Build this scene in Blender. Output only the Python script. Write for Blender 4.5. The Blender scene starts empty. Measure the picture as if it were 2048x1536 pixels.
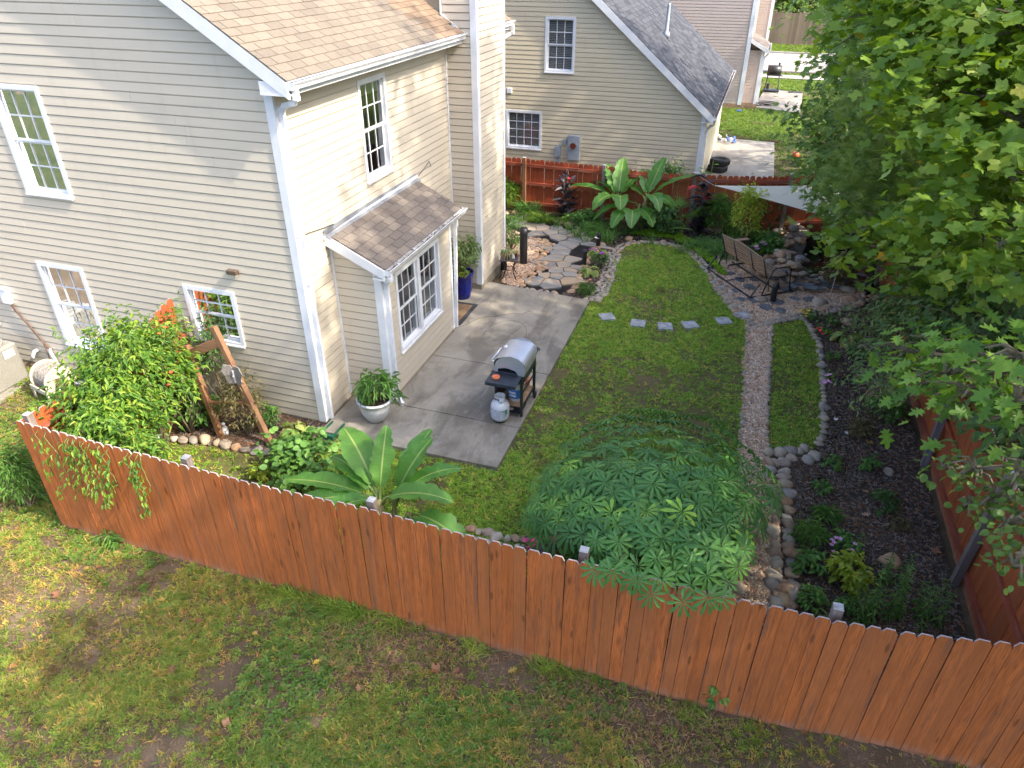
import bpy, bmesh, math, random
import numpy as np
from mathutils import Vector, Matrix, Euler, noise as mnoise
random.seed(7); rng = np.random.default_rng(7)
R_ = math.radians
scene = bpy.context.scene
COL = scene.collection

# ------------------------------------------------------------------ camera, world, sun, exposure
CAM = Vector((0, 0, 6.8)); FPX = 1411.6
YAW, PITCH, ROLL = -0.3177, 0.5579, -0.00202
_cy, _sy, _cp, _sp = math.cos(YAW), math.sin(YAW), math.cos(PITCH), math.sin(PITCH)
fw = Vector((_sy*_cp, _cy*_cp, -_sp)); rt0 = Vector((_cy, -_sy, 0)); dn0 = fw.cross(rt0)
rt = math.cos(ROLL)*rt0 + math.sin(ROLL)*dn0
dn = -math.sin(ROLL)*rt0 + math.cos(ROLL)*dn0
cd = bpy.data.cameras.new('camera'); cam = bpy.data.objects.new('camera', cd); COL.objects.link(cam)
cam.matrix_world = Matrix(((rt.x, -dn.x, -fw.x, CAM.x), (rt.y, -dn.y, -fw.y, CAM.y), (rt.z, -dn.z, -fw.z, CAM.z), (0, 0, 0, 1)))
cd.sensor_width = 36; cd.lens = FPX/2048*36; cd.clip_end = 1000; cd.clip_start = .05
scene.camera = cam
SUN = Vector((1, -.14, .95)).normalized()
world = bpy.data.worlds.new('World'); scene.world = world; world.use_nodes = True
wn = world.node_tree.nodes; wn.clear()
sky = wn.new('ShaderNodeTexSky'); sky.sky_type = 'NISHITA'; sky.sun_disc = False
sky.sun_elevation = math.asin(SUN.z); sky.sun_rotation = math.atan2(SUN.x, SUN.y)
sky.air_density = .65; sky.dust_density = 3.0; sky.ozone_density = .6
bg = wn.new('ShaderNodeBackground'); bg.inputs['Strength'].default_value = .15
wo = wn.new('ShaderNodeOutputWorld')
world.node_tree.links.new(sky.outputs[0], bg.inputs[0]); world.node_tree.links.new(bg.outputs[0], wo.inputs[0])
sd = bpy.data.lights.new('sun', 'SUN'); sd.energy = 2.0; sd.angle = R_(.6); sd.color = (1, .90, .74)
sun = bpy.data.objects.new('sun', sd); COL.objects.link(sun)
sun.rotation_euler = SUN.to_track_quat('Z', 'Y').to_euler(); sun.location = (20, 0, 20)
scene.view_settings.view_transform = 'Standard'; scene.view_settings.look = 'None'
scene.view_settings.gamma = 1; scene.view_settings.exposure = 2.25
scene.render.engine = 'CYCLES'
scene.cycles.max_bounces = 6; scene.cycles.diffuse_bounces = 3; scene.cycles.glossy_bounces = 3
scene.cycles.transmission_bounces = 4; scene.cycles.transparent_max_bounces = 8
scene.cycles.caustics_reflective = False; scene.cycles.caustics_refractive = False

# ------------------------------------------------------------------ placing helpers
def ray(px, py): return (rt*((px-1024)/FPX) + dn*((py-768)/FPX) + fw)
def G(px, py, z=0.0):            # where the sight line through a point of the photograph meets height z
    d = ray(px, py); return CAM + d*((z-CAM.z)/d.z)
def onY(px, py, y): d = ray(px, py); return CAM + d*(y/d.y)
def onX(px, py, x): d = ray(px, py); return CAM + d*(x/d.x)
def D(px, py, dist): return CAM + ray(px, py).normalized()*dist
def sm(t): t = min(1, max(0, t)); return t*t*(3-2*t)
def H(x, y):                     # height of the ground
    h = -.22*sm((8.1-y)/2.6) if y < 8.1 else 0.0
    h *= 1 - sm((x-.6)/2.2)
    if y > 40: h += 0.0
    return h
def GH(px, py):
    z = 0.
    for _ in range(4): p = G(px, py, z); z = H(p.x, p.y)
    return Vector((p.x, p.y, z))

# ------------------------------------------------------------------ materials
MATS = {}
class NT:
    def __init__(s, name):
        s.m = bpy.data.materials.new(name); s.m.use_nodes = True; s.t = s.m.node_tree; s.t.nodes.clear()
        s.out = s.n('ShaderNodeOutputMaterial'); s.b = s.n('ShaderNodeBsdfPrincipled'); s.l(s.b, 0, s.out, 0)
        MATS[name] = s.m
    def n(s, typ, **kw):
        x = s.t.nodes.new(typ)
        for k, v in kw.items(): setattr(x, k, v)
        return x
    def l(s, a, ao, b, bi):
        s.t.links.new(a.outputs[ao] if hasattr(a, 'outputs') else a, b.inputs[bi])
    def ramp(s, src, so, stops, interp='LINEAR'):
        r = s.n('ShaderNodeValToRGB'); r.color_ramp.interpolation = interp
        e = r.color_ramp.elements
        while len(e) < len(stops): e.new(.5)
        for i, (p, c) in enumerate(stops): e[i].position = p; e[i].color = (*c, 1) if len(c) == 3 else c
        s.l(src, so, r, 0); return r
    def noise(s, vec, scale, detail=3, rough=.55, dist=0):
        x = s.n('ShaderNodeTexNoise'); x.inputs['Scale'].default_value = scale; x.inputs['Detail'].default_value = detail
        x.inputs['Roughness'].default_value = rough; x.inputs['Distortion'].default_value = dist
        if vec is not None: s.t.links.new(vec, x.inputs['Vector'])
        return x
    def mix(s, a, b, fac, mode='MIX'):
        x = s.n('ShaderNodeMix', data_type='RGBA', blend_type=mode)
        for sock, v in ((x.inputs[6], a), (x.inputs[7], b), (x.inputs[0], fac)):
            if hasattr(v, 'is_linked') or hasattr(v, 'links'): s.t.links.new(v, sock)
            elif isinstance(v, (int, float)): sock.default_value = v
            else: sock.default_value = (*v, 1)
        return x.outputs[2]
    def math(s, op, a, b=0.5):
        x = s.n('ShaderNodeMath', operation=op)
        for sock, v in ((x.inputs[0], a), (x.inputs[1], b)):
            if hasattr(v, 'links'): s.t.links.new(v, sock)
            else: sock.default_value = v
        return x.outputs[0]
    def map(s, vec, scale=(1, 1, 1), rot=(0, 0, 0)):
        x = s.n('ShaderNodeMapping'); x.inputs['Scale'].default_value = scale; x.inputs['Rotation'].default_value = rot
        s.t.links.new(vec, x.inputs['Vector']); return x.outputs[0]
    def vadd(s, a, b):
        x = s.n('ShaderNodeVectorMath', operation='ADD'); s.t.links.new(a, x.inputs[0]); s.t.links.new(b, x.inputs[1]); return x.outputs[0]
    def pos(s): return s.n('ShaderNodeNewGeometry').outputs['Position']
    def obj(s): return s.n('ShaderNodeTexCoord').outputs['Object']
    def rnd(s): return s.n('ShaderNodeObjectInfo').outputs['Random']
    def col(s, c):
        if hasattr(c, 'links'): s.t.links.new(c, s.b.inputs['Base Color'])
        else: s.b.inputs['Base Color'].default_value = (*c, 1)
    def rough(s, v): 
        if hasattr(v, 'links'): s.t.links.new(v, s.b.inputs['Roughness'])
        else: s.b.inputs['Roughness'].default_value = v
    def bump(s, h, strength=.3, dist=.01):
        x = s.n('ShaderNodeBump'); x.inputs['Strength'].default_value = strength; x.inputs['Distance'].default_value = dist
        s.t.links.new(h, x.inputs['Height']); s.t.links.new(x.outputs[0], s.b.inputs['Normal'])

def simple(name, c, rough=.5, metal=0, var=.12, nscale=8, bump=0, spec=.5):
    m = NT(name); p = m.pos(); n = m.noise(p, nscale, 4)
    c2 = tuple(x*(1-var) for x in c); c1 = tuple(min(1, x*(1+var)) for x in c)
    r = m.ramp(n, 0, [(.3, c2), (.7, c1)]); m.col(r.outputs[0]); m.rough(rough); m.b.inputs['Metallic'].default_value = metal
    m.b.inputs['Specular IOR Level'].default_value = spec
    if bump: m.bump(m.noise(p, nscale*6, 3).outputs[0], bump, .005)
    return m.m

def siding_mat(name, c):
    m = NT(name); p = m.pos(); r = m.rnd()
    n = m.noise(m.map(p, (.5, .5, 2)), 2.2, 4)
    a = m.ramp(n, 0, [(.3, tuple(x*.93 for x in c)), (.7, c)]).outputs[0]
    b = m.mix(a, tuple(x*.90 for x in c), m.math('MULTIPLY', r, .55))
    g = m.noise(m.map(p, (2.5, 2.5, .5)), 3, 5)
    d = m.mix(b, (c[0]*.62, c[1]*.6, c[2]*.55), m.math('MULTIPLY', m.ramp(g, 0, [(.55, (0, 0, 0)), (.85, (1, 1, 1))]).outputs[0], .28))
    m.col(d); m.rough(.42); m.bump(m.noise(m.map(p, (1, 1, 9)), 1.6, 3).outputs[0], .12, .01)
siding_mat('vinyl_cream', (.59, .53, .43)); siding_mat('vinyl_yellow', (.62, .545, .39)); siding_mat('vinyl_taupe', (.46, .39, .35))
simple('white_trim', (.70, .72, .75), .35, var=.06, nscale=5)
simple('white_metal', (.68, .70, .74), .3, var=.1, nscale=9)
simple('gutter_inside', (.12, .1, .08), .8, var=.4)
simple('foundation', (.30, .26, .19), .9, var=.2, nscale=4, bump=.4)
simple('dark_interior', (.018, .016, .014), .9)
simple('flashing', (.26, .28, .31), .45, var=.2, metal=.3)
simple('leaf_litter', (.11, .055, .03), .9, var=.5, nscale=30)

def shingle_mat(name, stops):
    m = NT(name); r = m.ramp(m.rnd(), 0, stops); p = m.pos()
    g = m.noise(p, 160, 2); l = m.noise(p, 1.1, 4)
    c = m.mix(r.outputs[0], (.9, .9, .9), m.math('MULTIPLY', m.ramp(g, 0, [(.45, (0, 0, 0)), (.75, (1, 1, 1))]).outputs[0], .14))
    c = m.mix(c, tuple(x*.5 for x in stops[0][1]), m.math('MULTIPLY', m.ramp(g, 0, [(.3, (1, 1, 1)), (.5, (0, 0, 0))]).outputs[0], .5))
    c = m.mix(c, (.06, .055, .05), m.math('MULTIPLY', m.ramp(l, 0, [(.45, (0, 0, 0)), (.8, (1, 1, 1))]).outputs[0], .35))
    m.col(c); m.rough(.92); m.bump(g.outputs[0], .4, .004)
shingle_mat('shingle_tan', [(0, (.14, .112, .08)), (.5, (.16, .128, .092)), (1, (.185, .148, .107))])
shingle_mat('shingle_brown', [(0, (.125, .10, .08)), (.5, (.145, .118, .095)), (1, (.17, .138, .11))])
shingle_mat('shingle_tan_far', [(0, (.22, .17, .12)), (1, (.30, .22, .16))])
def shingle_attr(name, a, b):
    m = NT(name); at = m.n('ShaderNodeAttribute'); at.attribute_name = 'tone'
    r = m.ramp(at, 'Fac', [(0, a), (1, b)]); p = m.pos(); g = m.noise(p, 90, 2)
    m.col(m.mix(r.outputs[0], (0, 0, 0), m.math('MULTIPLY', g.outputs[0], .25))); m.rough(.9); m.bump(g.outputs[0], .4, .004)
shingle_attr('shingle_tan_mass', (.185, .13, .088), (.25, .182, .125))
shingle_attr('shingle_grey_mass', (.028, .031, .042), (.075, .08, .095))
shingle_attr('picket_far', (.15, .11, .07), (.24, .18, .12))

def wood(name, base, dark, weather, along='z', grain=1.0, wfac=.35, gray=(.33, .31, .30), sheen=.45):
    m = NT(name); o = m.obj(); r = m.rnd()
    off = m.n('ShaderNodeCombineXYZ'); m.t.links.new(m.math('MULTIPLY', r, 37.), off.inputs[0]); m.t.links.new(m.math('MULTIPLY', r, 91.), off.inputs[2])
    v = m.vadd(o, off.outputs[0])
    sc = {'z': (9, 9, .7), 'x': (.7, 9, 9), 'y': (9, .7, 9)}[along]
    g = m.noise(m.map(v, sc), 3.0*grain, 6, .68, .9)
    f = m.noise(m.map(v, tuple(s*4 for s in sc)), 3*grain, 3, .6)
    c = m.ramp(g, 0, [(.30, dark), (.47, base), (.70, tuple(min(1, x*1.2) for x in base))]).outputs[0]
    c = m.mix(c, dark, m.math('MULTIPLY', m.ramp(f, 0, [(.38, (1, 1, 1)), (.52, (0, 0, 0))]).outputs[0], .55))
    bl = m.noise(m.map(v, tuple(s*.5 for s in sc)), 1.7, 3, .5); c = m.mix(c, tuple(x*.62 for x in base), m.math('MULTIPLY', m.ramp(bl, 0, [(.45, (0, 0, 0)), (.62, (1, 1, 1))]).outputs[0], .55))
    c = m.mix(c, tuple(x*.6 for x in base), m.math('MULTIPLY', r, .5))
    rr = m.n('ShaderNodeMath', operation='FRACT'); m.t.links.new(m.math('MULTIPLY', r, 7.31), rr.inputs[0])
    c = m.mix(c, (base[0]*.62, base[1]*.78, base[2]*1.1), m.math('MULTIPLY', m.math('POWER', rr.outputs[0], 2.), .6))
    # knots
    ks = {'z': (1, 1, .45), 'x': (.32, 1, 1), 'y': (1, .32, 1)}[along]
    k = m.n('ShaderNodeTexVoronoi'); k.inputs['Scale'].default_value = 6.5; m.t.links.new(m.map(v, ks), k.inputs['Vector'])
    kk = m.ramp(k, 0, [(.0, (1, 1, 1)), (.09, (.85, .85, .85)), (.15, (0, 0, 0))]).outputs[0]
    c = m.mix(c, (dark[0]*.5, dark[1]*.5, dark[2]*.5), m.math('MULTIPLY', kk, .6))
    w = m.noise(m.map(v, tuple(s*.55 for s in sc)), 3.4, 6, .72)
    c = m.mix(c, gray, m.math('MULTIPLY', m.ramp(w, 0, [(.53, (0, 0, 0)), (.66, (1, 1, 1))]).outputs[0], wfac))
    m.col(c); m.rough(.62); m.bump(g.outputs[0], .35, .006); m.b.inputs['Specular IOR Level'].default_value = sheen
    if weather:      # pale worn foot and sun-bleached top cut of a picket
        sx = m.n('ShaderNodeSeparateXYZ'); m.t.links.new(o, sx.inputs[0])
        n2 = m.noise(m.map(v, (6, 6, 2)), 4, 4)
        z2 = m.math('ADD', sx.outputs[2], m.math('MULTIPLY', n2.outputs[0], -.22))
        t = m.math('SUBTRACT', -.035, z2); t = m.math('MULTIPLY', t, 9.)
        cl = m.n('ShaderNodeClamp'); m.t.links.new(t, cl.inputs[0])
        c = m.mix(c, (.36, .28, .22), m.math('MULTIPLY', cl.outputs[0], .5))
        nn = m.n('ShaderNodeNewGeometry'); s2 = m.n('ShaderNodeSeparateXYZ'); m.t.links.new(nn.outputs['True Normal'], s2.inputs[0])
        up = m.n('ShaderNodeClamp'); m.t.links.new(m.math('MULTIPLY', m.math('SUBTRACT', s2.outputs[2], .3), 6.), up.inputs[0])
        c = m.mix(c, (.40, .37, .38), m.math('MULTIPLY', up.outputs[0], .85)); m.col(c)
wood('stained_picket', (.53, .155, .042), (.085, .028, .012), True, wfac=.65, gray=(.13, .075, .055), sheen=.3)
wood('stained_picket_inner', (.42, .105, .03), (.24, .05, .018), True, wfac=.12, sheen=.4)
wood('stained_back', (.40, .072, .022), (.20, .032, .012), False, wfac=.10, sheen=.4)
wood('stained_rail', (.36, .08, .035), (.18, .04, .02), False, 'x', wfac=.35, gray=(.34, .24, .22))
wood('stained_rail_y', (.36, .08, .035), (.18, .04, .02), False, 'y', wfac=.35, gray=(.34, .24, .22))
wood('weathered_post', (.25, .20, .17), (.10, .075, .06), False, wfac=.5, gray=(.38, .37, .38))
wood('post_top', (.44, .43, .44), (.25, .24, .25), False, 'x', wfac=.4, gray=(.5, .5, .52))
wood('arbor_wood', (.27, .135, .065), (.12, .055, .03), False, wfac=.25, gray=(.30, .22, .16))
wood('bench_slat', (.36, .22, .125), (.18, .10, .055), False, 'x', wfac=.3, gray=(.40, .34, .28))
wood('arbor_slat', (.33, .16, .08), (.15, .07, .035), False, 'x', wfac=.25)

def glass(name, tint=(.02, .022, .025)):
    m = NT(name); m.t.nodes.remove(m.b)
    g = m.n('ShaderNodeBsdfGlossy'); g.inputs['Roughness'].default_value = .02; g.inputs['Color'].default_value = (.9, .95, 1, 1)
    t = m.n('ShaderNodeBsdfTransparent'); t.inputs['Color'].default_value = (.75, .78, .78, 1)
    mx = m.n('ShaderNodeMixShader'); fr = m.n('ShaderNodeFresnel'); fr.inputs[0].default_value = 1.9
    nz = m.noise(m.map(m.pos(), (1.5, 1.5, 1)), 2.2, 2); bp = m.n('ShaderNodeBump'); bp.inputs['Strength'].default_value = .12; bp.inputs['Distance'].default_value = .04
    m.l(nz, 0, bp, 'Height'); m.l(bp, 0, g, 'Normal')
    cl = m.n('ShaderNodeMath', operation='ADD'); cl.inputs[1].default_value = .14; m.l(fr, 0, cl, 0)
    m.l(cl, 0, mx, 0); m.l(t, 0, mx, 1); m.l(g, 0, mx, 2); m.l(mx, 0, m.out, 0)
glass('window_glass')
simple('blind', (.55, .53, .50), .7, var=.05); simple('curtain', (.35, .33, .29), .8, var=.2, nscale=20)

def concrete(name, c, stain, scale=1.2):
    m = NT(name); p = m.pos()
    a = m.noise(p, scale, 7, .62, .5); b = m.noise(p, 45, 3); s = m.noise(m.map(p, (1.6, .5, 1), (0, 0, .9)), 1.3, 6, .65, .8)
    c0 = m.ramp(a, 0, [(.32, tuple(x*.66 for x in c)), (.5, c), (.7, tuple(x*1.22 for x in c))]).outputs[0]
    c1 = m.mix(c0, stain, m.math('MULTIPLY', m.ramp(s, 0, [(.48, (0, 0, 0)), (.62, (1, 1, 1))]).outputs[0], .62))
    c2 = m.mix(c1, (.05, .05, .045), m.math('MULTIPLY', m.ramp(b, 0, [(.35, (1, 1, 1)), (.5, (0, 0, 0))]).outputs[0], .14))
    e = m.noise(p, 2.7, 6, .7, 1.0)
    c2 = m.mix(c2, (.42, .40, .36), m.math('MULTIPLY', m.ramp(e, 0, [(.57, (0, 0, 0)), (.68, (1, 1, 1))]).outputs[0], .28))
    w = m.n('ShaderNodeTexWave'); w.inputs['Scale'].default_value = 9; w.inputs['Distortion'].default_value = 4; w.inputs['Detail'].default_value = 3
    m.t.links.new(m.map(p, (.15, 1.6, 1)), w.inputs['Vector'])
    m.col(c2); m.rough(.82); m.bump(m.math('ADD', w.outputs['Fac'], m.math('MULTIPLY', b.outputs[0], 2.)), .16, .004)
concrete('patio_concrete', (.27, .245, .20), (.105, .09, .07)); concrete('pale_concrete', (.28, .26, .225), (.20, .18, .15), .7)
concrete('road_asphalt', (.30, .275, .25), (.22, .20, .18), .4)

def soil(name, stops, scale=3, fine=60, b=.8):
    m = NT(name); p = m.pos(); a = m.noise(p, scale, 6, .65); f = m.noise(p, fine, 4, .7)
    x = m.math('ADD', m.math('MULTIPLY', a.outputs[0], .6), m.math('MULTIPLY', f.outputs[0], .4))
    r = m.n('ShaderNodeValToRGB'); e = r.color_ramp.elements
    while len(e) < len(stops): e.new(.5)
    for i, (q, c) in enumerate(stops): e[i].position = q; e[i].color = (*c, 1)
    m.t.links.new(x, r.inputs[0]); m.col(r.outputs[0]); m.rough(.95); m.b.inputs['Specular IOR Level'].default_value = .2
    m.bump(f.outputs[0], b, .02)
soil('lawn_soil', [(.35, (.08, .06, .035)), (.5, (.13, .095, .058)), (.62, (.21, .155, .11)), (.75, (.29, .22, .17))], 1.4)
soil('reflection_lawn', [(.35, (.02, .035, .01)), (.5, (.05, .065, .02)), (.7, (.10, .09, .04))], .8)
soil('inner_soil', [(.35, (.07, .075, .025)), (.5, (.11, .10, .04)), (.68, (.19, .13, .07))], 1.2)
soil('mulch_soil', [(.35, (.038, .028, .022)), (.5, (.085, .058, .042)), (.64, (.20, .11, .065))], 1.5, 45, 1.)
soil('black_mulch', [(.35, (.008, .008, .009)), (.6, (.03, .027, .026))], 3, 70, 1.)
soil('gravel_bed', [(.35, (.14, .09, .055)), (.5, (.27, .17, .11)), (.7, (.40, .28, .19))], 6, 70, 1.)
soil('forest_floor', [(.35, (.012, .010, .006)), (.6, (.05, .032, .018))], 1.5, 30, 1.)

def rock(name, stops, sheen=.3):
    m = NT(name); r = m.ramp(m.rnd(), 0, stops, 'LINEAR'); p = m.pos(); o = m.obj()
    a = m.noise(p, 9, 5, .65); f = m.noise(p, 70, 3)
    c = m.mix(r.outputs[0], tuple((.45, .40, .33)), m.math('MULTIPLY', m.ramp(a, 0, [(.4, (0, 0, 0)), (.7, (1, 1, 1))]).outputs[0], .35))
    c = m.mix(c, (.05, .035, .022), m.math('MULTIPLY', m.ramp(a, 0, [(.30, (1, 1, 1)), (.48, (0, 0, 0))]).outputs[0], .5))
    m.col(c); m.rough(.85); m.bump(m.math('ADD', a.outputs[0], m.math('MULTIPLY', f.outputs[0], .5)), .4, .012)
rock('cobble', [(0, (.33, .26, .19)), (.2, (.19, .17, .15)), (.4, (.38, .27, .17)), (.55, (.30, .16, .08)), (.7, (.25, .24, .23)), (.85, (.44, .37, .29)), (1, (.36, .21, .12))])
rock('cobble_pale', [(0, (.36, .29, .22)), (.3, (.25, .22, .19)), (.6, (.42, .34, .25)), (.8, (.25, .23, .21)), (1, (.38, .26, .17))])
rock('sandstone', [(0, (.38, .23, .12)), (.5, (.44, .30, .17)), (1, (.34, .17, .09))])
rock('pebble', [(0, (.56, .36, .24)), (.2, (.24, .15, .10)), (.4, (.76, .56, .40)), (.55, (.48, .22, .10)), (.7, (.85, .72, .56)), (.85, (.36, .27, .21)), (1, (.66, .36, .17))])
rock('pond_rock', [(0, (.30, .18, .11)), (.25, (.14, .15, .17)), (.5, (.34, .27, .20)), (.75, (.22, .16, .12)), (1, (.40, .34, .28))])
def flag():
    m = NT('flagstone'); r = m.rnd(); p = m.pos()
    rr = m.n('ShaderNodeValToRGB'); e = rr.color_ramp.elements
    st = [(0, (.17, .17, .165)), (.3, (.24, .235, .22)), (.5, (.31, .27, .21)), (.7, (.20, .205, .205)), (.85, (.36, .27, .18)), (1, (.27, .26, .24))]
    while len(e) < len(st): e.new(.5)
    for i, (q, c) in enumerate(st): e[i].position = q; e[i].color = (*c, 1)
    m.t.links.new(r, rr.inputs[0])
    n = m.noise(m.map(p, (1.0, 3.2, 1), (0, 0, .35)), 2.2, 5, .6, .8)
    c = m.mix(rr.outputs[0], (.46, .31, .17), m.math('MULTIPLY', m.ramp(n, 0, [(.5, (0, 0, 0)), (.64, (1, 1, 1))]).outputs[0], .7))
    c = m.mix(c, (.10, .11, .12), m.math('MULTIPLY', m.ramp(n, 0, [(.3, (1, 1, 1)), (.42, (0, 0, 0))]).outputs[0], .5))
    m.col(c); m.rough(.75); m.bump(n.outputs[0], .3, .01)
flag()
simple('slate_dark', (.12, .13, .14), .75, var=.35, nscale=3, bump=.3)
def stepmat():
    m = NT('stepping_slab'); p = m.pos(); v = m.n('ShaderNodeTexVoronoi', feature='DISTANCE_TO_EDGE'); v.inputs['Scale'].default_value = 7
    m.t.links.new(p, v.inputs['Vector']); a = m.noise(p, 6, 4)
    c = m.ramp(a, 0, [(.3, (.25, .26, .28)), (.7, (.40, .41, .43))]).outputs[0]
    c = m.mix(c, (.16, .17, .19), m.ramp(v, 0, [(0, (1, 1, 1)), (.05, (0, 0, 0))]).outputs[0]); m.col(c); m.rough(.85)
stepmat()

def leafmat(name, stops, trans=.35, patch=None, spec=.35, rough=.5, tcol=None):
    m = NT(name); r = m.ramp(m.rnd(), 0, stops); c = r.outputs[0]; p = m.pos()
    if patch: 
        n = m.noise(p, patch[1], 4, .6); c = m.mix(c, patch[0], m.ramp(n, 0, [(patch[2], (0, 0, 0)), (patch[2]+.14, (1, 1, 1))]).outputs[0])
    m.col(c); m.rough(rough); m.b.inputs['Specular IOR Level'].default_value = spec
    t = m.n('ShaderNodeBsdfTranslucent'); mx = m.n('ShaderNodeMixShader'); mx.inputs[0].default_value = trans
    hs = m.n('ShaderNodeHueSaturation'); hs.inputs['Saturation'].default_value = 1.1; hs.inputs['Value'].default_value = 1.5; hs.inputs['Hue'].default_value = .487
    m.t.links.new(c, hs.inputs['Color']); m.l(hs, 0, t, 0)
    m.l(m.b, 0, mx, 1); m.l(t, 0, mx, 2); m.l(mx, 0, m.out, 0)
leafmat('leaf_tulip', [(0, (0.112, 0.199, 0.024)), (.45, (0.168, 0.279, 0.034)), (.85, (0.241, 0.360, 0.048)), (.993, (0.321, 0.400, 0.058)), (1, (0.802, 0.439, 0.029))], .42)
leafmat('leaf_oak', [(0, (0.075, 0.140, 0.030)), (.5, (0.120, 0.215, 0.041)), (1, (0.184, 0.290, 0.066))], .45)
leafmat('leaf_oak_near', [(0, (0.080, 0.180, 0.023)), (.5, (0.133, 0.262, 0.035)), (1, (0.213, 0.360, 0.046))], .4)
leafmat('leaf_bluegreen', [(0, (0.074, 0.132, 0.041)), (.5, (0.127, 0.202, 0.063)), (1, (0.208, 0.282, 0.095))], .28)
leafmat('leaf_dark', [(0, (0.037, 0.083, 0.023)), (.6, (0.066, 0.138, 0.036)), (1, (0.103, 0.193, 0.052))], .25)
leafmat('needle', [(0, (0.089, 0.175, 0.031)), (.5, (0.169, 0.263, 0.048)), (1, (0.259, 0.350, 0.071))], .2)
leafmat('leaf_palmate', [(0, (0.058, 0.173, 0.039)), (.5, (0.081, 0.223, 0.050)), (.9, (0.121, 0.287, 0.055)), (1, (0.260, 0.460, 0.055))], .3, rough=.42, spec=.45)
leafmat('leaf_vine', [(0, (.05, .13, .02)), (.45, (.10, .22, .03)), (.8, (.19, .32, .04)), (1, (.34, .42, .06))], .4)
leafmat('leaf_garden', [(0, (0.059, 0.147, 0.031)), (.5, (0.107, 0.233, 0.047)), (1, (0.176, 0.328, 0.070))], .3)
leafmat('leaf_lime', [(0, (0.214, 0.308, 0.030)), (.5, (0.309, 0.396, 0.045)), (1, (0.428, 0.484, 0.069))], .4)
leafmat('leaf_sedum', [(0, (.14, .28, .015)), (.5, (.21, .38, .02)), (1, (.30, .46, .03))], .35)
leafmat('leaf_hosta', [(0, (.14, .24, .04)), (.5, (.26, .34, .08)), (1, (.45, .46, .17))], .35)
leafmat('leaf_canna_dark', [(0, (.012, .010, .012)), (.6, (.028, .020, .026)), (1, (.07, .06, .07))], .1, spec=.6)
leafmat('leaf_spider', [(0, (.12, .22, .06)), (1, (.35, .45, .22))], .3)
leafmat('leaf_brown', [(0, (.10, .09, .03)), (.5, (.14, .13, .05)), (1, (.20, .16, .07))], .3)
leafmat('dry_leaf', [(0, (.20, .09, .04)), (.5, (.32, .17, .09)), (.8, (.40, .27, .17)), (1, (.50, .36, .06))], .2)
leafmat('grass_outer', [(0, (0.176, 0.185, 0.032)), (.3, (0.153, 0.231, 0.040)), (.6, (0.271, 0.292, 0.048)), (.85, (0.471, 0.371, 0.079)), (1, (0.448, 0.231, 0.095))], .35, ((.15, .10, .045), 1.3, .56))
leafmat('grass_lush', [(0, (0.128, 0.224, 0.032)), (.6, (0.192, 0.299, 0.043)), (1, (0.321, 0.389, 0.065))], .35)
leafmat('clover', [(0, (0.073, 0.150, 0.023)), (.5, (0.109, 0.208, 0.033)), (1, (0.182, 0.260, 0.038))], .3)
leafmat('grass_inner', [(0, (0.153, 0.274, 0.033)), (.4, (0.230, 0.399, 0.046)), (.8, (0.337, 0.496, 0.061)), (1, (0.582, 0.468, 0.113))], .35, ((.17, .115, .045), 1.6, .60))
leafmat('grass_far', [(0, (0.091, 0.168, 0.022)), (.5, (0.130, 0.228, 0.027)), (1, (0.194, 0.264, 0.043))], .35, ((.13, .085, .045), .5, .56))
def banana_mat():
    m = NT('leaf_banana'); uv = m.n('ShaderNodeUVMap'); s = m.n('ShaderNodeSeparateXYZ'); m.l(uv, 0, s, 0); r = m.rnd()
    d = m.math('ABSOLUTE', m.math('SUBTRACT', s.outputs[0], .5))
    base = m.ramp(m.noise(m.map(uv.outputs[0], (.6, 3, 1)), 3, 3), 0, [(.3, (.065, .21, .035)), (.6, (.11, .29, .05)), (.75, (.19, .38, .06))]).outputs[0]
    base = m.mix(base, (.17, .32, .05), m.math('MULTIPLY', r, .45))
    w = m.n('ShaderNodeTexWave', bands_direction='Y'); w.inputs['Scale'].default_value = 11; w.inputs['Distortion'].default_value = 2.5; m.t.links.new(m.map(uv.outputs[0], (.5, 1, 1)), w.inputs['Vector'])
    base = m.mix(base, (.04, .12, .025), m.math('MULTIPLY', w.outputs['Fac'], .3))
    c = m.mix((.42, .50, .16), base, m.math('MINIMUM', m.math('MULTIPLY', d, 22.), 1.))
    m.col(c); m.rough(.38); m.bump(w.outputs['Fac'], .25, .01)
    t = m.n('ShaderNodeBsdfTranslucent'); mx = m.n('ShaderNodeMixShader'); mx.inputs[0].default_value = .4
    hs = m.n('ShaderNodeHueSaturation'); hs.inputs['Value'].default_value = 1.6; m.t.links.new(c, hs.inputs['Color']); m.l(hs, 0, t, 0)
    m.l(m.b, 0, mx, 1); m.l(t, 0, mx, 2); m.l(mx, 0, m.out, 0)
banana_mat()
def bark(name, a, b):
    m = NT(name); p = m.pos(); n = m.noise(m.map(p, (6, 6, 1.2)), 3, 5, .65)
    m.col(m.ramp(n, 0, [(.35, a), (.65, b)]).outputs[0]); m.rough(.9); m.bump(n.outputs[0], .8, .03)
bark('bark', (.05, .04, .03), (.17, .14, .115)); bark('twig', (.10, .08, .045), (.22, .19, .12)); bark('stem_green', (.10, .16, .04), (.20, .27, .08)); bark('banana_stem', (.15, .15, .05), (.28, .24, .10))
simple('black_plastic', (.014, .014, .016), .45, var=.3, nscale=40, bump=.2); simple('black_metal', (.018, .018, .02), .4, var=.2)
simple('grill_enamel', (.022, .028, .038), .35, var=.5, nscale=14); simple('stainless', (.50, .51, .53), .38, metal=.55, var=.1, nscale=3)
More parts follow.
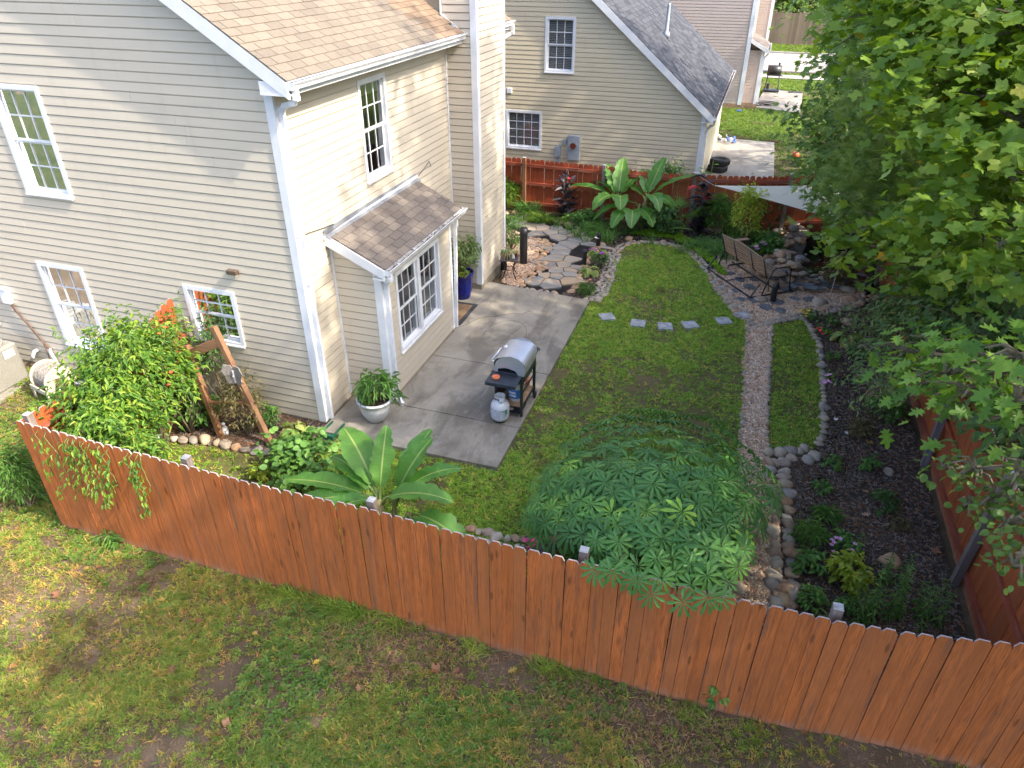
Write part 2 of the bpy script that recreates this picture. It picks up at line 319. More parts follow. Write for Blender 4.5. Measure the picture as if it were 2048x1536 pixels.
simple('chrome', (.7, .7, .72), .15, metal=1); simple('tank_white', (.62, .65, .70), .35, var=.1, nscale=12); simple('tank_label', (.40, .44, .50), .6, var=.3, nscale=35)
simple('label_white', (.75, .77, .8), .5, var=.02); simple('label_blue', (.03, .16, .42), .5, var=.1); simple('label_dark', (.05, .06, .09), .6); simple('label_green', (.05, .25, .12), .6)
simple('bucket_white', (.62, .60, .55), .5, var=.12); simple('orange_plastic', (.62, .17, .07), .45, var=.15); simple('terracotta', (.36, .14, .08), .8, var=.25, nscale=14)
simple('cobalt_glaze', (.006, .012, .16), .12, var=.5, nscale=10); simple('white_pot', (.60, .62, .66), .55, var=.12, nscale=60, bump=.9)
simple('potting_soil', (.035, .022, .015), .95, var=.4, nscale=40, bump=1); simple('mat_border', (.03, .032, .038), .9, nscale=70, var=.5, bump=1); simple('mat_coir', (.19, .12, .065), .95, nscale=12, var=.4, bump=1)
simple('table_top', (.07, .055, .06), .35, var=.45, nscale=10); simple('dark_iron', (.045, .028, .024), .55, var=.3)
simple('meter_grey', (.30, .34, .38), .4, var=.08); simple('ac_beige', (.25, .24, .21), .55, var=.08, nscale=4); simple('ac_dark', (.10, .095, .085), .6); simple('reel_brown', (.12, .065, .045), .6, var=.2); simple('reel_beige', (.48, .42, .33), .6, var=.15)
simple('hose_grey', (.22, .20, .18), .6, var=.5, nscale=60); simple('rubber', (.012, .012, .013), .7, var=.3, bump=.3, nscale=30); simple('rim_grey', (.3, .3, .3), .4)
simple('ball_orange', (.60, .10, .03), .5, var=.05); simple('toy_blue', (.05, .12, .35), .45, var=.3, nscale=20); simple('green_plastic', (.01, .10, .055), .45); simple('yellow_paint', (.62, .33, .04), .5, var=.05)
simple('birdhouse_roof', (.09, .08, .09), .6); simple('red_paint', (.5, .02, .02), .5); simple('rope', (.45, .42, .38), .8); simple('grey_butterfly', (.26, .23, .21), .8, var=.25, nscale=20, bump=.4)
simple('black_water', (.004, .006, .006), .04, spec=.6); simple('petal_red', (.55, .015, .02), .5); simple('petal_purple', (.30, .03, .32), .5); simple('petal_pink', (.62, .30, .52), .5); simple('petal_white', (.75, .72, .74), .5); simple('petal_yellow', (.75, .42, .02), .5); simple('petal_hotpink', (.65, .08, .20), .5)
simple('seal', (.30, .28, .24), .9); simple('bronze_lamp', (.10, .07, .05), .4); simple('lamp_glass', (.45, .42, .36), .25); simple('slab_edge_brown', (.28, .18, .11), .9, var=.3); simple('silver_hat', (.55, .52, .50), .6)
def sailm():
    m = NT('sail_cloth'); m.col((.82, .77, .65)); m.rough(.85); t = m.n('ShaderNodeBsdfTranslucent'); t.inputs[0].default_value = (.62, .56, .45, 1)
    n = m.noise(m.map(m.pos(), (30, 30, 30)), 3, 2); m.bump(n.outputs[0], .1, .002)
    mx = m.n('ShaderNodeMixShader'); mx.inputs[0].default_value = .35; m.l(m.b, 0, mx, 1); m.l(t, 0, mx, 2); m.l(mx, 0, m.out, 0)
sailm()

# ------------------------------------------------------------------ objects
WL = {}
def wl(o): return WL.get(o.name, Vector((0, 0, 0)))
def tag(o, label=None, cat=None, group=None, kind=None):
    if label: o['label'] = label
    if cat: o['category'] = cat
    if group: o['group'] = group
    if kind: o['kind'] = kind
    return o
def thing(name, label, cat, loc=(0, 0, 0), group=None, rz=0):
    o = bpy.data.objects.new(name, None); COL.objects.link(o); o.location = loc; o.rotation_euler = (0, 0, rz)
    o.empty_display_size = .1
    WL[o.name] = Vector(loc); return tag(o, label, cat, group)
def put(name, me, parent=None, loc=(0, 0, 0), rot=(0, 0, 0), scale=(1, 1, 1), mat=None, local=False):
    o = bpy.data.objects.new(name, me); COL.objects.link(o)
    loc = Vector(loc)
    if parent is not None:
        o.parent = parent
        if not local: o.location = loc - wl(parent); WL[o.name] = loc
        else: o.location = loc; WL[o.name] = loc + wl(parent)
    else: o.location = loc; WL[o.name] = loc
    o.rotation_euler = rot
    o.scale = (scale,)*3 if isinstance(scale, (int, float)) else scale
    return o
class MB:
    def __init__(s): s.v = []; s.f = []; s.m = []; s.uv = None
    def add(s, V, F, mi=0):
        b = len(s.v); s.v += [tuple(p) for p in V]; s.f += [tuple(i+b for i in f) for f in F]; s.m += [mi]*len(F); return s
    def box(s, x0, x1, y0, y1, z0, z1, mi=0):
        return s.hexa([(x0, y0, z0), (x1, y0, z0), (x1, y1, z0), (x0, y1, z0), (x0, y0, z1), (x1, y0, z1), (x1, y1, z1), (x0, y1, z1)], mi)
    def hexa(s, P, mi=0): return s.add(P, [(3, 2, 1, 0), (4, 5, 6, 7), (0, 1, 5, 4), (1, 2, 6, 5), (2, 3, 7, 6), (3, 0, 4, 7)], mi)
    def bar(s, a, b, w, h, up=(0, 0, 1), mi=0):
        a = Vector(a); b = Vector(b); d = (b-a).normalized(); u = Vector(up)
        if abs(d.dot(u)) > .95: u = Vector((0, 1, 0))
        r = d.cross(u).normalized()*w/2; q = r.cross(d).normalized()*h/2
        return s.hexa([a-r-q, a+r-q, a+r+q, a-r+q, b-r-q, b+r-q, b+r+q, b-r+q], mi)
    def tube(s, pts, rad, n=8, cap=True, mi=0):
        pts = [Vector(p) for p in pts]; R = rad if isinstance(rad, (list, tuple)) else [rad]*len(pts)
        rings = []; pr = None
        for i, p in enumerate(pts):
            d = (pts[min(i+1, len(pts)-1)]-pts[max(i-1, 0)])
            d = d.normalized() if d.length > 1e-9 else Vector((0, 0, 1))
            if pr is None: pr = d.orthogonal().normalized()
            pr = (pr - d*pr.dot(d)); pr = pr.normalized() if pr.length > 1e-6 else d.orthogonal().normalized()
            q = d.cross(pr)
            rings.append([p+(pr*math.cos(2*math.pi*k/n)+q*math.sin(2*math.pi*k/n))*R[i] for k in range(n)])
        V = [v for r in rings for v in r]; F = []
        for i in range(len(rings)-1):
            for k in range(n): a = i*n+k; b = i*n+(k+1) % n; F.append((a, b, b+n, a+n))
        if cap: F.append(tuple(range(n))[::-1]); F.append(tuple(len(V)-n+k for k in range(n)))
        return s.add(V, F, mi)
    def lathe(s, prof, c=(0, 0, 0), n=20, mi=0):
        V = []; F = []
        for r, z in prof:
            for k in range(n): a = 2*math.pi*k/n; V.append((c[0]+r*math.cos(a), c[1]+r*math.sin(a), c[2]+z))
        for i in range(len(prof)-1):
            for k in range(n): a = i*n+k; b = i*n+(k+1) % n; F.append((a, b, b+n, a+n))
        if prof[0][0] > 1e-4: F.append(tuple(range(n))[::-1])
        if prof[-1][0] > 1e-4: F.append(tuple(len(V)-n+k for k in range(n)))
        return s.add(V, F, mi)
    def prism(s, poly, z0, z1, mi=0):
        n = len(poly); V = [(x, y, z0) for x, y in poly]+[(x, y, z1) for x, y in poly]
        F = [tuple(range(n))[::-1], tuple(range(n, 2*n))]+[(i, (i+1) % n, (i+1) % n+n, i+n) for i in range(n)]
        return s.add(V, F, mi)
    def mesh(s, name, mats, smooth=False):
        me = bpy.data.meshes.new(name); me.from_pydata(s.v, [], s.f)
        for m in ([mats] if isinstance(mats, str) else mats): me.materials.append(MATS[m])
        if any(s.m): me.polygons.foreach_set('material_index', s.m)
        if smooth: me.polygons.foreach_set('use_smooth', [True]*len(me.polygons))
        me.update(); return me
    def build(s, name, mats, parent=None, local=False, smooth=False, kind=None, bevel=0):
        me = s.mesh(name, mats, smooth)
        if parent is not None and not local:      # vertices are in world coordinates
            o = put(name, me, parent, (0, 0, 0)) 
        else: o = put(name, me, parent, (0, 0, 0), local=local)
        if bevel:
            b = o.modifiers.new('bevel', 'BEVEL'); b.width = bevel; b.segments = 2; b.limit_method = 'ANGLE'
        if kind: o['kind'] = kind
        return o
def mesh_np(name, V, loops, starts, totals, mat, attrs=None, smooth=False):
    me = bpy.data.meshes.new(name); me.vertices.add(len(V)); me.vertices.foreach_set('co', V.astype(np.float32).ravel())
    me.loops.add(len(loops)); me.loops.foreach_set('vertex_index', loops.astype(np.int32)); me.polygons.add(len(starts))
    me.polygons.foreach_set('loop_start', starts.astype(np.int32)); me.polygons.foreach_set('loop_total', totals.astype(np.int32))
    if smooth: me.polygons.foreach_set('use_smooth', np.ones(len(starts), bool))
    for k, (dom, dat) in (attrs or {}).items():
        a = me.attributes.new(k, 'FLOAT', dom); a.data.foreach_set('value', dat.astype(np.float32))
    me.materials.append(MATS[mat]); me.update(calc_edges=True); return me
def vnoise(x, y, s, seed=0):     # smooth value noise 0..1
    r = np.random.default_rng(seed); T = r.random((64, 64)); x = np.asarray(x)*s+100; y = np.asarray(y)*s+100
    xi = np.floor(x).astype(int); yi = np.floor(y).astype(int); fx = x-xi; fy = y-yi; fx = fx*fx*(3-2*fx); fy = fy*fy*(3-2*fy)
    g = lambda i, j: T[i % 64, j % 64]
    return (g(xi, yi)*(1-fx)+g(xi+1, yi)*fx)*(1-fy)+(g(xi, yi+1)*(1-fx)+g(xi+1, yi+1)*fx)*fy
def fbm(x, y, s, seed=0): return (vnoise(x, y, s, seed)*.55+vnoise(x, y, s*2.3, seed+1)*.28+vnoise(x, y, s*5.1, seed+2)*.17)
def inpoly(x, y, poly):
    x = np.asarray(x); y = np.asarray(y); c = np.zeros(x.shape, bool); n = len(poly)
    for i in range(n):
        x0, y0 = poly[i]; x1, y1 = poly[(i+1) % n]
        k = ((y0 > y) != (y1 > y)) & (x < (x1-x0)*(y-y0)/(y1-y0+1e-12)+x0); c ^= k
    return c

# geometry-node scatter (only for foliage, grass, gravel and chips nobody could count)
_ng = {}
def scatter_group(tmpl_objs):
    key = tuple(o.name for o in tmpl_objs)
    if key in _ng: return _ng[key]
    ng = bpy.data.node_groups.new('scatter', 'GeometryNodeTree')
    ng.interface.new_socket('Geometry', in_out='INPUT', socket_type='NodeSocketGeometry'); ng.interface.new_socket('Geometry', in_out='OUTPUT', socket_type='NodeSocketGeometry')
    N = ng.nodes; L = ng.links; gi = N.new('NodeGroupInput'); go = N.new('NodeGroupOutput')
    j = N.new('GeometryNodeGeometryToInstance')
    for o in tmpl_objs:
        oi = N.new('GeometryNodeObjectInfo'); oi.inputs['Object'].default_value = o; L.new(oi.outputs['Geometry'], j.inputs[0])
    def at(nm, t):
        a = N.new('GeometryNodeInputNamedAttribute'); a.data_type = t; a.inputs[0].default_value = nm; return a.outputs[0]
    ip = N.new('GeometryNodeInstanceOnPoints'); L.new(gi.outputs[0], ip.inputs['Points']); L.new(j.outputs[0], ip.inputs['Instance'])
    ip.inputs['Pick Instance'].default_value = True
    L.new(at('pick', 'INT'), ip.inputs['Instance Index']); L.new(at('scl', 'FLOAT_VECTOR'), ip.inputs['Scale'])
    er = N.new('FunctionNodeEulerToRotation'); L.new(at('eul', 'FLOAT_VECTOR'), er.inputs[0]); L.new(er.outputs[0], ip.inputs['Rotation'])
    L.new(ip.outputs[0], go.inputs[0]); _ng[key] = ng; return ng
def scatter(name, P, E_, S, tmpl, parent=None, kind='stuff'):
    P = np.asarray(P, np.float32); n = len(P); me = bpy.data.meshes.new(name); me.vertices.add(n); me.vertices.foreach_set('co', P.ravel())
    S = np.asarray(S, np.float32); S = np.repeat(S[:, None], 3, 1) if S.ndim == 1 else S
    a = me.attributes.new('eul', 'FLOAT_VECTOR', 'POINT'); a.data.foreach_set('vector', np.asarray(E_, np.float32).ravel())
    a = me.attributes.new('scl', 'FLOAT_VECTOR', 'POINT'); a.data.foreach_set('vector', S.ravel())
    a = me.attributes.new('pick', 'INT', 'POINT'); a.data.foreach_set('value', rng.integers(0, len(tmpl), n).astype(np.int32))
    me.update(); o = put(name, me, parent, (0, 0, 0)); md = o.modifiers.new('scatter', 'NODES'); md.node_group = scatter_group(tmpl)
    if kind: o['kind'] = kind
    return o
TM = {}
def template(name, meshes):      # source meshes, never linked into the scene
    TM[name] = [bpy.data.objects.new(name+'_source', m) for m in meshes]; return TM[name]

# ------------------------------------------------------------------ leaf meshes (unit long, along +y, facing +z)
def fan_leaf(name, outline, mat, cup=.10, droop=.15):
    V = [(0, .42, .0)]; pts = outline + [(-x, y) for x, y in reversed(outline) if x > 1e-6]
    for x, y in pts: V.append((x, y, cup*abs(x)-droop*y*y))
    V[0] = (0, .42, -droop*.17-.02); n = len(pts)
    m = MB(); m.add(V, [(0, i+1, (i+1) % n+1) for i in range(n)]); return m.mesh(name, mat)
TULIP = [(0, 0), (.10, .04), (.40, .06), (.56, .26), (.34, .40), (.36, .56), (.54, .66), (.40, .96), (.16, .84), (0, .88)]
OAK = [(0, 0), (.05, .12), (.26, .12), (.12, .27), (.42, .36), (.15, .48), (.40, .68), (.12, .72), (.12, .90), (0, 1)]
def lens_leaf(name, mat, w=.3, fold=.12, droop=.2):
    m = MB(); z = lambda y: -droop*y*y
    m.add([(0, 0, 0), (-w*.8, .35, fold+z(.35)), (0, .4, z(.4)), (w*.8, .35, fold+z(.35)), (-w*.55, .72, fold*.6+z(.72)), (w*.55, .72, fold*.6+z(.72)), (0, 1, z(1))],
          [(0, 2, 1), (0, 3, 2), (1, 2, 4), (2, 3, 5), (2, 6, 4), (2, 5, 6)]); return m.mesh(name, mat)
def round_leaf(name, mat): return fan_leaf(name, [(0, 0), (.25, .08), (.42, .35), (.36, .68), (.15, .92), (0, 1)], mat, .08, .12)
def palmate_mesh(name, mat, k=10, r=random.Random(1), lw=.10):
    m = MB()
    for i in range(k):
        a = (i-(k-1)/2)/(k-1)*math.radians(290); L = (.78+.22*math.cos(a*.6))*r.uniform(.92, 1.05); ca, sa = math.sin(a), math.cos(a); dr = r.uniform(.25, .4)
        def P(u, v, h): return (ca*u+sa*v, sa*u-ca*v, h-dr*u*u)
        m.add([P(.04, 0, 0), P(.45*L, -lw*.75, .02), P(.45*L, lw*.75, .02), P(.45*L, 0, 0), P(.78*L, -lw, .015), P(.78*L, lw, .015), P(.78*L, 0, -.01), P(L, 0, 0)],
              [(0, 3, 1), (0, 2, 3), (1, 3, 6, 4), (3, 2, 5, 6), (4, 6, 7), (6, 5, 7)])
    return m.mesh(name, mat)
def tuft(name, mat, n, h, spread, w, r, bend=.5):
    m = MB()
    for i in range(n):
        a = r.uniform(0, 6.283); L = h*r.uniform(.55, 1.15); sp = spread*r.uniform(.2, 1); bx, by = (r.uniform(-.3, .3)*spread, r.uniform(-.3, .3)*spread)
        dx, dy = math.cos(a), math.sin(a); px, py = -dy*w/2, dx*w/2
        P = lambda t, k: (bx+dx*sp*t*t*(1+bend)+px*k, by+dy*sp*t*t*(1+bend)+py*k, L*(t-bend*.45*t*t*t))
        m.add([P(0, -1), P(0, 1), P(.5, .9), P(.5, -.9), P(1, 0)], [(0, 1, 2, 3), (3, 2, 4)])
    return m.mesh(name, mat)
def rosette(name, mat, n, r0, w, r, lift=.5):
    m = MB()
    for i in range(n):
        a = 6.283*i/n+r.uniform(-.4, .4); L = r0*r.uniform(.6, 1.1); e = r.uniform(.1, lift); dx, dy = math.cos(a), math.sin(a); px, py = -dy*w, dx*w
        b = r.uniform(0, .35)*r0
        P = lambda t, k: (dx*(b+L*t)+px*k, dy*(b+L*t)+py*k, L*e*t*(1.3-t)+.15*r0)
        m.add([P(0, 0), P(.5, -1), P(1, 0), P(.5, 1)], [(0, 1, 2, 3)])
    return m.mesh(name, mat)
def needle_burst(name, mat, n=46, r=random.Random(3)):
    m = MB()
    for i in range(n):
        t = r.uniform(0, .5); a = r.uniform(0, 6.283); e = r.uniform(.2, 1.1); L = r.uniform(.42, .6)
        d = Vector((math.cos(a)*math.cos(e)*1.0, math.sin(e)*.9+.25, math.sin(a)*math.cos(e))).normalized(); s = d.orthogonal().normalized()*.013
        b = Vector((0, t, 0)); m.add([b-s, b+s, b+d*L], [(0, 1, 2)])
    return m.mesh(name, mat)
r1 = random.Random(11)
for nm, mat in (('tulip', 'leaf_tulip'),): template(nm, [fan_leaf(nm, TULIP, mat, c, d) for c, d in ((.12, .15), (-.05, .3), (.25, .1))])
for nm, mat in (('oak', 'leaf_oak'), ('oak_near', 'leaf_oak_near')): template(nm, [fan_leaf(nm, OAK, mat, c, d) for c, d in ((.12, .15), (-.1, .35), (.2, .05))])
for nm, mat, w in (('bluegreen', 'leaf_bluegreen', .32), ('dark', 'leaf_dark', .34), ('garden', 'leaf_garden', .30), ('lime', 'leaf_lime', .32), ('vine', 'leaf_vine', .22), ('narrow', 'leaf_garden', .13), ('brownish', 'leaf_brown', .22), ('hostalf', 'leaf_hosta', .42), ('spiky', 'leaf_garden', .08), ('canna', 'leaf_canna_dark', .26)):
    template(nm, [lens_leaf(nm, mat, w, f, d) for f, d in ((.1, .15), (.04, .35), (.2, .5))])
template('roundlf', [round_leaf('roundlf', 'leaf_oak'), fan_leaf('roundlf', [(0, 0), (.22, .05), (.36, .35), (.30, .66), (.10, .9), (0, 1)], 'leaf_oak', .3, .3)]); template('roundgreen', [round_leaf('roundgreen', 'leaf_garden')])
template('needles', [needle_burst('needles', 'needle'), needle_burst('needles', 'needle', 40, random.Random(5))])
template('palmate', [palmate_mesh('palmate', 'leaf_palmate', k, random.Random(k)) for k in (9, 10, 11)])
template('grass_outer', [tuft('grass', 'grass_outer', 7, .065, .055, .0085, r1), tuft('grass', 'grass_outer', 6, .045, .06, .007, r1, .8), rosette('grass', 'grass_outer', 6, .045, .008, r1), rosette('grass', 'grass_outer', 8, .035, .010, r1, .9)])
template('clover', [rosette('clover', 'clover', 8, .045, .016, r1), rosette('clover', 'clover', 7, .05, .014, r1, .8)])
template('grass_lush', [tuft('grass', 'grass_lush', 8, .06, .055, .007, r1), rosette('grass', 'grass_lush', 8, .045, .009, r1, .9)])
template('grass_inner', [tuft('grass', 'grass_inner', 7, .055, .06, .012, r1), tuft('grass', 'grass_inner', 7, .038, .06, .009, r1, .8), rosette('grass', 'grass_inner', 7, .045, .009, r1, .8)])
template('grass_far', [tuft('grass', 'grass_far', 6, .08, .10, .02, r1), tuft('grass', 'grass_far', 6, .07, .12, .022, r1, .8)])
template('tall', [tuft('grass', 'grass_lush', 14, .32, .22, .014, r1, .9), tuft('grass', 'grass_lush', 12, .26, .26, .013, r1, 1.1)])
template('sedum', [rosette('sedum', 'leaf_sedum', 9, .035, .010, r1, 1.2)])
template('reedy', [tuft('reedy', 'leaf_garden', 16, .45, .3, .018, r1, .9)])
template('liriope', [tuft('liriope', 'leaf_vine', 18, .32, .30, .016, r1, 1.0)])
def chip(name, mat, a, b): m = MB(); m.hexa([(-a, -b, 0), (a, -b*.6, 0), (a*.8, b, 0), (-a, b*.7, 0), (-a, -b, .006), (a, -b*.6, .01), (a*.8, b, .006), (-a, b*.7, .008)]); return m.mesh(name, mat)
simple('chip_dark', (.085, .065, .05), .9, var=.6, nscale=15); simple('chip_grey', (.24, .21, .19), .9, var=.4, nscale=15); simple('chip_brown', (.22, .115, .06), .9, var=.4, nscale=15)
template('chips', [chip('chip', 'chip_dark', .03, .008), chip('chip', 'chip_dark', .022, .01), chip('chip', 'chip_grey', .032, .005), chip('chip', 'chip_brown', .025, .008), chip('chip', 'chip_dark', .04, .006)])
simple('straw_tan', (.30, .19, .10), .9, var=.4, nscale=15)
template('straw', [chip('straw', 'chip_brown', .035, .0022), chip('straw', 'straw_tan', .035, .002), tuft('straw', 'straw_tan', 6, .04, .06, .005, r1)])
def stone_mesh(name, mat, seed, sub=2, sq=.62):
    r = random.Random(seed); bm = bmesh.new(); bmesh.ops.create_icosphere(bm, subdivisions=sub, radius=1)
    ks = [(Vector((r.gauss(0, 1), r.gauss(0, 1), r.gauss(0, 1))).normalized(), r.uniform(.55, .9)) for _ in range(6)]
    off = Vector((seed*1.7, seed*.3, 0))
    for v in bm.verts:
        v.co += v.co.normalized()*mnoise.noise(v.co*1.6+off)*.22
        for d, c in ks:
            q = v.co.dot(d)
            if q > c: v.co -= d*(q-c)*.88
        v.co.z *= sq; v.co *= r.uniform(.96, 1.04)
    me = bpy.data.meshes.new(name); bm.to_mesh(me); bm.free(); me.materials.append(MATS[mat])
    me.polygons.foreach_set('use_smooth', [True]*len(me.polygons)); return me
ST = {m: [stone_mesh('stone', m, 31*i+7) for i in range(7)] for m in ('cobble', 'cobble_pale', 'sandstone', 'pond_rock')}
template('pebbles', [stone_mesh('pebble', 'pebble', i, 1, .7) for i in range(4)])
def xy(pts): return [tuple(G(*p)[:2]) for p in pts]
# ================================================================== THE SETTING
def sheet(name, poly, z, mat, res=None, kind='structure', parent=None, thick=0):
    """flat ground area following H(x, y) a few millimetres up"""
    bm = bmesh.new(); vs = [bm.verts.new((x, y, 0)) for x, y in poly]; f = bm.faces.new(vs)
    bmesh.ops.triangulate(bm, faces=[f])
    for _ in range(res or 0):
        long = [e for e in bm.edges if e.calc_length() > .8]
        if not long: break
        bmesh.ops.subdivide_edges(bm, edges=long, cuts=1)
        bmesh.ops.triangulate(bm, faces=bm.faces[:])
    for v in bm.verts: v.co.z = H(v.co.x, v.co.y)+z
    bmesh.ops.recalc_face_normals(bm, faces=bm.faces[:])
    me = bpy.data.meshes.new(name); bm.to_mesh(me); bm.free(); me.materials.append(MATS[mat])
    if me.polygons and sum(p.normal.z for p in me.polygons) < 0: me.flip_normals()
    o = put(name, me, parent); o['kind'] = kind; return o
def grid_sheet(name, xs, ys, mat, zf):
    V = [(x, y, zf(x, y)) for y in ys for x in xs]; n = len(xs)
    F = [(j*n+i, j*n+i+1, (j+1)*n+i+1, (j+1)*n+i) for j in range(len(ys)-1) for i in range(n-1)]
    m = MB(); m.add(V, F); o = m.build(name, mat); o['kind'] = 'structure'; return o
fine_x = [-90, -50, -30, -20]+[-15+i*.6 for i in range(42)]+[12, 16, 22, 30, 50, 90]
fine_y = [-40, -20, -8]+[-2+i*.5 for i in range(44)]+[22, 25, 30, 36, 42, 50, 60, 80, 120, 220]
ybase = lambda x, y: H(x, y)-.03+(-.0 if y < 5.05 else 0)
grid_sheet('ground', fine_x, fine_y, 'lawn_soil', ybase)

FY = 5.08          # line of the front fence
path_poly = xy([(1497, 648), (1493, 700), (1491, 760), (1484, 850), (1476, 950), (1455, 1080), (1442, 1150), (1430, 1225), (1572, 1240), (1560, 1080), (1543, 960), (1536, 900), (1534, 800), (1541, 700), (1545, 648)])
pad_poly = xy([(1425, 545), (1448, 590), (1470, 618), (1497, 650), (1545, 650), (1600, 634), (1650, 622), (1718, 612), (1745, 560), (1700, 520), (1600, 545), (1500, 520), (1440, 500)])
strip_poly = xy([(1548, 652), (1580, 640), (1605, 636), (1625, 665), (1640, 700), (1645, 760), (1647, 830), (1645, 870), (1628, 895), (1600, 908), (1540, 905), (1538, 800), (1543, 700)])
oval = [(1180, 600), (1205, 585), (1215, 560), (1225, 525), (1238, 500), (1262, 488), (1300, 485), (1345, 492), (1385, 508), (1412, 535), (1440, 575), (1465, 612), (1494, 645)]
lawn_poly = [(-2.86, 7.9), (-2.86, 14.0)]+[tuple(GH(*p)[:2]) for p in oval]+path_poly[1:6]+[(1.0, 6.3), (.2, 6.25), (-1.6, 6.2), (-1.9, 5.2), (-6.9, 5.2), (-8.25, 5.2), (-8.25, 6.3)]+[tuple(GH(*p)[:2]) for p in ((340, 885), (440, 895), (520, 915), (560, 905), (640, 895))]+[(-5.5, 7.9)]
bed_poly = path_poly[7:8]*0+[tuple(GH(*p)[:2]) for p in [(1572, 1240), (1562, 1080), (1545, 960), (1543, 925), (1600, 912), (1632, 898), (1650, 870), (1650, 760), (1643, 700), (1626, 655), (1608, 630), (1660, 618), (1740, 600), (1760, 570)]]+[(3.32, 19), (3.32, 5.12), (.9, 5.12)]
back_poly = [(-6.5, 17.0), (-6.5, 19.7), (3.3, 19.9), (3.3, 16.5)]+[tuple(G(*p)[:2]) for p in [(1740, 560), (1640, 540), (1500, 525), (1440, 560), (1412, 533), (1385, 506), (1345, 489), (1300, 482), (1262, 485), (1235, 492), (1200, 470), (1120, 440)]]
small_poly = [tuple(G(*p)[:2]) for p in [(1120, 592), (1178, 603), (1206, 585), (1215, 560), (1225, 525), (1238, 498), (1190, 470), (1170, 520), (1160, 560)]]
leftbed_poly = [tuple(GH(*p)[:2]) for p in [(330, 870), (400, 885), (470, 905), (540, 905), (600, 888), (665, 880)]]+[(-5.75, 8.15), (-5.98, 8.3), (-8.3, 8.3)]
frontbed_poly = [(-2.7, 5.12), (-2.35, 6.05), (-1.6, 6.25), (.1, 6.45), (1.0, 6.3), (1.25, 5.12)]
sheet('lawn', lawn_poly, -.012, 'inner_soil', 4)
sheet('lawn', [(-40, -35), (14, -35), (14, 1.45), (-40, 1.45)], -.012, 'reflection_lawn', 1)  # unseen green sheet behind the camera, added for the window reflections
sheet('lawn', strip_poly, -.006, 'inner_soil', 4)
sheet('path', path_poly, -.004, 'gravel_bed', 4)
sheet('gravel_pad', pad_poly, -.008, 'gravel_bed', 4)
sheet('mulch_bed', bed_poly, -.015, 'mulch_soil', 4)
sheet('garden_bed', back_poly, -.02, 'black_mulch', 4)
sheet('mulch_bed', small_poly, -.002, 'black_mulch', 2)
sheet('garden_bed', leftbed_poly, -.005, 'mulch_soil', 3)
sheet('garden_bed', frontbed_poly, -.001, 'mulch_soil', 3)
sheet('woodland_floor', [(3.5, 4.5), (3.5, 20), (6, 26), (9, 60), (60, 60), (60, -10), (12, -6), (7, 0)], -.01, 'forest_floor', 4)
grid_sheet('road', [-40, -20, 0, 3, 6, 12, 25, 45], [50.6, 54, 58, 59.9], 'road_asphalt', lambda x, y: .02)
grid_sheet('sidewalk', [-40, -10, 0, 5, 12, 40], [47.9, 49.3], 'pale_concrete', lambda x, y: .05)
kb = MB(); kb.box(-40, 45, 50.3, 50.6, -.05, .12); kb.box(-40, 45, 59.9, 60.2, -.05, .12); tag(kb.build('kerb', 'pale_concrete'), kind='structure')
# grey footpath slab left of the yard under the condenser
# patio: four poured slabs
pt = thing('patio', 'stained grey concrete patio slabs with dark joints beside the house', 'patio', (-4.2, 11, 0)); del pt['category']; pt['kind'] = 'structure'
def slab(poly, z1=.05): m = MB(); m.prism(poly, -.12, z1); return m.build('slab', 'patio_concrete', pt, bevel=.008)
slab([(-5.9, 7.93), (-2.84, 7.93), (-2.84, 9.02), (-5.9, 9.02)]); slab([(-5.9, 9.035), (-2.84, 9.035), (-2.84, 10.80), (-5.9, 10.80)])
slab([(-5.9, 10.815), (-2.84, 10.815), (-2.845, 14.19), (-5.3, 14.43), (-5.9, 14.43)])
# the long hairline crack and the ring crack, cut as thin dark grooves filled with dirt
simple('crack_dirt', (.035, .032, .028), .95)
m = MB(); r2 = random.Random(4)
cr = [(905, 657), (925, 652), (950, 640), (968, 634), (985, 633), (1005, 629), (1025, 626), (1045, 628), (1062, 622)]
for a, b in zip(cr, cr[1:]):
    A = G(*a, .0515); B = G(*b, .0515); M_ = (A+B)/2+Vector((r2.uniform(-.015, .015), r2.uniform(-.03, .03), 0))
    m.bar(A, M_, .012, .001); m.bar(M_, B, .010, .001)
m.build('crack', 'crack_dirt', pt)
m = MB(); prev = None
for k in range(22):
    a = -.5+k*.19; p = G(1010, 668, .0515)+Vector((math.cos(a)*.42, math.sin(a)*.62, 0))
    if prev: m.bar(prev, p, .006, .001)
    prev = p
m.build('crack', 'crack_dirt', pt)
for nm, P in (('neighbour_patio', [(-1.36, 25.0), (.92, 25.0), (.90, 28.3), (.87, 30.95), (-1.36, 31.1)]), ('far_patio', [(-.15, 38.3), (1.95, 37.5), (2.15, 43), (.2, 43.8)])):
    m = MB(); m.prism(P, -.1, .06); tag(m.build(nm, 'pale_concrete', bevel=.01), kind='structure')
m = MB(); m.bar((-1.3, 28.0, .061), (.9, 28.0, .061), .02, .002); tag(m.build('patio_joint', 'crack_dirt'), kind='structure')

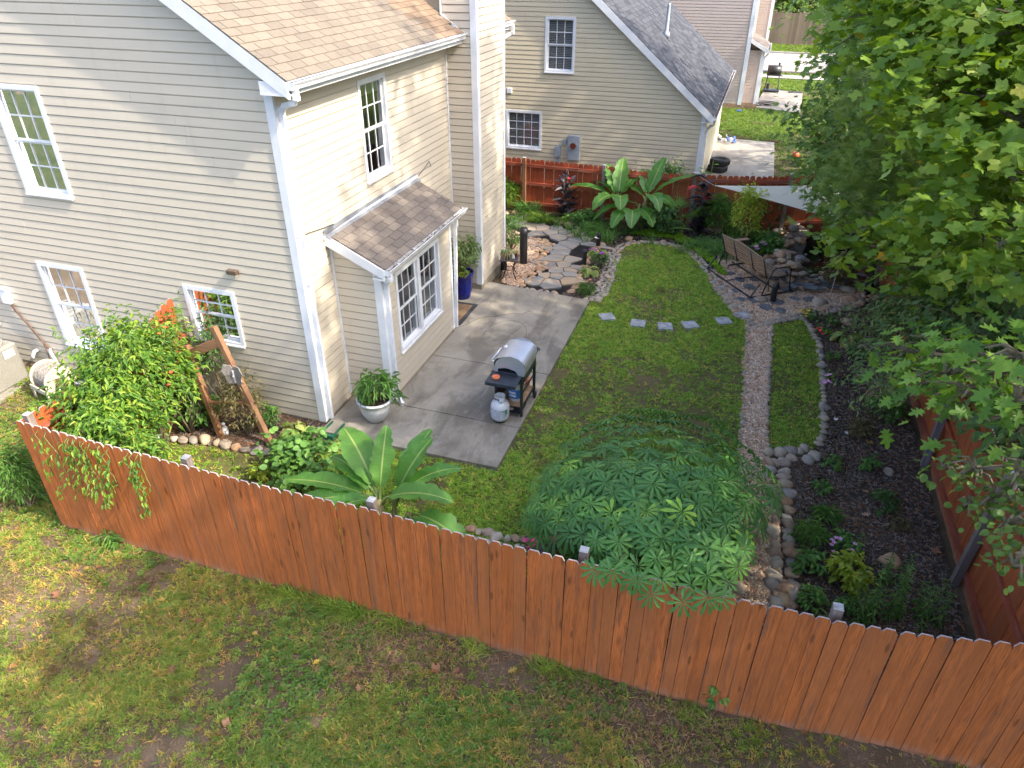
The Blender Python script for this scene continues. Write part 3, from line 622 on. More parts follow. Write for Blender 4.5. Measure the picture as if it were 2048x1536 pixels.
# ================================================================== BUILDINGS
class Fr:                          # a wall's own frame: u along the wall, d outward, z up
    def __init__(s, o, U, N): s.o = Vector(o); s.U = Vector(U); s.N = Vector(N)
    def p(s, u, d, z): return s.o+s.U*u+s.N*d+Vector((0, 0, z))
    def box(s, mb, u0, u1, d0, d1, z0, z1, mi=0):
        mb.hexa([s.p(u0, d0, z0), s.p(u1, d0, z0), s.p(u1, d1, z0), s.p(u0, d1, z0), s.p(u0, d0, z1), s.p(u1, d0, z1), s.p(u1, d1, z1), s.p(u0, d1, z1)], mi)
def fixn(o):
    bm = bmesh.new(); bm.from_mesh(o.data); bmesh.ops.recalc_face_normals(bm, faces=bm.faces[:]); bm.to_mesh(o.data); bm.free(); return o
CRS = .1325
def siding(house, fr, u0, u1, z0, z1, mat, holes=(), lo=None, hi=None, crs=CRS, joints=True, mass=False, seed=0):
    """horizontal lap boards; lo(z)/hi(z) trim the ends along a rake; holes = (u0, u1, z0, z1) of windows"""
    r = random.Random(seed); k = 0; z = z0; allm = MB(); jj = [None]
    def board(m, a, a_, b, b_, e, za, zb):      # za, zb: heights of the piece inside its course z..zt
        q = .016+e-(.007*(za-z)/crs); t = .009+e+.007*(zt-zb)/crs; l = .003 if za == z else 0; gz = .014 if zb == zt else .002
        P = [fr.p(a, q, za+l), fr.p(b, q, za+l), fr.p(b_, t, zb-gz), fr.p(a_, t, zb-gz), fr.p(a, -.006, za), fr.p(b, -.006, za), fr.p(a, q-.002, za), fr.p(b, q-.002, za), fr.p(b_, -.006, zb-gz), fr.p(a_, -.006, zb-gz), fr.p(b_, -.007, zb), fr.p(a_, -.007, zb)]
        F = [(0, 1, 2, 3), (6, 7, 1, 0), (4, 5, 7, 6), (3, 2, 8, 9), (9, 8, 10, 11)]
        if fr.U.cross(Vector((0, 0, 1))).dot(fr.N) < 0: F = [f[::-1] for f in F]
        m.add(P, F)
        if e: m.add([fr.p(a, q, za+l), fr.p(a, 0, za), fr.p(a_, 0, zb), fr.p(a_, t, zb)], [(0, 1, 2, 3)])
    while z < z1-.01:
        zt = min(z+crs, z1)
        a0, a1 = (lo(z), lo(zt)) if lo else (u0, u0); b0, b1 = (hi(z), hi(zt)) if hi else (u1, u1)
        if b0-a0 < .02: break
        segs = [(a0, a1, b0, b1)]; extra = []
        for h in holes:
            if h[2] < zt-.004 and h[3] > z+.004:
                ns = []
                for s in segs:
                    if h[1] <= s[0] or h[0] >= s[2]: ns.append(s); continue
                    if h[0] > s[0]: ns.append((s[0], s[1], h[0], h[0]))
                    if h[1] < s[2]: ns.append((h[1], h[1], s[2], s[3]))
                    if h[3] < zt-.006: extra.append((h[0], h[0], h[1], h[1], h[3], zt))
                    if h[2] > z+.006: extra.append((h[0], h[0], h[1], h[1], z, h[2]))
                segs = ns
        out = []
        for s in segs:
            if joints and s[2]-s[0] > 3.0 and k % 2 == 0: jj[0] = r.uniform(.25, .75) if r.random() < .8 else None
            if joints and s[2]-s[0] > 3.0 and jj[0]:
                j = s[0]+(s[2]-s[0])*jj[0]; out += [(s[0], s[1], j, j, 0), (j, j, s[2], s[3], .0022)]; continue
            out.append((*s, 0))
        for a, a_, b, b_, e in out:
            m = allm if mass else MB(); board(m, a, a_, b, b_, e, z, zt)
            if not mass: m.build('siding_board', mat, house)
        for a, a_, b, b_, za, zb in extra:
            m = allm if mass else MB(); board(m, a, a_, b, b_, 0, za, zb)
            if not mass: m.build('siding_board', mat, house)
        z = zt; k += 1
    if mass: allm.build('siding', mat, house, kind='stuff')
def wallpanel(house, fr, u0, u1, z0, z1, holes=(), lo=None, hi=None, mat='dark_interior', name='wall'):
    m = MB(); us = sorted({u0, u1, *[h[0] for h in holes], *[h[1] for h in holes]}); zs = sorted({z0, z1, *[h[2] for h in holes], *[h[3] for h in holes]})
    us = [u for u in us if u0 <= u <= u1]; zs = [z for z in zs if z0 <= z <= z1]
    for i in range(len(us)-1):
        for j in range(len(zs)-1):
            uc = (us[i]+us[i+1])/2; zc = (zs[j]+zs[j+1])/2
            if any(h[0] < uc < h[1] and h[2] < zc < h[3] for h in holes): continue
            a, b, c, d = us[i], us[i+1], zs[j], zs[j+1]
            m.add([fr.p(a, -.02, c), fr.p(b, -.02, c), fr.p(b, -.02, d), fr.p(a, -.02, d)], [(0, 1, 2, 3)])
    m.build(name, mat, house)
def window(house, fr, u0, u1, z0, z1, cols=3, rows=2, blind='blind', sashes=2, cw=.07, mats='white_trim', mullion=None, curtain=True, flat=False):
    w = MB(); W = put('window', w_mesh(fr, u0, u1, z0, z1, cw), house)
    WL[W.name] = Vector((0, 0, 0))
    spans = [(u0+cw, u1-cw)]
    if mullion: um = (u0+u1)/2; spans = [(u0+cw, um-.05), (um+.05, u1-cw)]; m = MB(); fr.box(m, um-.05, um+.05, -.03, .028, z0+cw, z1-cw); m.build('mullion', mats, W)
    for a, b in spans:
        zs = [(z0+cw, (z0+z1)/2), ((z0+z1)/2, z1-cw)] if sashes == 2 else [(z0+cw, z1-cw)]
        for k, (c, d) in enumerate(zs):
            dep = -.045 if (k == 0 and sashes == 2) else -.02; sw = .034
            m = MB(); fr.box(m, a, b, dep-.025, dep, c, c+sw); fr.box(m, a, b, dep-.025, dep, d-sw*.9, d); fr.box(m, a, a+sw, dep-.025, dep, c+sw, d-sw*.9); fr.box(m, b-sw, b, dep-.025, dep, c+sw, d-sw*.9)
            m.build('sash', mats, W)
            A, B, Cc, Dd = a+sw, b-sw, c+sw, d-sw*.9
            m = MB()
            for i in range(1, cols): u = A+(B-A)*i/cols; fr.box(m, u-.009, u+.009, dep-.012, dep-.004, Cc, Dd)
            for i in range(1, rows):
                z = Cc+(Dd-Cc)*i/rows
                for q in range(cols): fr.box(m, A+(B-A)*q/cols+(.009 if q else 0), A+(B-A)*(q+1)/cols-(.009 if q < cols-1 else 0), dep-.012, dep-.004, z-.009, z+.009)
            m.build('muntin', mats, W)
            m = MB(); m.add([fr.p(A, dep-.016, Cc), fr.p(B, dep-.016, Cc), fr.p(B, dep-.016, Dd), fr.p(A, dep-.016, Dd)], [(0, 1, 2, 3)]); m.build('pane', 'window_glass', W)
    if blind == 'blind':
        m = MB(); z = z0+cw+.02
        while z < z1-cw: m.hexa([fr.p(u0+cw, -.10, z), fr.p(u1-cw, -.10, z), fr.p(u1-cw, -.085, z+.004), fr.p(u0+cw, -.085, z+.004), fr.p(u0+cw, -.112, z+.034), fr.p(u1-cw, -.112, z+.034), fr.p(u1-cw, -.108, z+.034), fr.p(u0+cw, -.108, z+.034)]); z += .045
        m.build('blind', 'blind', W)
    if blind == 'roller': m = MB(); fr.box(m, u0+cw, u1-cw, -.10, -.09, z1-cw-(z1-z0)*.13, z1-cw); m.build('blind', 'blind', W)
    if blind in ('roller', 'curtain'):
        for s, (a, b) in enumerate([(u0+cw, u0+cw+.10), (u1-cw-.10, u1-cw)]):
            m = MB(); n = 6
            for i in range(n): uu = a+(b-a)*i/n; fr.box(m, uu, uu+(b-a)/n, -.16-.015*(i % 2), -.15-.015*(i % 2), z0+cw, z1-cw)
            m.build('curtain', 'curtain', W)
    return W
def w_mesh(fr, u0, u1, z0, z1, cw):
    m = MB(); d0, d1 = -.07, .034
    fr.box(m, u0, u0+cw, d0, d1, z0, z1); fr.box(m, u1-cw, u1, d0, d1, z0, z1); fr.box(m, u0+cw, u1-cw, d0, d1+.002, z0, z0+cw); fr.box(m, u0+cw, u1-cw, d0, d1-.002, z1-cw, z1)
    fr.box(m, u0-.0, u1+.0, d1-.004, d1+.018, z0-.012, z0+.014)
    me = m.mesh('window', 'white_trim'); return me
def trim(house, fr, u0, u1, z0, z1, d=.028, name='corner_trim', mat='white_trim'):
    m = MB(); fr.box(m, u0, u1, -.01, d, z0, z1); return m.build(name, mat, house)
def shingles(roof, P0, L, S, nrm, length, slope_len, mat, massmat, parts, exp=.142, tab=.30, keep=None, seed=0, thick=.012):
    """courses of tabs; P0 eave corner, L along the eave, S up the slope"""
    r = random.Random(seed); L = Vector(L); S = Vector(S); N = Vector(nrm); P0 = Vector(P0); rows = int(slope_len/exp)+1; cand = []
    for j in range(rows):
        x = -tab*(.5 if j % 2 else 0)-r.uniform(0, .06)
        while x < length:
            w = tab*r.choice((.94, 1, 1, 1.06)); a = max(0, x); b = min(length, x+w); x += w
            if b-a < .03: continue
            s0 = j*exp; s1 = min(slope_len, s0+exp*1.25); ok = True
            if keep: ok = keep(a, b, s0)
            if ok: cand.append((a, b, s0, s1))
    def geo(m, a, b, s0, s1, o):
        t0 = thick+o*.003; g = .005
        P = lambda u, s, h: P0+L*u+S*s+N*h
        V = [P(a+g, s0, 0), P(b-g, s0, 0), P(b-g, s0, t0), P(a+g, s0, t0), P(b-g, s1, .002), P(a+g, s1, .002)]
        m.add(V, [(0, 1, 2, 3), (3, 2, 4, 5), (0, 3, 5), (1, 4, 2)])
    cand.sort(key=lambda c: (P0+L*(c[0]+c[1])*.5+S*c[2]-CAM).length)
    vis = [c for c in cand if seen(P0+L*(c[0]+c[1])*.5+S*c[2])]; ids = set(map(id, vis[:parts]))
    rest = MB(); tones = []
    for c in cand:
        if id(c) in ids:
            m = MB(); geo(m, *c, r.random()); m.build('shingle', mat, roof)
        else: geo(rest, *c, r.random()); tones += [r.random()]*4
    if rest.v:
        o = rest.build('shingle_field', massmat, roof, kind='stuff'); a = o.data.attributes.new('tone', 'FLOAT', 'FACE'); a.data.foreach_set('value', tones)
def seen(p, mg=40):
    d = Vector(p)-CAM; z = d.dot(fw)
    if z < .2: return False
    x = d.dot(rt)/z*FPX+1024; y = d.dot(dn)/z*FPX+768
    return -mg < x < 2048+mg and -mg < y < 1536+mg
def downspout(house, pts, r=.035, name='downspout'):
    m = MB()
    for a, b in zip(pts, pts[1:]): m.bar(a, b, .075, .055, up=(0, 1, 0))
    for p in pts[1:-1]: p = Vector(p); m.box(p.x-.038, p.x+.038, p.y-.039, p.y+.039, p.z-.032, p.z+.032)
    return m.build(name, 'white_metal', house, bevel=.006)
def gutter(house, a, b, N, hangers=0, litter=False, size=.11):
    """K-style trough from a to b, N outward; a and b on the top rear edge"""
    a = Vector(a); b = Vector(b); N = Vector(N); U = Vector((0, 0, 1)); sz = size
    prof = [(0, 0), (0, -sz*.85), (sz*.62, -sz*.85), (sz*.72, -sz*.5), (sz, -sz*.12), (sz, 0), (sz-.012, 0), (sz-.012, -sz*.12), (sz*.70, -sz*.46), (sz*.58, -sz*.80), (.006, -sz*.80), (.006, 0)]
    V = [a+N*x+U*z for x, z in prof]+[b+N*x+U*z for x, z in prof]; n = len(prof); F = [(i, (i+1) % n, (i+1) % n+n, i+n) for i in range(n)]
    m = MB(); m.add(V, F); d = (b-a).normalized()
    for e in (a, b): m.add([e+N*x+U*z for x, z in prof[:6]], [tuple(range(6))])
    g = fixn(m.build('gutter', 'white_metal', house))
    m = MB(); m.add([a+N*.008+U*(-sz*.55), b+N*.008+U*(-sz*.55), b+N*(sz*.72)+U*(-sz*.55), a+N*(sz*.72)+U*(-sz*.55)], [(0, 1, 2, 3)]); m.build('gutter_bed', 'gutter_inside', g)
    L = (b-a).length
    if hangers:
        for k in range(hangers):
            p = a+d*L*(k+.5)/hangers; m = MB(); m.bar(p+U*.001, p+N*(sz-.006)+U*.001, .022, .004); m.build('hanger', 'white_metal', g)
    if litter:
        r = random.Random(3); m = MB()
        for k in range(int(L*22)):
            p = a+d*r.uniform(0, L)+N*r.uniform(.015, sz*.7)+U*(-sz*.5+r.uniform(0, .05)); m.bar(p, p+Vector((r.uniform(-.05, .05), r.uniform(-.05, .05), r.uniform(-.01, .03))), .012, .004)
        m.build('leaf_debris', 'leaf_litter', g, kind='stuff')
    return g

# ------------------------------------------------ the near house
HX, HY = -5.97, 8.21
hs = thing('house', 'two-storey cream vinyl-sided house with tan shingle roof, bay window and chimney', 'house', (HX, HY, 0))
gab = Fr((HX, HY, 0), (-1, 0, 0), (0, -1, 0))        # u runs left from the corner
back = Fr((HX, HY, 0), (0, 1, 0), (1, 0, 0))         # u runs away from the camera
Wg = [(3.93, 4.88, 3.40, 5.05), (4.27, 5.26, .60, 2.20), (1.28, 2.24, 1.22, 2.20), (6.78, 7.7, .75, 2.2)]
Wb = [(2.16, 3.09, 3.40, 5.0)]
rz = lambda u: 5.30+.66*u                     # rake line above the gable
wallpanel(hs, gab, 0, 9, -.2, 5.2, Wg); m = MB(); m.add([gab.p(0, -.02, 5.2), gab.p(9, -.02, 5.2), gab.p(9, -.02, rz(4.8)), gab.p(4.8, -.02, rz(4.8)), gab.p(0, -.02, 5.3)], [(0, 1, 2, 3, 4)]); m.build('wall', 'dark_interior', hs)
wallpanel(hs, back, 0, 8.6, -.2, 5.2, Wb)
siding(hs, gab, .1, 8.2, .03, 5.33, 'vinyl_cream', Wg, seed=1)
siding(hs, gab, .1, 8.2, 5.33, 6.66, 'vinyl_cream', (), lo=lambda z: max(.1, (z-5.42)/.66), seed=2)
siding(hs, gab, .1, 8.2, 6.655, 9.5, 'vinyl_cream', (), lo=lambda z: max(.1, (z-5.42)/.66), seed=2, mass=True, joints=False)
siding(hs, back, .1, 5.72, .03, 5.12, 'vinyl_cream', Wb+[(.84, 3.64, -.1, 2.95)], seed=3, joints=False)
siding(hs, back, 7.36, 8.55, .2, 5.12, 'vinyl_cream', seed=4, joints=False)
# dark closed rooms behind the windows
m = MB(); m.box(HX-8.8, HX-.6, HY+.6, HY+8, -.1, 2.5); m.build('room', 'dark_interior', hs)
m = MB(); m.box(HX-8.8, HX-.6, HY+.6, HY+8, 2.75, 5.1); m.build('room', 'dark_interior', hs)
m = MB(); fr = gab; fr.box(m, -.004, 9, -.012, .004, -.3, .026); m.add([back.p(0, .004, -.3), back.p(8.6, .004, -.3), back.p(8.6, .004, .026), back.p(0, .004, .026)], [(0, 1, 2, 3)]); m.build('foundation', 'foundation', hs)
trim(hs, gab, -.028, .10, .03, 5.24); trim(hs, back, 0.0, .10, .03, 5.2, d=.0275)
trim(hs, back, 5.68, 5.74, .1, 5.15, d=.03, name='inner_corner_trim')
W_ = [window(hs, gab, *w, blind='roller') for w in Wg]; window(hs, back, *Wb[0], blind='roller')
# roof planes
EX, EZ = -5.60, 5.35; SL = Vector((-1, 0, .66)).normalized(); RN = Vector((.66, 0, 1)).normalized()
roof = MB(); y0r, y1r = 8.02, 16.85; ln = 6.4
a, b, c, d = Vector((EX, y0r, EZ-.02)), Vector((EX, y1r, EZ-.02)), Vector((EX, y1r, EZ-.02))+SL*ln, Vector((EX, y0r, EZ-.02))+SL*ln
e, f = c+Vector((-5.3, 0, -3.5)), d+Vector((-5.3, 0, -3.5))
roof.add([a, b, c, d, f, e], [(0, 1, 2, 3), (3, 2, 5, 4)]); rf = roof.build('roof', 'shingle_tan', hs); WL[rf.name] = Vector((0, 0, 0))
chk = lambda a_, b_, s: not (5.90 < (a_+b_)/2 < 7.6 and s < .52)
shingles(rf, (EX+.03, y0r-.01, EZ), (0, 1, 0), SL, RN, y1r-y0r+.02, 4.6, 'shingle_tan', 'shingle_tan_mass', 205, keep=chk, seed=5)
# rake boards, soffit, fascia
m = MB(); A = Vector((EX+.02, 8.015, EZ-.015)); B = A+SL*6.4
m.hexa([A+Vector((0, -.0, -.20)), A+Vector((0, .045, -.20)), B+Vector((0, .045, -.26)), B+Vector((0, 0, -.26)), A+Vector((0, 0, 0)), A+Vector((0, .045, 0)), B+Vector((0, .045, 0)), B+Vector((0, 0, 0))]); fixn(m.build('rake_board', 'white_trim', hs))
m = MB(); A2 = A+Vector((-.02, .045, -.16)); m.hexa([A2, A2+Vector((0, .16, 0)), A2+SL*6.4+Vector((0, .16, 0)), A2+SL*6.4, A2+Vector((0, 0, .02)), A2+Vector((0, .16, .02)), A2+SL*6.4+Vector((0, .16, .02)), A2+SL*6.4+Vector((0, 0, .02))]); fixn(m.build('rake_soffit', 'white_trim', hs))
m = MB(); m.prism([(HX-.02, 8.018), (EX+.012, 8.018), (EX+.012, 8.17), (HX-.02, 8.17)], 5.17, 5.19); m.add([(HX-.02, 8.022, 5.18), (EX+.012, 8.022, 5.18), (EX+.012, 8.022, 5.33), (HX-.02, 8.022, 5.34)], [(0, 1, 2, 3)]); m.add([(HX-.02, 8.022, 5.18), (HX-.02, 8.2, 5.18), (HX-.02, 8.2, 5.34), (HX-.02, 8.022, 5.34)], [(3, 2, 1, 0)]); m.build('eave_return', 'white_trim', hs)
for ya, yb in ((8.07, 13.93), (15.62, 16.8)):
    m = MB(); m.box(HX, EX-.03, ya, yb, 5.165, 5.18); m.build('soffit', 'vinyl_cream', hs)
    m = MB(); m.box(HX+.0, HX+.03, ya+.15, yb, 5.0, 5.165); m.build('frieze', 'vinyl_cream', hs)
    m = MB(); m.box(EX-.03, EX-.005, ya, yb, 5.17, 5.34); m.build('fascia', 'white_trim', hs)
gutter(hs, (EX-.003, 8.03, 5.335), (EX-.003, 13.94, 5.345), (1, 0, 0)); gutter(hs, (EX-.003, 15.64, 5.345), (EX-.003, 16.9, 5.34), (1, 0, 0))
m = MB(); m.box(EX-.005, EX+.05, 8.03, 13.94, 5.338, 5.346); m.build('drip_edge', 'white_metal', hs)
downspout(hs, [(-5.545, 8.13, 5.26), (-5.545, 8.13, 5.14), (-5.62, 8.15, 5.07), (-5.80, 8.24, 5.02), (-5.905, 8.29, 4.94), (-5.905, 8.29, 2.5), (-5.905, 8.29, .06)])
downspout(hs, [(-5.53, 16.8, 5.27), (-5.53, 16.8, 5.1), (-5.80, 16.7, 4.95), (-5.88, 16.7, 4.5)])
# chimney
ch = thing('chimney', None, None, (-5.6, 14.7, 0)); ch.parent = hs; ch.location = Vector((-5.6, 14.7, 0))-wl(hs); ch.name = 'chimney'
CXx, CY0, CY1 = -5.33, 13.95, 15.58
cf = Fr((CXx, CY0, 0), (-1, 0, 0), (0, -1, 0)); cs = Fr((CXx, CY0, 0), (0, 1, 0), (1, 0, 0))
m = MB(); m.box(-6.6, CXx-.003, CY0+.003, CY1, -.1, 8.6); m.build('chimney_core', 'foundation', ch)
siding(ch, cf, .1, .655, .2, 5.17, 'vinyl_cream', seed=6, joints=False)
siding(ch, cf, .1, .66, 5.17, 6.4, 'vinyl_cream', seed=7, joints=False)
siding(ch, cf, .1, .66, 6.395, 8.2, 'vinyl_cream', seed=7, joints=False, mass=True)
siding(ch, cs, .1, CY1-CY0-.08, .2, 6.4, 'vinyl_cream', seed=8, joints=False)
siding(ch, cs, .1, CY1-CY0-.08, 6.4, 8.2, 'vinyl_cream', seed=8, joints=False, mass=True)
trim(ch, cf, -.028, .10, .18, 8.3); trim(ch, cs, 0, .10, .18, 8.3, d=.0275); trim(ch, cs, CY1-CY0-.08, CY1-CY0+.02, .18, 8.3, d=.0275)
m = MB(); m.bar((-5.66, CY0-.012, 5.38), (-6.02, CY0-.012, 5.64), .02, .06); m.bar((-6.02, CY0-.012, 5.64), (-6.02, CY0-.012, 8.2), .03, .06); m.build('flashing', 'white_trim', ch)
m = MB(); m.box(CXx-.002, CXx+.006, CY0-.006, CY1+.1, -.1, .2); m.box(-5.97, CXx, CY0-.008, CY0+.01, -.1, .2); m.build('foundation', 'foundation', ch)
# bay
bay = hs
BX, BY0, BY1 = -5.15, 9.05, 11.85
bf = Fr((BX, BY0, 0), (-1, 0, 0), (0, -1, 0)); bb = Fr((BX, BY0, 0), (0, 1, 0), (1, 0, 0)); BW = [(.44, 2.22, .78, 2.27)]
wallpanel(bay, bb, 0, 2.8, 0, 2.5, BW); wallpanel(bay, bf, 0, .82, 0, 2.5)
m = MB(); m.add([(BX, BY1, 0), (HX, BY1, 0), (HX, BY1, 2.9), (BX, BY1, 2.5)], [(0, 1, 2, 3)]); m.build('wall', 'vinyl_cream', bay)
m = MB(); m.box(-5.95, -5.45, BY0+.1, BY1-.1, .1, 2.4); m.build('room', 'dark_interior', bay)
siding(bay, bb, .1, 2.72, .13, 2.49, 'vinyl_cream', BW, seed=9, joints=False)
siding(bay, bf, .1, .82, .13, 2.49, 'vinyl_cream', seed=10, joints=False)
siding(bay, bf, .0, .82, 2.49, 2.86, 'vinyl_cream', lo=lambda z: max(.02, (z-2.47)/.475), seed=11, joints=False)
m = MB(); m.box(BX-.85, BX-.003, BY0+.004, BY0+.03, 0, .14); m.box(BX-.02, BX-.002, BY0, BY1, 0, .14); m.build('foundation', 'foundation', bay)
trim(bay, bf, -.028, .10, .13, 2.47); trim(bay, bb, 0, .10, .13, 2.47, d=.0275); trim(bay, bb, 2.72, 2.8, .13, 2.47, d=.0275)
trim(bay, bf, .78, .82, .1, 2.9, name='inner_corner_trim')
window(bay, bb, *BW[0], cols=3, rows=2, mullion=True, blind='none')
br0 = Vector((-4.99, 8.93, 2.575)); bS = Vector((-.98, 0, .47)).normalized(); bN = Vector((.47, 0, .98)).normalized(); bl = 1.06
m = MB(); y1 = 12.10
m.hexa([br0+Vector((0, 0, -.025)), Vector((-4.99, y1, 2.55)), Vector((-4.99, y1, 2.55))+bS*bl, br0+Vector((0, 0, -.025))+bS*bl, br0+Vector((0, 0, -.004)), Vector((-4.99, y1, 2.571)), Vector((-4.99, y1, 2.571))+bS*bl, br0+Vector((0, 0, -.004))+bS*bl])
brf = fixn(m.build('bay_roof', 'shingle_brown', bay)); WL[brf.name] = Vector((0, 0, 0))
shingles(brf, br0+Vector((.02, 0, 0)), (0, 1, 0), bS, bN, y1-8.93, .98, 'shingle_brown', 'shingle_tan_mass', 95, tab=.31, seed=12)
m = MB(); A = br0+Vector((.0, -.03, -.005)); B = A+bS*1.08; m.hexa([A+Vector((0, 0, -.15)), A+Vector((0, .035, -.15)), B+Vector((0, .035, -.17)), B+Vector((0, 0, -.17)), A, A+Vector((0, .035, 0)), B+Vector((0, .035, 0)), B])
m.box(-5.19, -4.985, 8.90, 9.03, 2.395, 2.425); fixn(m.build('rake_board', 'white_trim', bay))
m = MB(); m.box(-5.14, -5.0, 8.95, y1-.02, 2.42, 2.44); m.build('soffit', 'white_trim', bay)
m = MB(); A = Vector((HX+.02, 8.9, 3.01)); m.hexa([A, A+Vector((0, 3.3, 0)), A+Vector((.12, 3.3, -.045)), A+Vector((.12, 0, -.045)), A+Vector((0, 0, .02)), A+Vector((0, 3.3, .02)), A+Vector((.12, 3.3, -.03)), A+Vector((.12, 0, -.03))]); m.box(HX+.018, HX+.024, 8.9, 12.2, 3.02, 3.10)
for k in range(6): m.box(HX+.10, HX+.115, 9.1+k*.55, 9.115+k*.55, 2.985, 3.005)
fixn(m.build('flashing', 'flashing', bay))
m = MB(); m.bar((HX+.035, 8.88, 2.99), (HX+.035, 12.25, 3.04), .03, .05); m.build('trim_strip', 'white_trim', bay)
gutter(bay, (-4.995, 8.93, 2.565), (-4.995, 12.16, 2.565), (1, 0, 0), hangers=5, litter=True)
m = MB(); m.box(-5.0, -4.992, 8.93, 12.1, 2.44, 2.56); m.build('fascia', 'white_trim', bay)
downspout(bay, [(-4.94, 9.0, 2.49), (-4.94, 9.0, 2.40), (-5.03, 9.07, 2.33), (-5.085, 9.12, 2.25), (-5.085, 9.12, .22), (-5.04, 9.08, .12), (-4.93, 9.0, .085)])
m = MB(); m.box(-5.1, -5.02, 11.9, 11.98, 2.25, 2.42); m.bar((-5.06, 11.93, 2.3), (-5.10, 11.87, .15), .06, .05, up=(0, 1, 0)); m.build('downspout', 'white_metal', bay)
# patio door round the bay corner, hardly visible but there
# fixtures on the near gable
m = MB(); gab.box(m, 1.09, 1.27, .016, .10, 2.53, 2.60); gab.box(m, 1.12, 1.24, .016, .05, 2.50, 2.53); wl_ = m.build('wall_light', 'bronze_lamp', hs, bevel=.01)
m = MB(); gab.box(m, 1.11, 1.25, .03, .094, 2.505, 2.529); m.build('lens', 'lamp_glass', wl_)
m = MB(); gab.box(m, 6.18, 6.36, .016, .10, 1.28, 1.56); gab.box(m, 6.17, 6.37, .016, .12, 1.56, 1.58); bx = m.build('disconnect_box', 'meter_grey', hs, bevel=.008); bx.data.materials[0] = MATS['label_white']
m = MB(); m.tube([gab.p(6.25, .05, 1.28), gab.p(6.20, .05, 1.15), gab.p(6.02, .05, .9), gab.p(5.86, .05, .62), gab.p(5.72, .05, .45), gab.p(5.68, .07, .2), gab.p(5.68, .10, 0)], .017, 6); m.tube([gab.p(6.22, .05, 1.28), gab.p(6.15, .06, 1.1), gab.p(5.97, .06, .86), gab.p(5.8, .06, .55), gab.p(5.76, .08, .2), gab.p(5.76, .10, 0)], .010, 6); m.build('conduit', 'reel_brown', hs, smooth=True)
m = MB(); m.tube([gab.p(5.72, .04, .42), gab.p(5.66, .09, .38), gab.p(5.55, .10, .05)], .028, 8); m.tube([gab.p(6.06, .02, .34), gab.p(6.06, .10, .34), gab.p(6.10, .13, .26), gab.p(6.12, .13, .18)], .032, 8); m.build('vent_pipe', 'white_trim', hs, smooth=True)
m = MB(); m.tube([onX(862, 333, HX+.03), onX(858, 322, HX+.05), onX(850, 335, HX+.03), onX(838, 350, HX+.03), onX(820, 365, HX+.03), onX(800, 378, HX+.03)], .006, 5); m.build('cable', 'black_metal', hs)
m = MB(); m.tube([onX(593, 478, HX+.03), onX(620, 465, HX+.03), onX(650, 455, HX+.03), onX(668, 448, HX+.03)], .006, 5); m.build('cable', 'black_metal', hs)

# ------------------------------------------------ the neighbour's house
NX, NY = -1.37, 22.0
nh = thing('house', 'pale yellow sided house with dark grey shingle roof behind the back fence', 'house', (NX, NY, 0))
ng = Fr((NX, NY, 0), (-1, 0, 0), (0, -1, 0)); Wn = [(3.95, 4.86, 3.54, 5.03), (4.90, 6.08, 1.26, 2.42)]
wallpanel(nh, ng, 0, 9, -.1, 2.6, Wn); m = MB()
us = [0, 3.95, 4.86, 9]
for a, b, c, d in ((0, 3.95, 0, 0), (4.86, 9, 0, 0)):
    m.add([ng.p(a, -.02, 2.6), ng.p(b, -.02, 2.6), ng.p(b, -.02, 2.62+.84*b), ng.p(a, -.02, 2.62+.84*a)], [(0, 1, 2, 3)])
m.add([ng.p(3.95, -.02, 2.6), ng.p(4.86, -.02, 2.6), ng.p(4.86, -.02, 3.54), ng.p(3.95, -.02, 3.54)], [(0, 1, 2, 3)]); m.add([ng.p(3.95, -.02, 5.03), ng.p(4.86, -.02, 5.03), ng.p(4.86, -.02, 6.6), ng.p(3.95, -.02, 5.9)], [(0, 1, 2, 3)])
m.add([(NX-.02, NY, -.1), (NX-.02, 31, -.1), (NX-.02, 31, 2.65), (NX-.02, NY, 2.65)], [(0, 1, 2, 3)])
m.build('wall', 'vinyl_yellow', nh)
siding(nh, ng, .1, 6.9, 0.05, 2.60, 'vinyl_yellow', Wn, crs=.127, seed=21, joints=False)
siding(nh, ng, .1, 6.9, 2.60, 7.3, 'vinyl_yellow', Wn, lo=lambda z: max(.1, (z-2.56)/.84), crs=.127, seed=22, joints=False)
siding(nh, Fr((NX, NY, 0), (0, 1, 0), (1, 0, 0)), .1, 9, .05, 2.6, 'vinyl_yellow', seed=23, joints=False, crs=.127, mass=True)
m = MB(); m.box(NX-8, NX-.5, NY+.5, NY+6, -.1, 2.5); m.build('room', 'dark_interior', nh); m = MB(); m.box(NX-8, NX-3.7, NY+.5, NY+6, 2.9, 5.3); m.build('room', 'dark_interior', nh)
trim(nh, ng, -.028, .10, 0.05, 2.62); m = MB(); m.box(NX-.1, NX+.0275, NY+.001, NY+.1, .05, 2.6); m.build('corner_trim', 'white_trim', nh)
window(nh, ng, *Wn[0], blind='blind'); window(nh, ng, *Wn[1], cols=4, rows=4, sashes=1, blind='blind')
nS = Vector((-1, 0, .83)).normalized(); nN = Vector((.83, 0, 1)).normalized(); n0 = Vector((NX+.22, NY-.2, 2.62))
m = MB(); m.add([n0, n0+Vector((0, 9.4, 0)), n0+Vector((0, 9.4, 0))+nS*9, n0+nS*9], [(0, 1, 2, 3)]); e = n0+nS*9; m.add([e, e+Vector((0, 9.4, 0)), e+Vector((-6.8, 9.4, -5.6)), e+Vector((-6.8, 0, -5.6))], [(0, 1, 2, 3)])
nrf = m.build('roof', 'shingle_tan_far', nh); nrf.data.materials[0] = MATS['shingle_grey_mass']; WL[nrf.name] = Vector((0, 0, 0))
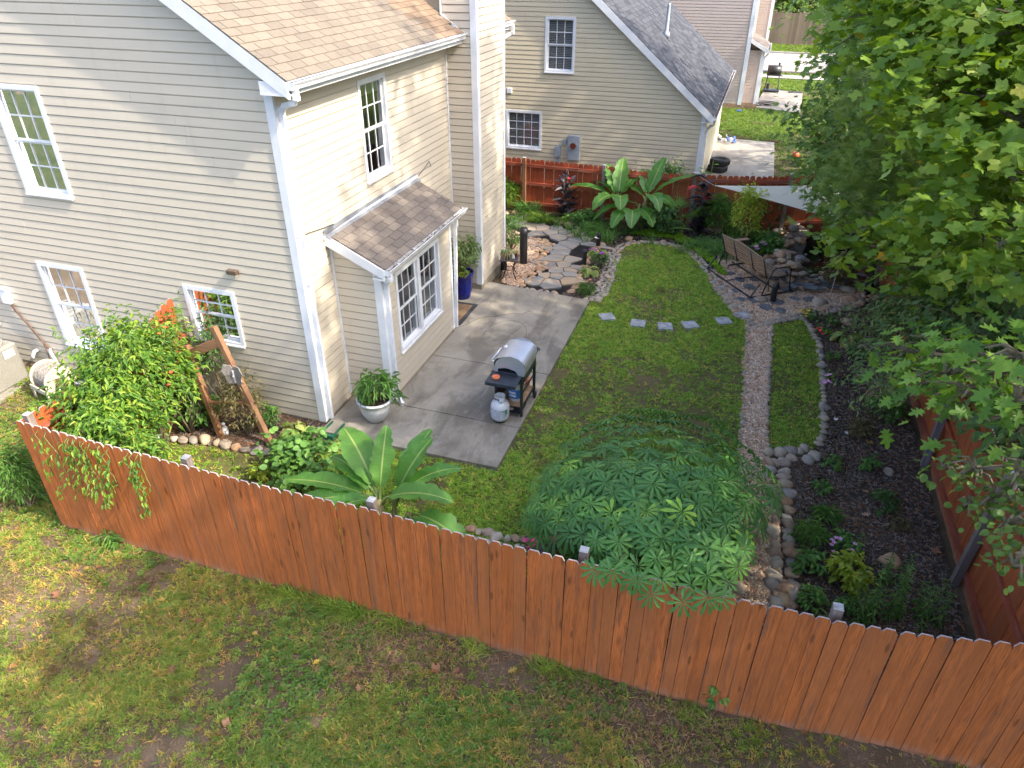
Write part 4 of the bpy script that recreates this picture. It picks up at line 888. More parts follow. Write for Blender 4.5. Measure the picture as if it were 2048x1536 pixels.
shingles(nrf, n0+nN*.012, (0, 1, 0), nS, nN, 9.4, 8.8, 'shingle_grey_mass', 'shingle_grey_mass', 0, seed=13, tab=.26, exp=.15)
m = MB(); A = n0+Vector((0, -.01, .005)); B = A+nS*8.9; m.hexa([A+Vector((0, 0, -.22)), A+Vector((0, .04, -.22)), B+Vector((0, .04, -.24)), B+Vector((0, 0, -.24)), A, A+Vector((0, .04, 0)), B+Vector((0, .04, 0)), B]); m.box(NX-.08, NX+.20, NY-.19, NY-.02, 2.44, 2.46); fixn(m.build('rake_board', 'white_trim', nh))
gutter(nh, n0+Vector((-.005, .02, -.02)), n0+Vector((-.005, 9.4, -.02)), (1, 0, 0), litter=True)
m = MB(); m.box(NX, NX+.2, NY-.15, NY+9, 2.44, 2.45); m.build('soffit', 'white_trim', nh)
downspout(nh, [(-1.10, 21.95, 2.52), (-1.12, 21.98, 2.40), (-1.28, 22.1, 2.25), (-1.31, 22.1, 2.0), (-1.31, 22.1, .1)])
pb = onX(1318, 62, -2.8)
m = MB(); q = n0+nS*2.6+Vector((0, 3.4, 0)); m.lathe([(.13, 0), (.10, .12), (.055, .2), (.05, .9), (.05, .95)], tuple(q), 12); m.build('vent_pipe', 'meter_grey', nh, smooth=True)
m = MB(); ng.box(m, 3.64, 4.02, .017, .14, 1.06, 1.80); mb_ = m.build('meter_box', 'meter_grey', nh, bevel=.01)
m = MB(); c = ng.p(3.83, .14, 1.52); m.tube([c, c+Vector((0, -.10, 0))], .09, 16); m.build('meter_dial', 'chrome', mb_)
m = MB(); ng.box(m, 4.26, 4.44, .017, .09, 1.12, 1.44); ng.box(m, 4.08, 4.20, .017, .08, 1.5, 1.66); ng.box(m, 4.30, 4.40, .017, .05, .9, 1.12); m.build('junction_box', 'meter_grey', nh, bevel=.006)
m = MB(); ng.box(m, 5.88, 6.03, .017, .07, 2.9, 3.05); m.build('vent_cover', 'white_trim', nh, bevel=.008)

# ------------------------------------------------ the third house
TX, TY = -.82, 38.0
th = thing('house', 'taupe sided two-storey house farthest back, white corner boards', 'house', (TX, TY, 0))
tg = Fr((TX, TY, 0), (-1, 0, 0), (0, -1, 0)); tb = Fr((TX, TY, 0), (0, 1, 0), (1, 0, 0))
m = MB(); m.box(TX-12, TX, TY, TY+9, -.1, 5.4); m.build('wall', 'vinyl_taupe', th)
siding(th, tg, .1, 12, .2, 5.4, 'vinyl_taupe', mass=True, joints=False, seed=31); siding(th, tb, .1, 9, .2, 5.4, 'vinyl_taupe', mass=True, joints=False, seed=32)
m = MB(); m.box(TX-.6, TX+.72, TY+5.2, TY+6.8, -.1, 8.5); m.build('chimney', 'vinyl_taupe', th)
siding(th, Fr((TX+.72, TY+5.2, 0), (-1, 0, 0), (0, -1, 0)), .1, .72, .2, 8, 'vinyl_taupe', mass=True, joints=False, seed=33)
trim(th, tg, -.03, .16, .15, 5.5); trim(th, Fr((TX+.72, TY+5.2, 0), (-1, 0, 0), (0, -1, 0)), -.03, .12, .15, 8.5)
m = MB(); m.box(TX, TX+.68, TY+.75, TY+3.6, -.1, 2.5); m.build('bay', 'vinyl_taupe', th)
bfr = Fr((TX+.68, TY+.75, 0), (-1, 0, 0), (0, -1, 0)); siding(th, bfr, .1, .68, .15, 2.5, 'vinyl_taupe', mass=True, joints=False, seed=34); trim(th, bfr, -.03, .12, .1, 2.5)
m = MB(); A = (TX+.85, TY+.55, 2.52); m.hexa([(TX+.85, TY+.55, 2.50), (TX+.85, TY+3.9, 2.50), (TX, TY+3.9, 2.95), (TX, TY+.55, 2.95), (TX+.85, TY+.55, 2.56), (TX+.85, TY+3.9, 2.56), (TX, TY+3.9, 3.02), (TX, TY+.55, 3.02)]); fixn(m.build('bay_roof', 'shingle_brown', th))
m = MB(); m.bar((TX+.88, TY+.54, 2.46), (TX-.02, TY+.54, 2.95), .03, .16, up=(0, 0, 1)); m.build('rake_board', 'white_trim', th)
gutter(th, (TX+.85, TY+.55, 2.52), (TX+.85, TY+3.9, 2.52), (1, 0, 0)); downspout(th, [(TX+.9, TY+.62, 2.42), (TX+.74, TY+.8, 2.2), (TX+.74, TY+.8, .2)])
m = MB(); m.box(TX-.1, TX+.74, TY-.012, TY-.002, -.1, .2); m.box(TX-12, TX-.1, TY-.02, TY-.01, -.1, .2); m.box(TX-.1, TX+.72, TY+.73, TY+.74, -.1, .15); m.build('foundation', 'slab_edge_brown', th)

# ================================================================== FENCES
def picket_mesh(name, mat, w, h, t=.016, ear=.028):
    m = MB(); pr = [(-w/2, 0), (w/2, 0), (w/2, h-ear*1.1), (w/2-ear, h), (-w/2+ear, h), (-w/2, h-ear*1.1)]; n = 6
    V = [(x, -t/2, z) for x, z in pr]+[(x, t/2, z) for x, z in pr]
    m.add(V, [tuple(range(n)), tuple(range(n, 2*n))[::-1]]+[((i+1) % n, i, i+n, (i+1) % n+n) for i in range(n)]); return m.mesh(name, mat)
def post(parent, x, y, z0, z1, mat='weathered_post', s=.09, rz=0):
    m = MB(); h = z1-z0; m.box(-s/2, s/2, -s/2, s/2, 0, h, 0); m.box(-s/2, s/2, -s/2, s/2, h, h+.004, 1)
    return put('post', m.mesh('post', [mat, 'post_top']), parent, (x, y, z0), (R_(random.uniform(-1, 1)), R_(random.uniform(-1.5, 1.5)), rz))
pk = [picket_mesh('picket', 'stained_picket', .137, 1.0, ear=.024), picket_mesh('picket', 'stained_picket', .135, 1.0, ear=.03)]
def interp(xs, x):
    for (a, va), (b, vb) in zip(xs, xs[1:]):
        if a <= x <= b: return va+(vb-va)*(x-a)/(b-a)
    return xs[0][1] if x < xs[0][0] else xs[-1][1]
tops = [(-8.4, 1.60), (-8.23, 1.585), (-5.8, 1.51), (-4.6, 1.49), (-3.3, 1.52), (-2.1, 1.475), (-.85, 1.49), (.25, 1.49), (1.51, 1.52), (2.24, 1.61), (2.9, 1.76), (3.6, 1.9)]
ff = thing('fence', 'long orange-stained picket fence across the front, dog-eared tops', 'fence', (-2.5, FY, -.2), 'fences round the yard')
r3 = random.Random(21); x = -8.32
while x < 3.55:
    zt = interp(tops, x)+r3.uniform(-.006, .006); zb = H(x, FY-.1)-.035+r3.uniform(-.01, .015)
    if zt-zb > 0: put('picket', r3.choice(pk), ff, (x, FY+r3.uniform(-.003, .003), zb), (0, R_(r3.uniform(-.35, .35)), R_(r3.uniform(-1.2, 1.2))), (1, 1, (zt-zb)/1.0))
    x += .1405
for i, pz in enumerate((.08, .72, 1.28)):
    for a, b in ((-8.3, -5.8), (-5.8, -3.32), (-3.32, -.92), (-.92, 1.5), (1.5, 3.5)):
        k = .0 if b < 1.6 else .06
        m = MB(); m.box(-(b-a)/2+.002, (b-a)/2-.002, -.019, .019, -.042, .042); put('rail', m.mesh('rail', 'stained_rail'), ff, ((a+b)/2, FY+.03, pz+k))
for px_ in (-8.27, -5.79, -3.33, -.93, 1.5): post(ff, px_, FY+.10, -.3, interp(tops, px_)+.045)
# left return, half hidden in the vine
lf = thing('fence', 'short orange fence return with tall scalloped boards inside the flowering vine', 'fence', (-8.36, 6.7, 0), 'fences round the yard')
pki = [picket_mesh('picket', 'stained_picket_inner', .137, 1.0, ear=.03)]
y = FY+.08
while y < 8.12:
    zt = 1.56+.02*math.sin(y*5) if y < 7.1 else 1.6+.42*math.sin((y-7.1)/1.02*math.pi*.5); put('picket', pki[0], lf, (-8.36, y, H(-8.3, y)-.03), (0, 0, R_(90)), (1, 1, zt-H(-8.3, y)+.03)); y += .141
for z in (.1, .75, 1.32): m = MB(); m.box(-.019, .019, -1.5, 1.5, -.042, .042); put('rail', m.mesh('rail', 'stained_rail_y'), lf, (-8.33, 6.62, z))
for yy in (6.0, 7.35, 8.1): post(lf, -8.27, yy, -.25, 1.62)
# right fence, seen from the inside
rfn = thing('fence', 'orange fence along the right side seen from inside, rails and grey posts facing the mulch', 'fence', (3.42, 12, 0), 'fences round the yard')
y = FY+.1
while y < 19.9:
    put('picket', pki[0], rfn, (3.44+r3.uniform(-.004, .004), y, H(3.4, y)-.02), (0, R_(r3.uniform(-.3, .3)), R_(90)), (1, 1, 1.72+.1*sm((7-y)/2)+r3.uniform(-.006, .006))); y += .1405
py = FY+.12; ys = [7.65, 10.1, 12.55, 15.0, 17.4, 19.85]
for a, b in zip([FY+.05]+ys, ys):
    for z in (.2, .84, 1.44):
        m = MB(); m.box(-.019, .019, -(b-a)/2+.002, (b-a)/2-.002, -.043, .043); put('rail', m.mesh('rail', 'stained_rail_y'), rfn, (3.41, (a+b)/2, z))
for yy in ys: post(rfn, 3.345, yy, -.15, 1.78)
# back fence
bfn = thing('fence', 'deep red stained fence at the back of the garden with posts facing the yard', 'fence', (-2, 19.9, 0), 'fences round the yard')
pkb = [picket_mesh('picket', 'stained_back', .137, 1.0, ear=.03), picket_mesh('picket', 'stained_picket_inner', .137, 1.0, ear=.03)]
BTOP = [(-7.6, 1.50), (-6.5, 1.50), (-3.9, 1.48), (-2.6, 1.44), (-1.4, 1.46), (.8, 1.60), (1.8, 1.78), (3.5, 2.0)]
x = -7.5
while x < 3.4:
    zt = interp(BTOP, x)+r3.uniform(-.012, .012); put('picket', pkb[0] if x < -3.6 or r3.random() < .3 else pkb[1], bfn, (x, 19.94, 0.0), (0, R_(r3.uniform(-.5, .5)), R_(r3.uniform(-1, 1))), (1, 1, zt)); x += .1425
bp = [-7.4, -6.15, -3.78, -1.28, 1.15, 3.35]
for a, b in zip(bp, bp[1:]):
    for z in (.22, .80, 1.33):
        za = z+(interp(BTOP, a)-1.5); zb = z+(interp(BTOP, b)-1.5); L = math.hypot(b-a, zb-za)
        m = MB(); m.box(-L/2+.002, L/2-.002, -.019, .019, -.043, .043); put('rail', m.mesh('rail', 'stained_rail'), bfn, ((a+b)/2, 19.905, (za+zb)/2), (0, -math.atan2(zb-za, b-a), 0))
for xx in bp: post(bfn, xx, 19.85, -.1, interp(BTOP, xx)+.06, 'arbor_wood' if xx < -5 else 'weathered_post')
# tan fence beyond the road
fz = MB(); tones = []; r4 = random.Random(9); x = -14
while x < 16:
    h = 2.25+r4.uniform(-.05, .05); fz.box(x, x+.135, 66.0, 66.03, 0, h); tones += [r4.random()]*6; x += .142
tf = thing('fence', 'weathered tan privacy fence across the road', 'fence', (0, 66, 0)); o = fz.build('picket_row', 'picket_far', tf, kind='stuff'); a_ = o.data.attributes.new('tone', 'FLOAT', 'FACE'); a_.data.foreach_set('value', tones)
# ================================================================== STONES
def stone(parent, kind, x, y, s, z=None, fl=None, name='stone', r=random):
    zz = H(x, y) if z is None else z; sx = s*r.uniform(.8, 1.25); sy = s*r.uniform(.75, 1.1); sz = s*(fl or r.uniform(.65, .95))
    return put(name, r.choice(ST[kind]), parent, (x, y, zz+sz*.12), (r.uniform(-.15, .15), r.uniform(-.15, .15), r.uniform(0, 6.28)), (sx, sy, sz))
def edging(label, pts, kind, s0, s1, rows=1, jit=.03, gap=1.7, seed=0, px=True):
    r = random.Random(seed); P = [GH(*p) if px else Vector((p[0], p[1], H(*p))) for p in pts]
    t = thing('stone_edging', label, 'stone edging', tuple(sum(P, Vector())/len(P)), 'stone edgings of the beds and paths'); n = 0
    for row in range(rows):
        carry = r.uniform(0, .1)
        for a, b in zip(P, P[1:]):
            d = b-a; L = d.length; nrm = Vector((-d.y, d.x, 0)).normalized(); s = carry
            while s < L:
                sz = r.uniform(s0, s1)*(1 if r.random() < .88 else 1.35); q = a+d*(s/L)+nrm*((row-(rows-1)/2)*(s0+s1)*.95+r.uniform(-jit, jit))
                if n < 298: stone(t, kind, q.x, q.y, sz, r=r); n += 1
                s += sz*gap
            carry = s-L
    return t
edging('small pale cobbles curving round the far end of the lawn below the lime groundcover', [(1228, 510), (1240, 495), (1262, 486), (1300, 484), (1345, 490), (1385, 507), (1412, 535), (1440, 575), (1462, 612)], 'cobble', .045, .075, 2, .03, 1.5, 1)
edging('rounded cobbles between the lawn and the small black mulch bed by the patio', [(1180, 603), (1203, 585), (1213, 560), (1221, 530), (1230, 508)], 'cobble_pale', .045, .08, 3, .035, 1.5, 2)
edging('cobbles along the lawn side of the gravel path', [(1494, 640), (1495, 670), (1492, 700), (1491, 760), (1484, 850), (1478, 900)], 'cobble', .04, .065, 1, .02, 1.9, 3)
edging('cobbles along the gravel path beside the narrow grass strip', [(1543, 650), (1541, 700), (1536, 800), (1533, 850), (1535, 900)], 'cobble', .035, .06, 1, .02, 1.9, 4)
edging('pale stones edging the outer side of the narrow grass strip', [(1603, 636), (1626, 660), (1641, 700), (1647, 760), (1648, 830), (1646, 868), (1634, 893)], 'cobble_pale', .06, .09, 1, .02, 1.75, 5)
edging('small stones across the far end of the grass strip by the bollard light', [(1500, 655), (1535, 646), (1560, 640), (1600, 633), (1640, 626), (1700, 615)], 'cobble_pale', .045, .075, 2, .03, 1.5, 6)
edging('large smooth cobbles across the near end of the grass strip', [(1538, 915), (1570, 912), (1600, 912), (1630, 900)], 'cobble_pale', .09, .135, 2, .04, 1.5, 7)
edging('large rounded cobbles between the gravel path and the dark mulch bed', [(1550, 925), (1558, 980), (1563, 1040), (1566, 1100), (1565, 1160), (1566, 1215)], 'cobble', .08, .135, 2, .04, 1.45, 8)
edging('cobbles curving in front of the bed below the butterfly trellis', [(342, 880), (375, 882), (410, 880), (450, 888), (490, 900), (530, 905), (570, 900), (610, 890), (640, 888)], 'cobble', .075, .115, 1, .02, 1.75, 9)
edging('tumbled stones along the grass behind the front fence beside the birdhouse', [(935, 1068), (990, 1082), (1040, 1090), (1085, 1095), (1135, 1085)], 'cobble', .06, .10, 2, .03, 1.5, 10)
edging('slate and cobble rim on the lawn side of the bench gravel', [(1432, 560), (1452, 590), (1475, 618), (1497, 642)], 'cobble', .05, .08, 3, .05, 1.5, 11)
edging('cobbles round the bench gravel towards the right-hand fence', [(1640, 626), (1675, 618), (1700, 612), (1730, 600), (1755, 590)], 'cobble', .06, .10, 2, .05, 1.6, 12)
for lab, p, s, k in [('blocky brown boulder in the mulch near the right fence', (1697, 645), .20, 'sandstone'), ('squared tan boulder in the near mulch bed above the tall green stems', (1778, 1122), .16, 'sandstone'), ('small round grey-tan stone alone in the mulch by the fence post', (1777, 945), .10, 'cobble_pale'),
                     ('pale rounded boulder beside the black bollard light at the bench', (1520, 600), .19, 'cobble_pale'), ('pale boulder between gravel and mulch left of the leaning cane', (1637, 606), .20, 'cobble_pale'), ('orange-brown boulder behind the left end of the bench', (1447, 535), .16, 'sandstone'),
                     ('tan boulder under the leaning cane near the pond', (1692, 580), .22, 'cobble_pale'), ('low tan boulder in front of the pair by the right fence', (1700, 598), .18, 'sandstone'), ('pale flat boulder behind the black post near the fence', (1725, 573), .22, 'cobble_pale'),
                     ('upright brown boulder on the near rim of the pond', (1601, 548), .18, 'sandstone'), ('pale cream boulder at the right rim of the pond', (1630, 551), .19, 'cobble_pale'), ('dark round cobble in the corner of path and front fence', (1472, 1178), .13, 'cobble_pale'),
                     ('large split orange boulder at the near end of the cobble edging', (1570, 1175), .16, 'sandstone'), ('squared tan block against the front fence beside the gravel', (1567, 1200), .13, 'sandstone'), ('flat buff boulder half under the big palmate plant', (1120, 1085), .22, 'sandstone'), ('tan rock in the lime groundcover at the lawn edge', (1370, 493), .12, 'sandstone'), ('brown rock at the left end of the lime groundcover', (1257, 478), .15, 'sandstone'), ('round tan rock among the sedge behind the lawn', (1414, 505), .12, 'cobble_pale')]:
    g = GH(*p); o = stone(None, k, g.x, g.y, s, fl=s*.85 if s > .1 else None, name='boulder'); o.scale.z = s*.85; tag(o, lab, 'boulder')

# flagstone walk
walk = [(x, y) for x, y in xy([(1012, 432), (1060, 428), (1110, 450), (1165, 462), (1196, 472), (1203, 492), (1172, 510), (1165, 530), (1178, 548), (1166, 568), (1150, 585), (1138, 597), (1035, 576), (1060, 548), (1085, 530), (1075, 505), (1098, 490), (1050, 470), (1010, 455)])]
sheet('path', xy([(1009, 430), (1060, 424), (1115, 445), (1170, 458), (1192, 470), (1196, 490), (1172, 512), (1178, 550), (1140, 596), (1003, 565), (1010, 500)]), .004, 'black_mulch', 3)
fw_ = thing('flagstone_path', 'irregular grey and rust flagstones winding from the patio to the back fence', 'path', (walk[5][0], walk[5][1], 0)); del fw_['category']; fw_['kind'] = 'structure'
def clip(poly, a, b):      # keep the side of poly nearer to a than to b
    mx, my = (a[0]+b[0])/2, (a[1]+b[1])/2; nx, ny = b[0]-a[0], b[1]-a[1]; out = []
    for i in range(len(poly)):
        p, q = poly[i], poly[(i+1) % len(poly)]; dp = (p[0]-mx)*nx+(p[1]-my)*ny; dq = (q[0]-mx)*nx+(q[1]-my)*ny
        if dp <= 0: out.append(p)
        if dp*dq < 0: t = dp/(dp-dq); out.append((p[0]+(q[0]-p[0])*t, p[1]+(q[1]-p[1])*t))
    return out
r5 = random.Random(17); seeds = []; xs_ = [p[0] for p in walk]; ys_ = [p[1] for p in walk]
for _ in range(9000):
    q = (r5.uniform(min(xs_), max(xs_)), r5.uniform(min(ys_), max(ys_)))
    if inpoly(q[0], q[1], walk) and all(((q[0]-s[0])/1.15)**2+((q[1]-s[1])/1.0)**2 > (s[2]+.0)**2 for s in seeds): seeds.append((q[0], q[1], r5.choice((.17, .24, .30, .38))))
for i, s in enumerate(seeds):
    poly = [(s[0]-1, s[1]-1), (s[0]+1, s[1]-1), (s[0]+1, s[1]+1), (s[0]-1, s[1]+1)]
    for j, t in enumerate(seeds):
        if i != j and poly: poly = clip(poly, s, t)
    if len(poly) < 3: continue
    cx_ = sum(p[0] for p in poly)/len(poly); cy_ = sum(p[1] for p in poly)/len(poly)
    poly = [(cx_+(p[0]-cx_)*k+r5.uniform(-.006, .006), cy_+(p[1]-cy_)*k+r5.uniform(-.006, .006)) for p in poly for k in [max(.7, 1-.014/max(.05, math.hypot(p[0]-cx_, p[1]-cy_)))]]
    if max(math.hypot(p[0]-cx_, p[1]-cy_) for p in poly) > .75: poly = [(cx_+(p[0]-cx_)*min(1, .5/max(.01, math.hypot(p[0]-cx_, p[1]-cy_))), cy_+(p[1]-cy_)*min(1, .5/max(.01, math.hypot(p[0]-cx_, p[1]-cy_)))) for p in poly]
    poly = [p for k, p in enumerate(poly) if math.hypot(p[0]-poly[k-1][0], p[1]-poly[k-1][1]) > .03]
    if len(poly) < 3 or not inpoly(cx_, cy_, walk): continue
    m = MB(); m.prism(poly, .0, .035+r5.uniform(0, .015)); m.build('flagstone', 'flagstone', fw_, bevel=.006)
edging('brown rocks bordering the left side of the flagstone walk near the black post', [(1040, 572), (1058, 552), (1085, 535), (1078, 508), (1100, 492), (1070, 478)], 'sandstone', .06, .12, 2, .05, 1.8, 13)
edging('tan rocks along the far side of the flagstone walk below the plants', [(1012, 428), (1040, 424), (1130, 448), (1160, 457), (1190, 468), (1205, 490), (1185, 505), (1165, 545), (1150, 575), (1135, 592)], 'sandstone', .08, .13, 1, .03, 2.4, 14)
edging('row of pale stones where the flagstones meet the patio', [(1035, 577), (1060, 580), (1090, 586), (1118, 592)], 'cobble_pale', .07, .10, 1, .01, 1.9, 15)
sp = [(1214, 635), (1276, 648), (1330, 654), (1380, 651), (1447, 643), (1484, 631)]; lab = ['grey square stepping stone nearest the patio', 'grey stepping stone second from the patio', 'grey stepping stone third from the patio', 'grey stepping stone in the middle right of the row, fourth from the patio', 'grey stepping stone fifth from the patio', 'grey stepping stone nearest the gravel path']
for i, (p, l) in enumerate(zip(sp, lab)):
    g = G(*p); m = MB(); w = .155; m.hexa([(-w, -w, -.03), (w, -w, -.03), (w, w, -.03), (-w, w, -.03), (-w+.004, -w+.004, .03), (w-.004, -w+.004, .03), (w-.004, w-.004, .03), (-w+.004, w-.004, .03)])
    m.add([(-w+.004, -w+.004, .031)]*0, [])
    o = put('stepping_stone', m.mesh('stepping_stone', 'stepping_slab'), None, (g.x, g.y, 0), (0, 0, [.15, -.3, -.12, .12, .1, -.2][i]+.35)); tag(o, l, 'stepping stone', 'stepping stones across the lawn')

# pond and its rock pile
sheet('pond_water', xy([(1615, 480), (1660, 480), (1700, 510), (1690, 545), (1640, 558), (1600, 535), (1600, 500)]), .05, 'black_water', 0, kind='structure')
pd = thing('rock_pile', 'heap of mixed river rocks round the black pond', 'rock pile', tuple(G(1600, 520)))
r6 = random.Random(8)
ring = xy([(1560, 560), (1590, 562), (1640, 565), (1690, 560), (1722, 530), (1715, 500), (1660, 465), (1600, 455), (1580, 500), (1560, 530)])
for k in range(230):
    a = r6.random()*len(ring); i = int(a) % len(ring); j = (i+1) % len(ring); t = a-int(a); q = (ring[i][0]*(1-t)+ring[j][0]*t+r6.gauss(0, .16), ring[i][1]*(1-t)+ring[j][1]*t+r6.gauss(0, .16))
    farside = max(0, min(1, (q[1]-17.3)/1.8)); 
    stone(pd, 'pond_rock' if r6.random() < .7 else 'sandstone', q[0], q[1], r6.uniform(.08, .17), z=r6.uniform(0, .12+.45*farside), r=r6)
for k in range(66):
    q = G(r6.uniform(1552, 1612), r6.uniform(455, 545), r6.uniform(.1, .5)); stone(pd, 'pond_rock' if r6.random() < .6 else 'sandstone', q.x, q.y, r6.uniform(.10, .17), z=q.z-.05, r=r6)
m = MB(); lq = [G(1598, 545, .06), G(1640, 560, .06), G(1692, 548, .06), G(1700, 505, .25), G(1690, 472, .6), G(1655, 462, .65), G(1622, 472, .6), G(1605, 505, .3)]
lc = sum(lq, Vector())/8-Vector((0, 0, .12)); m.add([lc]+lq, [(0, i+1, (i+1) % 8+1) for i in range(8)]); m.build('pond_liner', 'black_water', pd)
m = MB(); c = G(1578, 508); m.lathe([(.55, -.05), (.45, .16), (.25, .30), (.05, .34)], (c.x, c.y+.15, 0), 14); m.build('rock_core', 'pond_rock', pd, smooth=True)
# stacked slate spill in front of the pond
sl = thing('slate_spillway', 'low stack of thin dark slates spilling from the pond towards the bench', 'slate stack', tuple(G(1620, 580)))
for k in range(34):
    p = G(r6.uniform(1560, 1690), r6.uniform(565, 585)); w = r6.uniform(.12, .26); d_ = r6.uniform(.07, .12)
    m = MB(); m.prism([(-w, -d_*.6), (w*.8, -d_), (w, d_*.7), (-w*.7, d_)], 0, r6.uniform(.02, .035)); put('slate', m.mesh('slate', 'slate_dark' if r6.random() < .6 else 'slab_edge_brown'), sl, (p.x, p.y, r6.uniform(.0, .12)), (r6.uniform(-.08, .08), r6.uniform(-.08, .08), r6.uniform(-.5, .5)))
for k, p in enumerate([(1460, 548), (1480, 560), (1470, 582), (1498, 575), (1508, 600), (1530, 615), (1553, 605), (1590, 598), (1560, 622), (1510, 560), (1596, 568), (1480, 600), (1620, 600)]):
    g = G(*p); w = r6.uniform(.13, .2); P = [(w*math.cos(a+r6.uniform(-.25, .25)), w*.8*math.sin(a)) for a in (0, 1.1, 2.2, 3.3, 4.5, 5.4)]
    m = MB(); m.prism(P, -.01, .022); o = put('flat_slate', m.mesh('flat_slate', 'slate_dark'), None, (g.x, g.y, 0), (0, 0, r6.uniform(0, 3))); tag(o, 'dark slate in the gravel '+['behind the far end of the bench', 'behind the bench, second from its far end', 'beside the cobble rim behind the bench middle', 'under the middle of the bench frame', 'at the near end of the rear bench rail', 'in front of the pale boulder towards the path', 'just right of the bollard light foot', 'midway between bollard and leaning cane', 'nearest the head of the grass strip', 'under the bench seat', 'below the slate stack in front of the pond', 'touching the lawn edge behind the bench', 'beside the pale boulder left of the cane'][k], 'slate', 'slates set in the bench gravel')

# ================================================================== YARD FURNITURE AND OBJECTS
def lathe_obj(name, mat, prof, parent, c, n=24, smooth=True, kind=None):
    m = MB(); m.lathe(prof, c, n); return m.build(name, mat, parent, smooth=smooth, kind=kind)
# grill: local x = along its length, y = depth (front is +y towards the house), rotated
gc = Vector((-3.10, 9.62, .05)); gr = thing('gas_grill', 'stainless-lidded gas grill on a dark cart near the patio edge', 'grill', gc, rz=R_(90))
def L_(mb, name, mat, parent=gr, **k): return mb.build(name, mat, parent, local=True, **k)
# local frame: x towards the far end of the yard, y towards the house
m = MB()
pr = [(-.25, .82), (-.27, .96), (-.24, 1.06), (-.15, 1.13), (-.02, 1.16), (.12, 1.13), (.22, 1.04), (.26, .93), (.26, .84)]
x0, x1 = -.33, .33; pr = [(-.25, .82), (-.265, .90)]+[(-.27*math.copysign(abs(math.cos(a))**.75, math.cos(a)), .93+.19*math.sin(a)**.6) for a in np.linspace(.12, 3.02, 13)]+[(.265, .90), (.26, .84)]
V = [(x0, y, z) for y, z in pr]+[(x1, y, z) for y, z in pr]; n = len(pr)
m.add(V, [(i, i+1, i+1+n, i+n) for i in range(n-1)])
lid = fixn(L_(m, 'lid', 'stainless', smooth=True))
for s in (x0-.004, x1+.004):
    m = MB(); cut = [(-.25, .82), (-.27, .96), (-.24, 1.06), (-.15, 1.13), (-.02, 1.16), (.12, 1.13), (.22, 1.04), (.26, .93), (.26, .84), (.20, .84), (.19, .90), (.08, .93), (0, .925), (-.10, .90), (-.16, .82)]
    m.add([(s, y, z) for y, z in cut], [tuple(range(len(cut)))]); m.build('lid_end', 'stainless', lid, local=True)
m = MB(); m.tube([(-.22, .27, .94), (-.22, .34, .96), (.22, .34, .96), (.22, .27, .94)], .014, 8); m.build('handle', 'chrome', lid, local=True, smooth=True)
m = MB(); m.tube([(.02, .165, 1.105), (.02, .19, 1.14)], .03, 14); m.build('thermometer', 'label_white', lid, local=True)
m = MB(); m.box(-.03, -.0, .185, .19, 1.02, 1.06); m.box(-.06, -.04, .19, .195, 1.0, 1.05); m.build('badge', 'label_dark', lid, local=True)
m = MB(); m.box(-.32, .32, -.25, .24, .70, .84); L_(m, 'firebox', 'grill_enamel', bevel=.01)
m = MB(); m.hexa([(-.33, .24, .70), (.33, .24, .70), (.33, .32, .68), (-.33, .32, .68), (-.33, .24, .82), (.33, .24, .82), (.33, .30, .80), (-.33, .30, .80)]); cp = L_(m, 'control_panel', 'grill_enamel')
for k in (-.22, -.07, .08, .22): m = MB(); m.tube([(k, .31, .745), (k, .345, .75)], .024, 12); m.build('knob', 'black_plastic', cp, local=True)
for nm, a, b in (('side_shelf', -.68, -.34), ('side_shelf', .34, .68)):
    m = MB(); m.hexa([(a, -.22, .805), (b, -.22, .805), (b, .30, .805), (a, .30, .805), (a, -.22, .83), (b, -.22, .83), (b, .30, .83), (a, .30, .83)]); m.box(a if a < 0 else b-.012, (a if a < 0 else b-.012)+.012, -.22, .30, .77, .806); L_(m, nm, 'grill_enamel', bevel=.006)
for lx in (-.36, .36):
    for ly in (-.22, .22): m = MB(); m.box(lx-.022, lx+.022, ly-.02, ly+.02, .04 if ly > 0 else .06, .80); L_(m, 'leg', 'black_metal')
m = MB(); m.box(-.34, .34, -.22, .22, .22, .245); L_(m, 'bottom_shelf', 'slab_edge_brown')
m = MB(); m.box(-.34, .34, -.235, -.222, .21, .26); m.box(-.34, .34, .222, .235, .21, .26); m.bar((-.36, -.2, .62), (.36, -.2, .62), .02, .02); m.bar((-.36, -.2, .45), (.36, -.2, .45), .02, .02); L_(m, 'frame', 'black_metal')
m = MB(); m.box(-.34, .34, .20, .21, .25, .70); L_(m, 'side_panel', 'black_metal')
for lx in (.36,):
    for ly in (-.24, .24): m = MB(); m.tube([(lx, ly-.015, .06), (lx, ly+.015, .06)], .06, 16); L_(m, 'wheel', 'rubber')
def gl(x, y, z=0): a = R_(90); return Vector((gc.x+x*math.cos(a)-y*math.sin(a), gc.y+x*math.sin(a)+y*math.cos(a), gc.z+z))
c = gl(-.50, .17, .831); o = lathe_obj('orange_disc', 'orange_plastic', [(.062, 0), (.065, .006), (.065, .02), (.055, .022), (.052, .014), (0, .014)], None, c); tag(o, 'round orange lid lying on the grill side shelf', 'lid')
